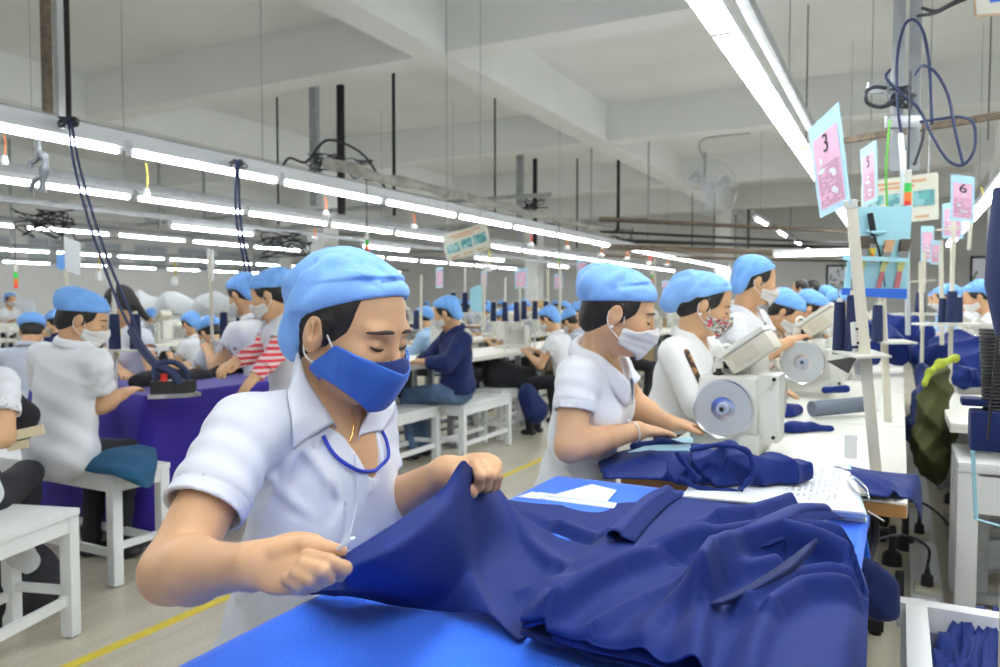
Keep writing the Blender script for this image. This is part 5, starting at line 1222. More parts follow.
pxbundle('olive_garment', [(946, 368, 3.45), (936, 385, 3.4), (935, 420, 3.35), (932, 455, 3.3), (936, 468, 3.3)], [0.03, 0.055, 0.085, 0.09, 0.06], 'olive green garment hanging off the table right of the gutter', h=0.006, amp=0.018, fr=42, m='olive')
pxbundle('collar_trim', [(956, 358, 3.4), (940, 364, 3.33), (930, 372, 3.28), (924, 384, 3.25)], [0.018, 0.018, 0.016, 0.012], 'yellow green edge of the olive garment', h=0.005, amp=0.003, m='olive2')
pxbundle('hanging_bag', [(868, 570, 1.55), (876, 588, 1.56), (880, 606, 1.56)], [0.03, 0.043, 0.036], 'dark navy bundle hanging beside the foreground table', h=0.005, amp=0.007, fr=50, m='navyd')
netT = [[(44,452,.505),(80,442,.53),(110,440,.545),(135,444,.535),(155,447,.51)],[(46,459,.505),(80,455,.535),(112,455,.55),(135,455,.54),(157,455,.515)],[(52,464,.50),(88,464,.52),(116,468,.53),(138,468,.52),(157,464,.50)],[(62,466,.497),(95,471,.50),(115,476,.50),(138,480,.485),(154,476,.46)],[(66,467,.493),(97,472,.495),(116,477,.495),(141,487,.45),(153,483,.43)]]
o = sheet('folded_teal_cloth', netT, [([(60,458),(90,448),(112,445)], .02, .01, .02), ([(75,464),(105,455),(135,452)], .015, .025, .018), ([(110,470),(118,455),(124,444)], .015, .01, .014)], M['teal'], 8, 8, thick=0.006, noise=0.007); tag(o, 'teal cloth folded on the bench beside the woman with her back turned', 'fabric')
pxbundle('black_cloth_pile', [(140, 380, 4.1), (165, 378, 4.3), (205, 376, 4.6), (240, 368, 5.0)], [0.05, 0.06, 0.045, 0.04], 'pile of black cloth along the back of the purple table', h=0.009, amp=0.016, fr=40, m='black')
pxbundle('black_clothes', [(500, 378, 7.0), (525, 380, 7.0)], [0.16, 0.14], 'black clothes piled on the bench left of the second seated woman', h=0.012, amp=0.015, fr=20, m='black')
pxbundle('black_clothes', [(528, 395, 6.6), (536, 410, 6.6)], [0.10, 0.12], 'dark blue clothes hanging just left of the second seated woman', h=0.012, amp=0.015, fr=20, m='navyd')
# ------------------------------------------------------------------ the other people
def pattern_mat(name, cols, scale, rough=0.85):
    m = mat(name, cols[0], rough); nt = m.node_tree; b = nt.nodes['Principled BSDF']; tc = nt.nodes['Texture Coordinate']
    v = nt.nodes.new('ShaderNodeTexVoronoi'); v.inputs['Scale'].default_value = scale; nt.links.new(tc.outputs['Object'], v.inputs['Vector'])
    sp = nt.nodes.new('ShaderNodeSeparateColor'); nt.links.new(v.outputs['Color'], sp.inputs[0])
    r = nt.nodes.new('ShaderNodeValToRGB'); r.color_ramp.interpolation = 'CONSTANT'; nt.links.new(sp.outputs[0], r.inputs[0])
    el = r.color_ramp.elements; el[0].color = (*cols[0], 1); el[1].position = 1 / len(cols); el[1].color = (*cols[1], 1)
    for i in range(2, len(cols)): e = el.new(i / len(cols)); e.color = (*cols[i], 1)
    nt.links.new(r.outputs[0], b.inputs['Base Color']); return m
M['floral_mask'] = pattern_mat('floral_mask_cloth', [(0.6, 0.6, 0.56), (0.05, 0.05, 0.05), (0.45, 0.47, 0.45), (0.7, 0.06, 0.10), (0.6, 0.6, 0.56), (0.35, 0.35, 0.10), (0.22, 0.24, 0.26), (0.7, 0.7, 0.66)], 130)
M['floral_shirt'] = pattern_mat('floral_blouse_cloth', [(0.62, 0.58, 0.48), (0.38, 0.20, 0.16), (0.68, 0.64, 0.55), (0.45, 0.42, 0.33), (0.70, 0.66, 0.58)], 45)
M['leopard'] = pattern_mat('leopard_stripe', [(0.03, 0.02, 0.015), (0.35, 0.17, 0.07), (0.03, 0.02, 0.015), (0.05, 0.03, 0.02)], 110)
def legs_for(Q, f, stand=False, w=0.10, kx=0.42):
    f = Vector((f[0], f[1], 0)).normalized(); r = Vector((f.y, -f.x, 0)); Q = Vector(Q); out = []
    for s in (1, -1):
        hip = Q + r * s * w * 0.8 - UP * 0.03
        if stand: out.append((hip, Vector((hip.x, hip.y, 0.42)) + f * 0.02 + r * s * 0.01, Vector((hip.x, hip.y, 0.06)) + r * s * 0.01))
        else: k = hip + f * kx; k.z = 0.50; out.append((hip, k, Vector((k.x, k.y, 0.06)) - f * 0.06))
    return out
bd = (1, 0, 0)
# second seated woman
Q2 = P(574, 497, 2.32)
S2 = dict(H=P(620, 313, 2.10), hf=(0.90, 0.28, -0.34), N=P(597, 358, 2.17), Q=Q2, SR=P(577, 378, 2.08), SL=P(612, 367, 2.36),
  ER=P(570, 447, 2.02), WR=P(637, 431, 2.12), EL=P(636, 408, 2.36), WL=P(668, 423, 2.30), dR=fr_dir(P(637, 431, 2.12), P(694, 431, 2.25)), dL=fr_dir(P(668, 423, 2.3), P(700, 426, 2.36)),
  cap=1, mask=1, sleeve=0.50, curl=0.25, legs=legs_for(Q2, bd), hs=1.0, vneck=0.06, shirt=M['shirt2'],
  shirt_f=[(P(590, 400, 2.1), P(560, 450, 2.15), 0.012, 0.008), (P(610, 400, 2.2), P(600, 460, 2.2), 0.012, 0.008), (P(555, 460, 2.2), P(620, 450, 2.2), 0.012, 0.009), (P(560, 480, 2.2), P(600, 440, 2.2), 0.010, 0.007)])
r2, fr2, T_2 = person('person', S2, 'woman in white short sleeves and white mask sewing at the nearest machine', h=0.0042)
f2 = T_2['fin']; e = MB(); e.sph(glo(fr2, (0.088, -0.006, -0.040)), 0.005, 10); f2(e.build('earring', M['white'], r2))
b2 = bvh_of(T_2['body']); s2 = bvh_of(T_2['shirt'])
mb = MB(); wv = fr_dir(S2['ER'], S2['WR']); cw = S2['WR'] - wv * 0.012; u_ = wv.cross(UP).normalized(); w__ = wv.cross(u_)
mb.tube([cw + (u_ * math.cos(a) + w__ * math.sin(a)) * 0.029 for a in np.linspace(0, 2 * PI, 24)], 0.0022, n=6)
for a in (2.2, 3.0, 3.6, 4.3): mb.sph(cw + (u_ * math.cos(a) + w__ * math.sin(a)) * 0.031 + wv * 0.006 * math.cos(a * 5), 0.0055, 8)
f2(mb.build('bracelet', M['white'], r2))
mb = MB(); mb.tube(spline([on(s2, 615, 379, 0.004), on(s2, 618, 384, 0.008), on(s2, 622, 391, 0.006)], 4), 0.002, n=6); mb.quadslab([on(s2, 621, 391, .008), on(s2, 629, 393, .008), on(s2, 631, 404, .008), on(s2, 624, 404, .008)], 0.002); f2(mb.build('name_badge', M['clip'], r2))
mb = MB(); mb.tube(spline([on(b2, 607, 352, .002), on(b2, 610, 360, .002), on(b2, 611, 368, .002)], 4), 0.0014, n=6); f2(mb.build('necklace', M['gold'], r2))
# woman in the white jacket with a leopard stripe
Q3 = P(668, 432, 3.12)
S3 = dict(H=P(706, 305, 3.02), hf=(0.90, 0.22, -0.40), N=P(690, 341, 3.08), Q=Q3, SR=P(675, 354, 2.95), SL=P(705, 348, 3.28), ER=P(697, 402, 2.86), WR=P(742, 398, 3.02), EL=P(735, 385, 3.3), WL=P(762, 388, 3.25),
  cap=2, mask=1, maskm=M['floral_mask'], sleeve=2, shirt=M['jersey'], curl=0.4, legs=legs_for(Q3, bd), hs=1.02, vneck=0.05, ar=1.08)
r3, fr3, T_3 = person('person', S3, 'woman in a white long sleeved jacket with leopard stripe and floral mask', h=0.0055)
s3 = bvh_of(T_3['shirt']); pts = []
for i, (x, y) in enumerate([(679, 332), (680, 342), (683, 352), (688, 362), (694, 372), (701, 383)]): 
    t_ = i / 5; c_ = S3['SR'] + (S3['ER'] - S3['SR']) * (t_ * 1.0 - 0.12); n3 = (-FW * 0.9 + RT * 0.45); w3 = fr_dir(S3['SR'], S3['ER']).cross(n3).normalized()
    pts.append([(lambda q: q[0] + q[1] * 0.003)(s3.find_nearest(c_ + n3 * 0.075 + w3 * o3)) for o3 in (-0.013, 0.0, 0.013)])
T_3['fin'](grid_mesh('leopard_stripe', pts, M['leopard'], r3, thick=0.002, sub=1))
e = MB(); e.sph(glo(fr3, (0.088, -0.006, -0.040)), 0.006, 10); T_3['fin'](e.build('earring', M['white'], r3))
# standing woman with white mask
Q4 = P(734, 400, 3.9)
S4 = dict(H=P(756, 281, 3.75), hf=(0.86, 0.38, -0.25), N=P(743, 312, 3.8), Q=Q4, SR=P(733, 326, 3.68), SL=P(757, 320, 4.0), ER=P(748, 362, 3.62), WR=P(789, 342, 3.72), EL=P(775, 350, 3.98), WL=P(800, 341, 3.92),
  cap=0, capm=M['cap2'], mask=1, sleeve=0.50, curl=0.6, legs=legs_for(Q4, bd, True), shirt=M['shirt2'], vneck=0.05, hem=-0.16)
person('person', S4, 'standing woman in white shirt and white mask reaching over the second machine', h=0.007)
Q5 = P(752, 392, 4.9)
S5 = dict(H=P(787, 312, 4.65), hf=(0.80, -0.05, -0.62), N=P(770, 328, 4.75), Q=Q5, SR=P(762, 340, 4.6), SL=P(780, 336, 4.95), ER=P(772, 366, 4.55), WR=P(795, 352, 4.7), EL=P(792, 358, 4.9), WL=P(805, 350, 4.85),
  cap=1, capm=M['cap2'], mask=1, sleeve=2, shirt=M['floral_shirt'], curl=0.6, legs=legs_for(Q5, bd), vneck=0.05)
person('person', S5, 'woman in a beige floral blouse bending over behind the standing woman', h=0.009)
Q6 = P(790, 385, 5.6)
S6 = dict(H=P(813, 309, 5.5), hf=(0.85, -0.1, -0.5), N=P(801, 322, 5.55), Q=Q6, SR=P(795, 332, 5.4), SL=P(810, 330, 5.7), ER=P(803, 352, 5.35), WR=P(822, 345, 5.5), EL=P(820, 350, 5.7), WL=P(830, 345, 5.6),
  cap=1, capm=M['cap2'], mask=1, maskm=M['bmask'], sleeve=2, shirt=M['navyd'], legs=legs_for(Q6, bd), vneck=0.05)
r6, fr6, T_6 = person('person', S6, 'worker with dark blue shirt and blue mask behind the floral blouse', h=0.010)
# woman sitting with her back turned
Q7 = P(60, 447, 3.32)
S7 = dict(H=P(84, 319, 3.32), hf=(0.62, 0.72, -0.42), N=P(74, 348, 3.30), Q=Q7, SR=P(97, 363, 3.22), SL=P(42, 356, 3.36), ER=P(101, 404, 3.32), WR=P(122, 394, 3.46), EL=P(45, 402, 3.5), WL=P(85, 394, 3.7),
  cap=1, capm=M['cap2'], mask=1, sleeve=0.62, legs=legs_for(Q7, (-0.3, 1, 0), kx=0.33), bulk=1.14, ar=1.08, vneck=0.0, shirt=M['shirt2'], hem=-0.15, bust=0, curl=0.5)
person('person', S7, 'woman in white shirt sitting with her back turned on the left bench', h=0.0058)
Q8 = P(-42, 500, 2.72)
S8 = dict(H=P(-40, 325, 2.8), hf=(-0.6, 0.7, -0.4), N=P(-34, 362, 2.78), Q=Q8, SR=P(2, 384, 2.68), SL=P(-68, 376, 2.9), ER=P(2, 436, 2.6), WR=P(-40, 440, 2.5), EL=P(-75, 430, 2.9), WL=P(-90, 440, 2.6),
  cap=1, mask=None, sleeve=0.62, legs=legs_for(Q8, (-0.6, 0.7, 0)), bulk=1.05, vneck=0.0, shirt=M['shirt2'], hem=-0.15, bust=0)
person('person', S8, 'person in white shirt cut off by the left picture edge', h=0.007)
# standing woman with red striped sleeves, facing left
Q9 = P(293, 400, 4.005)
S9 = dict(H=P(270, 295, 3.825), hf=(-0.80, -0.42, -0.40), N=P(283, 318, 3.870), Q=Q9, SR=P(272, 327, 4.032), SL=P(286, 331, 3.708), ER=P(262, 350, 3.915), WR=P(236, 362, 3.735), EL=P(277, 352, 3.645), WL=P(256, 376, 3.555),
  cap=1, capm=M['cap2'], mask=1, sleeve=0.55, legs=legs_for(Q9, (-1, -0.2, 0), True), vneck=0.05, hem=-0.16)
r9, fr9, T_9 = person('person', S9, 'standing woman with red and white striped arm sleeves left of the nearest woman', h=0.0075)
stripe = mat('red_white_stripes', (0.8, 0.03, 0.06), 0.9); nt = stripe.node_tree; b = nt.nodes['Principled BSDF']; tc = nt.nodes['Texture Coordinate']
w = nt.nodes.new('ShaderNodeTexWave'); w.inputs['Scale'].default_value = 11; w.bands_direction = 'Z'; nt.links.new(tc.outputs['Object'], w.inputs['Vector'])
rp = nt.nodes.new('ShaderNodeValToRGB'); rp.color_ramp.interpolation = 'CONSTANT'; rp.color_ramp.elements[0].color = (0.75, 0.05, 0.08, 1); rp.color_ramp.elements[1].position = 0.5; rp.color_ramp.elements[1].color = (0.75, 0.6, 0.6, 1)
nt.links.new(w.outputs['Fac'], rp.inputs[0]); nt.links.new(rp.outputs[0], b.inputs['Base Color'])
for (a_, b_, c_) in ((S9['SL'], S9['EL'], S9['WL']), (S9['SR'], S9['ER'], S9['WR'])):
    t = MB(); t.tube(spline([a_ + (b_ - a_) * 0.55, b_, b_ + (c_ - b_) * 0.5, c_], 6), [0.054] * 8 + [0.048] * 6 + [0.036] * 5, n=14); T_9['fin'](t.build('striped_sleeve', stripe, r9))
# dark haired woman in the vest
Q10 = P(130, 398, 4.914)
S10 = dict(H=P(120, 305, 4.806), hf=(-0.80, -0.30, -0.45), N=P(130, 328, 4.860), Q=Q10, SR=P(116, 337, 4.990), SL=P(143, 338, 4.698), ER=P(108, 362, 4.860), WR=P(122, 372, 4.590), EL=P(151, 364, 4.622), WL=P(161, 386, 4.482),
  cap=None, long=0.14, mask=1, sleeve=0.45, legs=legs_for(Q10, (-1, -0.2, 0), True), vneck=0.05, hem=-0.16)
r10, fr10, T_10 = person('person', S10, 'dark haired woman without cap in a white top with yellow straps', h=0.0075)
s10 = bvh_of(T_10['shirt']); 
for xs in ([(120, 332), (117, 345), (117, 358)], [(137, 329), (138, 338), (141, 350)]):
    T_10['fin'](grid_mesh('yellow_strap', [[on(s10, x - 3, y, .006), on(s10, x, y, .007), on(s10, x + 3, y, .006)] for x, y in xs], mat('yellow_vest_cloth', (0.72, 0.68, 0.15), 0.8), r10, thick=0.003, sub=1))
# man in the navy sweater
Q11 = P(458, 388, 5.720)
S11 = dict(H=P(446, 313, 5.627), hf=(-0.86, -0.25, -0.40), N=P(455, 330, 5.673), Q=Q11, SR=P(448, 338, 5.840), SL=P(463, 341, 5.534), ER=P(430, 358, 5.859), WR=P(418, 362, 5.766), EL=P(447, 364, 5.441), WL=P(425, 362, 5.487),
  cap=0, capm=M['cap2'], mask=1, sleeve=2, shirt=M['navyd'], trouser=M['jeans'], legs=legs_for(Q11, (-1, 0, 0)), vneck=0.02, hem=-0.02, bust=0, bulk=1.1, ar=1.15)
person('person', S11, 'man in a navy sweater and jeans sewing on the bench behind the nearest woman', h=0.010)
# templates for the farther workers, facing +x, origin on the floor
def template(kind, **kw):
    Q = Vector((0, 0, 0.58)); S = dict(H=(0.21, 0, 1.13), hf=(0.85, 0, -0.52), N=(0.12, 0, 0.97), Q=Q, SR=(0.10, -0.165, 0.92), SL=(0.10, 0.165, 0.92), ER=(0.19, -0.22, 0.70), WR=(0.37, -0.12, 0.80), EL=(0.19, 0.22, 0.70), WL=(0.37, 0.12, 0.80),
      cap=0, capm=M['cap2'], mask=1, sleeve=0.55, shirt=M['shirt2'], legs=legs_for(Q, bd), vneck=0.03, curl=0.6)
    if kind == 'stand': 
        for k_ in ('H', 'N', 'SR', 'SL'): S[k_] = tuple(Vector(S[k_]) + Vector((-0.04, 0, 0.27)))
        for k_ in ('ER', 'WR', 'EL', 'WL'): S[k_] = tuple(Vector(S[k_]) + Vector((0, 0, 0.22)))
        S['Q'] = Vector((0, 0, 0.86)); S['legs'] = legs_for(S['Q'], bd, True); S['hf'] = (0.95, 0, -0.25)
    S.update(kw); r, f, t = person('person', S, 'x', h=0.013); return r
PT = dict(a=template('sit'), b=template('sit', cap=1, hf=(0.75, 0.1, -0.66), H=(0.25, 0.0, 1.09), shirt=M['grey_shirt']), c=template('sit', sleeve=2, shirt=M['navyd'], cap=1), d=template('stand', cap=None, mask=None, shirt=M['navyd'], sleeve=2), e=template('stand', cap=0), f=template('sit', cap=2, sleeve=2, shirt=mat('pale_blue_shirt', (0.4, 0.6, 0.85), 0.9)))
HT = dict(a=(0.21, 1.13), b=(0.25, 1.09), c=(0.21, 1.13), d=(0.17, 1.40), e=(0.17, 1.40), f=(0.21, 1.13))
usedP = set()
def crowd(k, px, py, d, face, label, sc=1.0):
    h = P(px, py, d); src = PT[k]; o = src if k not in usedP else copy_tree(src); usedP.add(k)
    fv = {'r': 0.0, 'l': PI, 'u': PI / 2, 'd': -PI / 2, 'lr': PI * 0.85, 'ul': PI * 0.75}[face]; hx, hz = HT[k]
    o.rotation_euler = (0, 0, fv); o.location = (h.x - math.cos(fv) * hx, h.y - math.sin(fv) * hx, 0); 
    o.scale = (1, 1, 1); z = h.z; s_ = max(0.9, min(1.12, z / hz)); o.scale = (s_,) * 3
    return tag(o, label, 'person')
CR = [('b', 33, 332, 5.3, 'ul', 'worker in grey shirt and blue cap at the far left edge'), ('c', 53, 328, 7.4, 'l', 'worker partly hidden right of the grey shirted one at far left'),
 ('a', 189, 324, 7.0, 'l', 'small worker in white with cap left of the hose pair, upper'), ('b', 206, 334, 5.9, 'l', 'bent worker in front of the pale machine left of the cones'), ('a', 246, 292, 5.0, 'l', 'worker bent behind the woman with striped sleeves'),
 ('f', 420, 318, 8.2, 'l', 'light blue clad worker just right of the nearest face'), ('a', 547, 319, 6.9, 'l', 'bent worker in white between the machines and the second seated woman'), ('b', 566, 322, 7.6, 'l', 'worker behind the bent one, left of the second seated woman'),
 ('a', 579, 313, 8.3, 'l', 'worker close to the cap of the second seated woman'), ('f', 511, 313, 11, 'l', 'light blue clad worker in the middle distance'), ('a', 488, 313, 10.5, 'l', 'worker in white near the hanging blue board'), ('a', 501, 318, 9.6, 'l', 'worker in white in the middle distance, second from the hanging blue board'),
 ('a', 836, 305, 6.8, 'r', 'worker whose cap shows left of the tall cream pole'), ('c', 828, 300, 8.2, 'r', 'dark clad worker far behind the tall cream pole'), ('d', 800, 289, 9.6, 'l', 'bare headed standing person far behind the white masked woman, left'), ('d', 812, 289, 10.4, 'l', 'bare headed standing person far behind the white masked woman, right'),
 ('a', 981, 291, 6.6, 'l', 'worker with large round cap near the right edge'), ('f', 938, 283, 12, 'l', 'distant light blue capped worker left of the far right window'), ('f', 946, 296, 8.4, 'l', 'light blue clad worker behind the navy cones on the right'), ('a', 963, 299, 9.6, 'l', 'worker between the navy cones and the big round cap'),
 ('a', 615, 318, 11, 'r', 'distant worker behind the second seated woman'), ('b', 640, 318, 8.8, 'r', 'distant worker behind the mask of the second seated woman'), ('a', 150, 330, 11, 'l', 'distant worker between dark haired woman and pale shelves'), ('a', 100, 330, 12, 'l', 'distant worker left of the dark haired woman'), ('e', 12, 318, 12, 'r', 'distant standing worker at the far left edge')]
for c_ in CR: crowd(*c_)
for i in range(10):
    for j, xx in enumerate((-5.6, -8.4, -11.2, -14.4)):
        y = 9.5 + i * 1.6 + 0.5 * j
        if y > 22.5 or (i + j) % 3 == 0: continue
        o = copy_tree(PT['afbc'[(i * 3 + j) % 4]]); o.location = (xx, y, 0); o.rotation_euler = (0, 0, PI if j % 2 else 0); o.scale = (1, 1, 1)
        tag(o, '%s far worker in the %s crowded row beyond the aisle' % (ORD[i], ['first', 'second', 'third', 'fourth'][j]), 'person', 'far workers')
# ------------------------------------------------------------------ stands, cards, tools
stand = make_stand(); conem = make_cone(); 
def stand_at(base, h, label, cones, rz=0.0, sc=1.0, lab2='', group='thread stands'):
    o = place(stand, base, rz, label, 'thread stand', group, scale=sc)
    for i, q in enumerate(cones):
        p = Vector((0, q * 0.11 * 0.62, 0.2685)); p.rotate(Euler((0, 0, rz))); c = place(conem, Vector(base) + p * sc, 0, '%s navy thread cone on %s' % (['left', 'right'][i] if len(cones) > 1 else 'single', lab2), 'thread cone', 'navy thread cones', scale=sc)
    return o
# the tall cream pole with its number card
r = empty('thread_stand', at(876, 472, TZ), label='tall cream pole with spool plate standing on the nearest machine table', cat='thread stand'); base = r.location.copy()
top = P(851, 202, 2.10); mb = MB(); mb.bar(Vector((0, 0, 0)), top - base, 0.029, 0.029, bev=0.005); mb.build('pole', M['cream2'], r)
mid = P(863, 357, 2.12) - base; mb = MB(); mb.bar(P(861, 350, 2.11) - base, P(864, 372, 2.12) - base, 0.046, 0.046, bev=0.005); mb.build('pole_joint', M['cream'], r)
mb = MB(); mb.bar(P(857.5, 322, 2.11) - base, P(859, 345, 2.11) - base, 0.036, 0.036, bev=0.004); mb.build('pole_joint', M['cream'], r)
for (px, py) in ((857, 329), (858, 343), (862, 358)): MB().cyl(P(px, py, 2.088) - base, P(px, py, 2.083) - base, 0.004, n=8).build('screw', M['blk'], r)
mb = MB(); mb.bar(P(850, 200, 2.1) - base, P(851, 209, 2.1) - base, 0.034, 0.034, bev=0.003); mb.build('pole_cap', M['cream'], r)
z_ = P(862, 353, 2.12).z - base.z
mb = MB(); c = [P(825, 357, 2.32) - base, P(858, 352, 1.98) - base, P(892, 352, 2.02) - base, P(868, 356, 2.34) - base]
for p in c: p.z = z_
mb.quadslab(c, 0.006); mb.build('spool_plate', M['cream'], r)
mb = MB(); a, b, d_ = [P(828, 361, 2.28) - base, P(858, 356, 2.02) - base, P(849, 373, 2.10) - base]; mb.quadslab([a, b, (b + d_) / 2, d_], 0.004); mb.build('shaded_underside', M['blk'], r)  # black slab stands in for the shaded underside of the spool plate
cone0 = place(conem, (0, 0, 0), 0, '', 'thread cone') if False else None
def cone_px(px, y0, y1, d, w, label, group='navy thread cones'):
    b = P(px, y1, d); t = P(px, y0, d); h = t.z - b.z; o = copy_tree(conem); o.location = b; sx = (w / 760 * d) / 0.068; o.scale = (sx, sx, h / 0.15); return tag(o, label, 'thread cone', group)
cone_px(839, 302, 354, 2.24, 13, 'left navy thread cone standing behind the tall cream pole'); cone_px(852, 295, 353, 2.20, 14, 'right navy thread cone standing behind the tall cream pole')
mb = MB(); mb.cyl(P(839, 302, 2.24), P(838.5, 287, 2.24), 0.0025, n=6); mb.cyl(P(852, 296, 2.2), P(851.5, 278, 2.2), 0.0025, n=6); tag(mb.build('spool_pin', M['chrome']), 'thin chrome spool pins above the two cones by the tall pole', 'pin')
# number cards: frame, sheet, digit
def text_on(txt, o, ux, uy, size, m, par, name='lettering', off=0.003, n=None):      # o lower-left corner, ux,uy unit vectors
    cu = bpy.data.curves.new('t', 'FONT'); cu.body = txt; cu.size = size; cu.extrude = 0.0004; cu.align_x = 'CENTER'; cu.align_y = 'CENTER'; to = bpy.data.objects.new('t', cu); col.objects.link(to)
    me = bpy.data.meshes.new_from_object(to.evaluated_get(bpy.context.evaluated_depsgraph_get())); bpy.data.objects.remove(to); n = n or ux.cross(uy)
    for v in me.vertices: v.co = o + ux * v.co.x + uy * v.co.y + n * (off + v.co.z)
    return link_mesh(name, me, m, par)
def planar(c4):                                            # fourth corner slid along its view ray into the plane of the others
    a, b, c, d = [Vector(p) for p in c4]; n = (b - a).cross(c - a); o = Vector((0, 0, CAMZ)); v = d - o; t = (a - o).dot(n) / v.dot(n); return a, b, c, o + v * t
def card(c4, txt, label, back=False, lines=18, seed=0, group=None):          # TL, TR, BR, BL world points
    TL, TR, BR, BL = planar(c4); ctr = (TL + BR) / 2; r = empty('number_card', ctr, label=label, cat='sign', group=group); L = [p - ctr for p in (TL, TR, BR, BL)]; TL, TR, BR, BL = L
    def q(u, v, o=0.0): 
        p = TL * (1 - u) * (1 - v) + TR * u * (1 - v) + BR * u * v + BL * (1 - u) * v; return p + nn * o
    nn = (TR - TL).cross(TL - BL).normalized(); 
    if nn.dot(Vector((0, 0, CAMZ)) - ctr) < 0: nn = -nn
    mb = MB(); mb.quadslab([TL, BL, BR, TR] if (BL - TL).cross(TR - TL).dot(nn) > 0 else [TL, TR, BR, BL], 0.003); mb.build('plate', M['cyanlt'], r)
    mb = MB(); f = [q(.10, .17, .001), q(.10, .93, .001), q(.90, .93, .001), q(.90, .17, .001)]; mb.bm.faces.new([mb.bm.verts.new(p) for p in f]); mb.build('sheet', M['pink'], r, smooth=False)
    mb = MB(); rr = random.Random(seed)
    for i in range(lines):
        v = 0.50 + 0.42 * i / lines; u = 0.16
        while u < 0.84:
            w = rr.uniform(0.05, 0.14); w2 = min(0.86, u + w)
            if rr.random() < 0.8: mb.bm.faces.new([mb.bm.verts.new(p) for p in (q(u, v, .0018), q(w2, v, .0018), q(w2, v + 0.009, .0018), q(u, v + 0.009, .0018))])
            u = w2 + 0.02
    mb.build('printed_lines', mat('plum_ink', (0.35, 0.15, 0.25), 0.7), r, smooth=False)
    mb = MB()
    for i in range(6):
        u0, v0, a, b = rr.uniform(.25, .7), rr.uniform(.42, .86), rr.uniform(.05, .13), rr.uniform(.015, .04)
        mb.bm.faces.new([mb.bm.verts.new(q(min(.9, max(.1, u0 + a * math.cos(t))), min(.93, v0 + b * math.sin(t)), .0022)) for t in np.linspace(0, 2 * PI, 10)[:-1]])
    mb.build('paper_patch', M['paper'], r, smooth=False)
    if txt:
        ux = (q(1, .3) - q(0, .3)).normalized(); uy = (q(.5, 0) - q(.5, 1)); uy = (uy - ux * uy.dot(ux)).normalized(); uy2 = (q(.5, 0) - q(.5, 1)).normalized()
        text_on(txt, q(.52, .29), ux * 1.25, uy2, (TL - BL).length * 0.27, M['ink'], r, 'numeral', 0.003, nn)
    return r
card([P(808, 130, 2.36), P(838, 102, 2.12), P(850, 204, 2.08), P(820, 218, 2.38)], '3', 'blue edged pink number three card clipped to the tall cream pole', seed=1)
card([P(860, 150, 2.95), P(876, 140, 2.75), P(877, 201, 2.75), P(863, 207, 2.95)], '5', 'blue edged pink card with a five above the light blue tool pocket', seed=2)
card([P(951, 174, 3.4), P(975, 177, 3.35), P(974, 223, 3.35), P(950, 220, 3.4)], '6', 'blue edged pink card with a six at the upper right', seed=3)
card([P(942, 204, 4.3), P(963, 200, 4.2), P(963, 239, 4.2), P(942, 238, 4.3)], '', 'pink card half hidden behind the number six card', seed=4)
card([P(921, 226, 4.9), P(934, 226, 4.9), P(934, 262, 4.9), P(921, 262, 4.9)], '', 'narrow pink card left of the number six card', seed=5)
card([P(932, 240, 4.0), P(941, 241, 4.0), P(939, 265, 4.0), P(930, 264, 4.0)], '', 'small pink card just below the narrow one', seed=6, lines=8)
for i, (x0_, y0_, x1_, y1_, d_, lab) in enumerate([(515, 269, 527, 288, 8.5, 'pink card above the far machines, left of centre'), (554, 274, 563, 288, 9.5, 'plain pink card right of the other one over the far machines'), (577, 260, 587, 278, 8.0, 'pink card touching the cap of the second seated woman'), (662, 281, 671, 292, 10, 'small pink round marked card between the two seated women'), (481, 271, 487, 289, 8.0, 'narrow pink card right of the light blue board'), (436, 268, 443, 287, 9, 'narrow pale card near the hanging notice')]):
    card([P(x0_, y0_, d_), P(x1_, y0_ - 1, d_), P(x1_, y1_, d_), P(x0_, y1_ + 1, d_)], '', lab, seed=10 + i, lines=6)
def plate(name, c4, th, m, label, cat, par=None): mb = MB(); mb.quadslab([Vector(p) for p in c4], th); o = mb.build(name, M[m], par, smooth=False); return tag(o, label, cat) if label else o
def pole_px(px0, y0, px1, y1, d, r_, label, m='cream2', name='thin_pole'):
    b = at(px1, y1, TZ) if y1 > 345 else P(px1, y1, d); dd = (b - Vector((0, 0, CAMZ))).dot(FW); t = P(px0, y0, d if y1 <= 345 else dd); mb = MB(); mb.cyl(b, t, r_, n=8); return tag(mb.build(name, M[m]), label, 'pole', 'thin poles')
# white cards on the left
o = plate('hanging_card', [P(64, 236, 4.3), P(81, 243, 4.2), P(81, 276, 4.2), P(66, 270, 4.3)], 0.003, 'paper', 'white card with pale blue edge hanging over the back turned woman', 'sign')
plate('hanging_card', [P(57, 255, 4.35), P(67, 252, 4.35), P(67, 272, 4.35), P(57, 268, 4.35)], 0.003, 'cap2', 'small bright blue card behind the white card on the left', 'sign')
plate('hanging_card', [P(207, 248, 5.6), P(214, 251, 5.5), P(214, 281, 5.5), P(209, 279, 5.6)], 0.003, 'paper', 'narrow white card on a pole above the workers on the left', 'sign')
pole_px(66, 268, 66, 330, 4.3, 0.012, 'pale pole carrying the white card above the back turned woman', name='card_pole')
pole_px(210, 250, 213, 370, 5.6, 0.012, 'pale pole carrying the narrow white card on the left', name='card_pole')
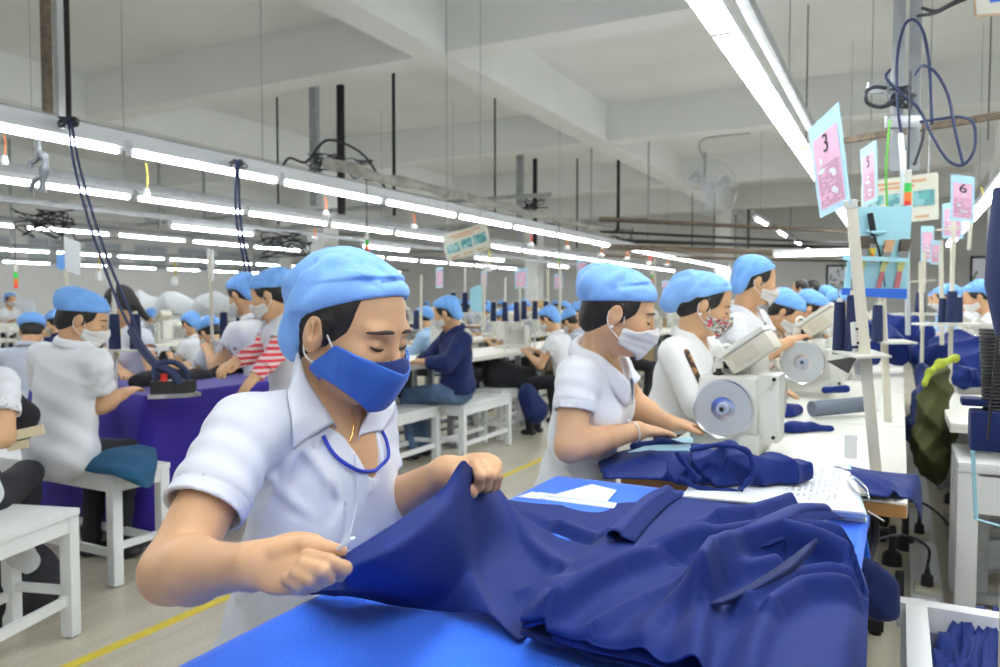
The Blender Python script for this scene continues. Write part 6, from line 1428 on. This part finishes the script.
# hanging notice board with three pictures
def notice(c4, label, pics, d_hook):
    TL, TR, BR, BL = planar(c4); ctr = (TL + BR) / 2; r = empty('notice_board', ctr, label=label, cat='sign'); L = [p - ctr for p in (TL, TR, BR, BL)]; TL, TR, BR, BL = L
    nn = (TR - TL).cross(TL - BL).normalized(); nn = nn if nn.dot(Vector((0, 0, CAMZ)) - ctr) > 0 else -nn
    def q(u, v, o=0.0): return TL * (1 - u) * (1 - v) + TR * u * (1 - v) + BR * u * v + BL * (1 - u) * v + nn * o
    mb = MB(); mb.quadslab([TL, BL, BR, TR], 0.01); mb.build('board', mat('cream_notice', (0.66, 0.66, 0.55), 0.6), r, smooth=False)
    for (u0, u1, v0, v1) in pics:
        mb = MB(); mb.bm.faces.new([mb.bm.verts.new(p) for p in (q(u0, v0, .004), q(u0, v1, .004), q(u1, v1, .004), q(u1, v0, .004))]); mb.build('picture', pattern_mat('teal_photo', [(0.12, 0.38, 0.38), (0.25, 0.5, 0.5), (0.10, 0.28, 0.30), (0.4, 0.6, 0.58)], 30), r, smooth=False)
    mb = MB()
    for u0, u1, v in ((.15, .85, .10), (.25, .7, .20), (.12, .3, .88), (.4, .6, .88), (.7, .88, .88)): mb.bm.faces.new([mb.bm.verts.new(p) for p in (q(u0, v, .004), q(u0, v + .05, .004), q(u1, v + .05, .004), q(u1, v, .004))])
    mb.build('heading', mat('orange_print', (0.6, 0.3, 0.15), 0.6), r, smooth=False)
    mb = MB()
    for u in (.12, .88): p = q(u, 0); mb.cyl(p, (p.x, p.y, min(CEIL, 4.2) - ctr.z), 0.003, n=5)
    mb.build('hanging_wire', M['steel'], r)
notice([P(442, 236, 7.2), P(486, 222, 7.0), P(492, 248, 7.0), P(447, 262, 7.2)], 'cream notice board with three teal pictures hanging above the machines', [(.06, .34, .40, .74), (.38, .62, .36, .72), (.66, .94, .34, .70)], 0)
notice([P(861, 182, 4.7), P(938, 172, 4.5), P(939, 219, 4.5), P(861, 227, 4.7)], 'cream notice board with teal pictures behind the light blue tool pocket', [(.10, .30, .35, .68), (.36, .60, .35, .68), (.68, .95, .35, .68)], 0)
# framed sign in the top right corner
sg = [P(974, -12, 3.0), P(1030, -14, 3.0), P(1030, 12, 3.0), P(975, 16, 3.0)]; plate('framed_sign', sg, 0.012, 'cream', 'white framed sign with blue letters at the top right corner', 'sign')
par = bpy.data.objects['framed_sign']; mb = MB(); 
for (a, b) in (((974, -12), (975, 16)), ((975, 16), (1030, 12))): mb.bar(P(a[0], a[1], 2.985), P(b[0], b[1], 2.985), 0.008, 0.008)
mb.build('frame', mat('tan_frame', (0.55, 0.42, 0.28), 0.5), par); mb = MB(); mb.quadslab([P(990, -6, 2.985), P(990, 2.5, 2.985), P(1012, 0, 2.985), P(1012, -8, 2.985)], 0.002); mb.build('blue_letters', M['band'], par)
mb = MB(); mb.cyl(P(1000, -14, 3.0), (P(1000, -14, 3.0).x, P(1000, -14, 3.0).y, CEIL), 0.004, n=6); mb.build('hanging_wire', M['iron'], par)
# light blue tool pocket with brushes
TPd = 2.62
r = empty('tool_pocket', P(878, 298, TPd), label='light blue plastic tool pocket with royal blue band holding brushes', cat='organizer'); ctr = r.location.copy()
def lp(px, py, d=TPd): return P(px, py, d) - ctr
mb = MB(); mb.quadslab([lp(857, 207), lp(843, 292), lp(907, 298), lp(912, 206)], 0.004); mb.build('back_panel', M['cyan'], r, smooth=False)
mb = MB(); mb.quadslab([lp(845, 257, TPd - .03), lp(843, 290, TPd - .03), lp(907, 296, TPd - .03), lp(909, 259, TPd - .03)], 0.002); mb.build('pocket_front', mat('pale_cyan_clear', (0.42, 0.76, 0.86), 0.3, alpha=0.12), r, smooth=False)
mb = MB(); mb.quadslab([lp(843, 255, TPd - .034), lp(843, 260, TPd - .034), lp(909, 262, TPd - .034), lp(909, 258, TPd - .034)], 0.004); mb.build('pocket_rim', M['cyan'], r, smooth=False)
mb = MB(); mb.quadslab([lp(843, 288, TPd - .036), lp(843, 295, TPd - .036), lp(907, 299, TPd - .036), lp(907, 289, TPd - .036)], 0.012); mb.build('lower_band', M['band'], r, smooth=False)
mb = MB(); mb.tube([lp(867, 231, TPd - .01), lp(876, 232.5, TPd - .03), lp(885, 232, TPd - .01)], 0.006, n=8); mb.build('loop', M['cyan'], r)
def brush(px0, y0, px1, y1, w, bm_, label, hy=0.42):
    d0 = TPd - 0.018; a = P(px0, y0, d0); b = P(px1, y1, d0); r = empty('paint_brush', b, label=label, cat='brush', group=None); v = a - b; u = RT * (w / 760 * d0 / 2)
    def sl(t0, t1, w0, w1, m, nm, th=0.010): mb = MB(); mb.quadslab([v * t1 - u * w1, v * t0 - u * w0, v * t0 + u * w0, v * t1 + u * w1], th); mb.build(nm, m, r, smooth=False)
    sl(0.75, 1.0, 0.95, 1.15, M[bm_], 'bristles', 0.014); sl(0.58, 0.75, 0.95, 0.95, M['chrome'], 'ferrule', 0.012); sl(0.34, 0.58, 0.45, 0.95, M['yellow'], 'handle_neck'); sl(0.0, 0.34, 0.55, 0.45, M['red' if px0 > 880 else 'orange'], 'handle')
brush(866, 236, 860, 287, 8, 'bristle', 'leftmost paint brush in the light blue tool pocket'); brush(873, 238, 873, 262, 7, 'bristle', 'short brush second from left in the tool pocket'); brush(891, 240, 879, 288, 8, 'bristle2', 'tan bristled brush in the middle of the tool pocket'); brush(907, 239, 897, 288, 9, 'bristle', 'rightmost wide paint brush in the tool pocket')
mb = MB(); mb.bar(P(870, 213, TPd - .02), P(874, 236, TPd - .02), 0.02, 0.014, bev=0.004); mb.tube(spline([P(874, 236, TPd - .02), P(880, 255, TPd - .015), P(885, 287, TPd - .012)], 5), 0.004, n=6); tag(mb.build('soldering_pen', M['blk']), 'black handled tool with cord hanging in the tool pocket', 'tool')
b_ = at(888, 422, TZ); d_ = (b_ - Vector((0, 0, CAMZ))).dot(FW); mb = MB(); mb.cyl(b_, P(882, 296, d_), 0.014, n=10); mb.cyl(P(882, 300, d_), P(884, 206, TPd + .01), 0.012, n=8)
tag(mb.build('pocket_pole', M['cream2']), 'cream pole holding up the light blue tool pocket', 'pole')
mb = MB(); c = [P(868, 339, d_ + .15), P(888, 336, d_ - .12), P(918, 336, d_ - .1), P(903, 340, d_ + .15)]; z_ = c[0].z
for p in c: p.z = z_
mb.quadslab(c, 0.007); tag(mb.build('spool_plate', M['cream']), 'cream spool plate on the tool pocket pole', 'plate')
cone_px(877, 305, 342, d_ - .02, 11, 'narrow navy cone left of the tool pocket pole'); 
pole_px(907, 240, 908, 335, 3.6, 0.012, 'grey pole right of the tool pocket', m='greyp'); pole_px(921, 262, 922, 330, 4.2, 0.012, 'cream pole behind the right thread stand')
# signal lamp with green and red sections hung above the pocket
def signal(px, y0, y1, d, label, w=0.02):
    r = empty('signal_lamp', P(px, y1, d), label=label, cat='lamp', group='green and red signal lamps'); H_ = P(px, y0, d).z - P(px, y1, d).z
    for z0, z1, m, nm in ((0.62, 1.0, 'cream', 'lamp_cap'), (0.36, 0.62, 'green', 'green_lens'), (0.10, 0.36, 'orange', 'orange_lens'), (0, 0.10, 'red', 'red_lens')): MB().cyl((0, 0, H_ * z0), (0, 0, H_ * z1), w, n=12).build(nm, M[m], r)
    MB().cyl((0, 0, H_), (0, 0, H_ * 1 + 0.35), 0.004, n=6).build('lead', M['cable'], r)
signal(907.5, 170, 205, 2.75, 'green and orange signal lamp above the tool pocket', 0.012); signal(367, 232, 252, 5.2, 'green and red signal lamp above the nearest blue cap', 0.013); signal(16, 262, 288, 6.5, 'signal lamp at the far left edge', 0.017); signal(559, 253, 267, 8.8, 'red signal lamp left of the second seated woman', 0.014); signal(652, 270, 283, 9.0, 'signal lamp between the seated women', 0.014)
mb = MB(); mb.tube(spline([P(887, 206, 2.6), P(886, 170, 2.6), P(888, 140, 2.6), P(890, 120, 2.62)], 5), 0.004, n=6); tag(mb.build('green_cord', mat('green_cord', (0.12, 0.45, 0.05), 0.6)), 'thin green cord rising from the tool pocket', 'cord')
mb = MB(); mb.tube(spline([P(903, 205, 2.8), P(903, 165, 2.8), P(901, 135, 2.9)], 5), 0.010, n=8); tag(mb.build('white_tube', M['white']), 'white tube hanging beside the signal lamp', 'tube')
# thread stands on the right
for i, (px, yb, yt, d, cw, cy0, cy1, py, lab) in enumerate([(950, 370, 200, 3.9, 11, 293, 320, 323, 'the white thread stand right of the gutter'), (922, 355, 252, 4.6, 10, 294, 310, 313, 'the thread stand behind the tool pocket')]):
    b = P(px, yb, d); b.z = TZ; r = empty('thread_stand', b, label='thread stand ' + ['with two navy cones at the right, under the number six card', 'with a navy cone between tool pocket and number six card'][i], cat='thread stand'); H_ = P(px, yt, d).z - TZ
    MB().cyl((0, 0, 0), (0, 0, H_), 0.011, n=10).build('pole', M['cream2'], r); zp = P(px, py, d).z - TZ; w_ = 0.16
    mb = MB(); mb.prism([(-0.08, -w_), (0.08, -w_), (0.11, 0), (0.08, w_), (-0.08, w_), (-0.11, 0)], 0.012, Matrix.Translation((0, 0, zp - 0.012)) @ Matrix.Rotation(YAW + PI / 2, 4, 'Z')); mb.build('spool_plate', M['cream'], r)
    cone_px(px + (1.5 if i == 0 else -2), cy0 - 2, py - 0.5, d - 0.06, cw, 'front navy cone on ' + lab)
    if i == 0: cone_px(px - 8, cy0 + 5, py - 0.5, d + 0.05, 8, 'left navy cone on ' + lab); cone_px(px + 9, cy0 + 4, py - 0.5, d + 0.06, 7, 'right navy cone on ' + lab)
    g = MB(); g.bar(P(px - 14, yt + 30, d) - b, P(px + 14, yt + 28, d) - b, 0.01, 0.01); g.build('guide_arm', M['cream2'], r)
pole_px(941, 240, 942, 345, 4.5, 0.012, 'cream pole left of the number six card pole'); pole_px(972, 200, 969, 250, 3.6, 0.008, 'thin tilted rod below the number six card')
# cone stands on the left machines
for i, (px, py, d, lab) in enumerate([(115, 350, 4.0, 'stand beside the dark haired woman'), (240, 340, 5.2, 'stand left of the striped sleeves'), (465, 313, 7.0, 'stand behind the navy sweater man'), (505, 322, 7.2, 'stand right of the navy sweater man'), (535, 320, 7.6, 'stand left of the bent worker'), (405, 330, 7.3, 'stand just right of the nearest cap')]):
    z = P(px, py, d).z; w = 0.14
    mb = MB(); c = P(px, py, d); mb.box(c, (0.34, 0.2, 0.01), rot=(0, 0, YAW)); b = Vector((c.x, c.y, TZ)); mb.cyl(b, (c.x, c.y, c.z + 0.42), 0.01, n=8); tag(mb.build('cone_rack', M['cream']), 'cream cone rack: ' + lab, 'rack')
    for q in (-1, 0, 1): cone_px(px + q * 760 * 0.11 / d, py - 0.19 * 760 / d, py - 0.6, d, 760 * 0.06 / d, '%s navy cone on the %s' % (['left', 'middle', 'right'][q + 1], lab))
# light blue board right of the far machines
plate('hanging_board', [P(470, 288, 6.6), P(470, 310, 6.6), P(480, 311, 6.6), P(480, 286, 6.6)], 0.004, 'cyan', 'left pale blue hanging panel behind the navy sweater man', 'board'); plate('hanging_board', [P(474, 286, 6.5), P(474, 312, 6.5), P(482, 313, 6.5), P(482, 285, 6.5)], 0.004, 'cyan', 'right pale blue hanging panel behind the navy sweater man', 'board')
for i, (px, y0_, y1_, d_) in enumerate([(421, 275, 330, 6.8), (484, 262, 330, 6.9), (520, 285, 325, 7.6), (560, 262, 330, 7.4), (640, 285, 320, 7.8), (548, 268, 330, 9), (655, 260, 300, 9)]): pole_px(px, y0_, px, y1_, d_, 0.012, '%s pale pole among the far machines, from the left' % ORD[i].replace('nearest', 'first'))
# white shelves with bagged goods along the left wall
bagm = mat('bagged_goods', (0.80, 0.80, 0.80), 0.45, bump=1.0, bscale=18)
for i, (px, w) in enumerate([(10, 1.4), (85, 1.5), (140, 1.5), (175, 2.0), (215, 2.0), (250, 1.6)]):
    bundle('bagged_goods', [P(px - 14, 308, 12.6), P(px, 304, 12.6), P(px + 14, 308, 12.6)], [0.17, 0.22, 0.17], '%s pale heap of plastic bagged goods on the far left shelves' % ORD[i].replace('nearest', 'first'), h=0.022, amp=0.03, fr=14, seed=i, cat='bags', m='paper')
for i, (px0, px1) in enumerate([(-10, 120), (125, 265)]):
    a = P(px0, 318, 12.7); b = P(px1, 318, 12.7); a.z = b.z = 0.98; r = empty('shelf', (a.x, a.y, 0), label='white shelf unit under the bagged goods, %s' % ['left', 'right'][i], cat='shelf'); D = b - a
    for z in (0.95, 0.55, 0.12): MB().bar(Vector((0, 0, z)), Vector((D.x, D.y, z)), 0.5, 0.03).build('shelf_board', M['bench'], r)
    for t in (0, .5, 1): MB().bar(Vector((D.x * t, D.y * t, 0)), Vector((D.x * t, D.y * t, 0.96)), 0.05, 0.4, upv=(D.y, -D.x, 0)).build('upright', M['bench'], r)
# the steam iron on the purple table
pi_ = at(172, 397, 0.765); r = empty('steam_iron', pi_, YAW + 0.3, 'black steam iron standing on the purple cloth', 'iron')
mb = MB(); mb.prism([(-0.10, -0.055), (0.06, -0.05), (0.13, 0.0), (0.06, 0.05), (-0.10, 0.055)], 0.02); mb.build('sole_plate', M['chrome'], r)
mb = MB(); mb.prism([(-0.09, -0.045), (0.05, -0.04), (0.11, 0.0), (0.05, 0.04), (-0.09, 0.045)], 0.06, Matrix.Translation((0, 0, 0.02))); mb.build('housing', M['blk'], r)
mb = MB(); mb.tube(spline([(-0.07, 0, 0.08), (-0.07, 0, 0.15), (0.0, 0, 0.17), (0.06, 0, 0.13), (0.07, 0, 0.08)], 5), 0.014, n=10); mb.build('handle', M['cabblue'], r); MB().cyl((-0.03, -0.03, 0.08), (-0.03, -0.03, 0.115), 0.015, n=10).build('valve', M['red'], r)
# signs of the left bench: cream boxes and hanging bag
mb = MB(); mb.bar(P(12, 436, 2.9), P(44, 429, 2.95), 0.034, 0.034); tag(mb.build('label_box', mat('cream_box', (0.72, 0.62, 0.40), 0.5)), 'narrow cream box lying beside the back turned woman', 'box'); mb = MB(); mb.bar(P(8, 447, 2.9), P(28, 443, 2.92), 0.032, 0.032); tag(mb.build('label_box', MATS['cream_box']), 'shorter cream box below the narrow one', 'box')
pxbundle('hanging_plastic_bag', [(22, 540, 2.75), (20, 556, 2.75), (30, 562, 2.74)], [0.03, 0.045, 0.04], 'clear plastic bag hanging under the nearest bench', h=0.006, amp=0.006, fr=40, m='clip', cat='bag')
pxbundle('storage_bag', [(-5, 590, 2.9), (15, 585, 2.95)], [0.2, 0.17], 'black sack under the nearest bench', h=0.012, amp=0.01, fr=20, m='black', cat='bag', flat=0.002)
pxbundle('storage_bag', [(100, 520, 3.9), (135, 500, 4.0)], [0.17, 0.2], 'black sack under the ironing table', h=0.012, amp=0.01, fr=20, m='black', cat='bag', flat=0.002) if False else None
pxbundle('black_garment', [(16, 400, 3.05), (24, 415, 3.05), (22, 428, 3.05)], [0.03, 0.06, 0.05], 'black garment between the cut off person and the back turned woman', h=0.008, amp=0.006, fr=30, m='black')
# ------------------------------------------------------------------ the gutter and right foreground
g0 = at(927, 596, 0.03); mb = MB(); mb.box((g0.x, 4.2, 0.02), (0.115, 6.4, 0.04), bev=0.004); tag(mb.build('cable_duct', M['fix']), 'pale floor duct with sockets running between the tables', 'duct')
def socket(px, py, label):
    c = at(px, py, 0.05); r = empty('power_socket', c, label=label, cat='socket'); MB().box((0, 0, 0.0), (0.09, 0.13, 0.02), bev=0.004).build('face', M['cream2'], r)
    MB().lathe((0, 0, 0.011), [(0.001, 0), (0.024, 0), (0.022, 0.04), (0.012, 0.05), (0.008, 0.075), (0.001, 0.075)], n=14).build('plug', M['blk'], r); return c
c1 = socket(927, 588, 'nearest floor socket with black plug on the duct'); c2 = socket(919, 535, 'middle floor socket with black plug on the duct'); c3 = socket(914, 504, 'farther floor socket with plug on the duct')
for i, (c, ex, lab) in enumerate([(c1, (875, 540), 'black lead from the nearest floor plug to the table'), (c2, (965, 548), 'black lead from the middle floor plug to the right')]):
    e = at(ex[0], ex[1], 0.02 if i else 0.3); mb = MB(); mb.tube(spline([c + Vector((0, 0, .085)), c + Vector((0.0, 0.03, .16)), (c + e) / 2 + Vector((0, 0, .12)), e], 6), 0.006, n=6); tag(mb.build('black_lead', M['cable']), lab, 'cable')
for i, (px, py) in enumerate([(892, 560), (899, 612), (962, 545), (952, 500), (905, 545)]):
    c = at(px, py, 0.02); mb = MB(); mb.lathe(c, [(0.001, -0.02), (0.045, -0.02), (0.04, 0.03), (0.016, 0.05), (0.016, 0.16), (0.001, 0.16)], n=14); tag(mb.build('table_foot', M['blk']), 'black rubber machine foot on the gutter floor, %s' % ['by the cable bundle', 'under the foreground table edge', 'right of the middle socket', 'beside the far socket', 'just left of the duct'][i], 'foot')
mb = MB(); rr = random.Random(5)
for i in range(7): x_ = 862 + i * 2.2; mb.tube(spline([P(x_, 515, 1.86 + .01 * i), P(x_ + 2 + rr.uniform(-2, 2), 535, 1.84), P(x_ - 2 + rr.uniform(-3, 3), 555, 1.8), P(x_ - 10, 572, 1.78)], 6), 0.006, n=6)
tag(mb.build('cable_bundle', M['cable']), 'bundle of black cables under the brown table edge', 'cable')
# white plastic unit at the right
ca = at(961, 462, 0.62); r = empty('plastic_stool', (ca.x + 0.19, ca.y + 0.22, 0), label='white slatted plastic stand at the right below the white table', cat='stand'); 
MB().box((0, 0, 0.60), (0.40, 0.44, 0.04), bev=0.012).build('top', M['white'], r)
for sx in (-1, 1):
    for sy in (-1, 1): MB().box((sx * 0.165, sy * 0.185, 0.29), (0.07, 0.07, 0.58), bev=0.008).build('leg', M['white'], r)
MB().box((0, -0.205, 0.50), (0.30, 0.02, 0.14)).build('apron', M['white'], r); MB().box((-0.185, 0, 0.50), (0.02, 0.34, 0.14)).build('apron', M['white'], r)
# blue wire frame hanging over it
mb = MB(); mb.tube([P(972, 436, 2.3), P(976, 519, 2.28), P(1004, 527, 2.2), P(1005, 445, 2.2), P(972, 436, 2.3)], 0.006, n=6); mb.quadslab([P(970, 434, 2.3), P(973, 441, 2.3), P(1004, 449, 2.2), P(1003, 440, 2.2)], 0.003)
tag(mb.build('blue_frame', M['cyan']), 'pale blue plastic frame at the right picture edge', 'frame')
# white tray box with navy pieces
ta = at(906, 597, 0.50); r = empty('tray_table', (ta.x + 0.28, ta.y - 0.25, 0), label='white framed tray of navy pieces in the lower right corner', cat='tray'); X0, Y0 = -0.28, 0.25
mb = MB()
for (cx_, cy_, w, l) in ((0, Y0 - 0.022, 0.60, 0.045), (X0 + 0.022, -0.011, 0.045, 0.432), (0.28, -0.011, 0.045, 0.432), (0, -Y0, 0.60, 0.045)): mb.box((cx_, cy_, 0.47), (w, l, 0.06))
mb.build('rim', M['white'], r, smooth=False); MB().box((0, 0, 0.33), (0.52, 0.46, 0.02)).build('tray_floor', mat('lilac_lining', (0.42, 0.44, 0.62), 0.7), r)
for sx in (-1, 1): MB().box((sx * 0.255, 0, 0.40), (0.015, 0.48, 0.13)).build('side', MATS['lilac_lining'], r); MB().box((0, sx * 0.215, 0.40), (0.52, 0.015, 0.13)).build('side', MATS['lilac_lining'], r)
for sx in (-1, 1):
    for sy in (-1, 1): MB().box((sx * 0.27, sy * 0.23, 0.22), (0.04, 0.04, 0.44)).build('leg', M['white'], r)
for i, (x0_, y0_, x1_, y1_) in enumerate([(940, 652, 936, 690), (947, 636, 940, 700), (958, 612, 946, 700), (972, 612, 958, 700), (984, 610, 968, 700), (998, 608, 980, 700)]):
    a = at(x0_, y0_, 0.475); b = at(x1_, y1_, 0.455); t = (b - a).normalized(); w = Vector((-t.y, t.x, 0)); G = []
    for k in range(13):
        p = a + (b - a) * (k / 12); q = 0.006 * math.sin(k * 0.9 + i * 2); G.append([p - w * (0.026 + q) - UP * 0.11, p - w * (0.020 + q) - UP * 0.03, p - w * (0.010 + q) + UP * 0.006, p - w * q + UP * (0.001 + q), p + w * (0.008 - q) + UP * 0.008, p + w * 0.016 - UP * 0.02, p + w * 0.022 - UP * 0.11])
    o = grid_mesh('folded_navy_piece', G, M['navy'], thick=0.003); tag(o, 'navy piece standing in the white tray, %s' % ['leftmost front', 'second from left', 'third from left', 'fourth from left', 'fifth from left', 'rightmost'][i], 'fabric', 'navy pieces in the white tray')
# black spring arm and navy cone at the right edge
mb = MB()
for i in range(26): c = P(992 - i * 0.15 + 2, 420 - i * 3.6, 2.1); mb.lathe(c, [(0.001, -.004), (0.026, -.004), (0.029, 0), (0.026, .004), (0.001, .004)], n=14)
tag(mb.build('spring_coil', M['blk']), 'black ribbed flexible tube at the right picture edge', 'tube'); mb = MB(); mb.box(P(990, 430, 2.1), (0.10, 0.10, 0.11), bev=0.012); mb.box(P(990, 402, 2.12), (0.14, 0.08, 0.02), bev=0.004); tag(mb.build('motor_housing', M['navyd']), 'dark housing below the ribbed tube at the right edge', 'machine part')
mb = MB(); mb.lathe(P(1014, 335, 1.5), [(0.001, 0), (0.032, 0.0), (0.052, 0.10), (0.050, 0.18), (0.042, 0.29), (0.001, 0.29)], n=24); tag(mb.build('thread_cone', M['cone']), 'large navy object cut by the right picture edge', 'thread cone')
b_ = P(1014, 335, 1.5); mb = MB(); mb.cyl((b_.x, b_.y, 0.03), b_, 0.012, n=10); mb.cyl((b_.x, b_.y, 0), (b_.x, b_.y, 0.03), 0.12, n=20); tag(mb.build('cone_stand', M['cream2']), 'floor pole holding the large navy cone at the right edge', 'pole')
mb = MB(); mb.tube(spline([P(988, 440, 1.5), P(992, 390, 1.5), P(999, 330, 1.5), P(1004, 300, 1.5)], 6), 0.0025, n=6); tag(mb.build('thin_black_wire', M['blk']), 'thin black wire curving at the right edge', 'cable')
# white plastic box with knob on the right table
ba = at(955, 392, TZ); mb = MB(); mb.box((ba.x + 0.10, ba.y + 0.02, TZ + 0.025), (0.26, 0.10, 0.05), bev=0.006); o = tag(mb.build('parts_box', M['cream']), 'cream parts box on the white table at the right', 'box'); mb = MB(); mb.cyl((ba.x + 0.0, ba.y - 0.04, TZ), (ba.x, ba.y - 0.04, TZ + 0.09), 0.013, n=12); tag(mb.build('white_post', M['white']), 'short white post in front of the cream parts box', 'post')
mb = MB(); a = at(850, 460, TZ); mb.box((a.x, a.y + 0.03, TZ + 0.035), (0.035, 0.02, 0.07), bev=0.003); tag(mb.build('clear_post', M['clip']), 'small grey upright block on the first machine table', 'post')
for i, (px, py, d) in enumerate([(878, 412, 3.2), (868, 400, 3.3)]): b = at(px, py, TZ); mb = MB(); mb.cyl(b, b + Vector((0, 0, .07)), 0.008, n=8); tag(mb.build('bobbin_pin', M['white']), 'small white pin on the second machine table, %s' % ['right', 'left'][i], 'pin')
# dark cables of the near gutter, side panel of the work table

for o in (conem, stand):
    for c in list(o.children_recursive): bpy.data.objects.remove(c)
    bpy.data.objects.remove(o)

for i, (px, py, d) in enumerate([(527, 309, 13), (536, 312, 13.2), (532, 301, 13.4), (513, 316, 12.6), (500, 318, 12.4), (655, 318, 14), (40, 322, 11.5)]):
    c = P(px, py, d); mb = MB(); mb.box((c.x, c.y, c.z - 0.12), (0.34, 0.34, 0.26), rot=(0, 0, 0.4 + i), bev=0.006); tag(mb.build('cardboard_box', M['cardb']), 'tan cardboard box stored beyond the far machines, %s' % ['left of the brown pair', 'right of the brown pair', 'topmost', 'lowest in the middle', 'farthest left in the middle', 'right of the second seated woman', 'at the far left'][i], 'box', 'cardboard boxes')
    mb = MB(); mb.box((c.x, c.y, (c.z - 0.25) / 2), (0.5, 0.5, c.z - 0.25)); tag(mb.build('storage_rack', M['board']), 'tan rack under a cardboard box, %s' % ['left of the brown pair', 'right of the brown pair', 'topmost', 'lowest in the middle', 'farthest left in the middle', 'right of the second seated woman', 'at the far left'][i], 'rack', 'storage racks')
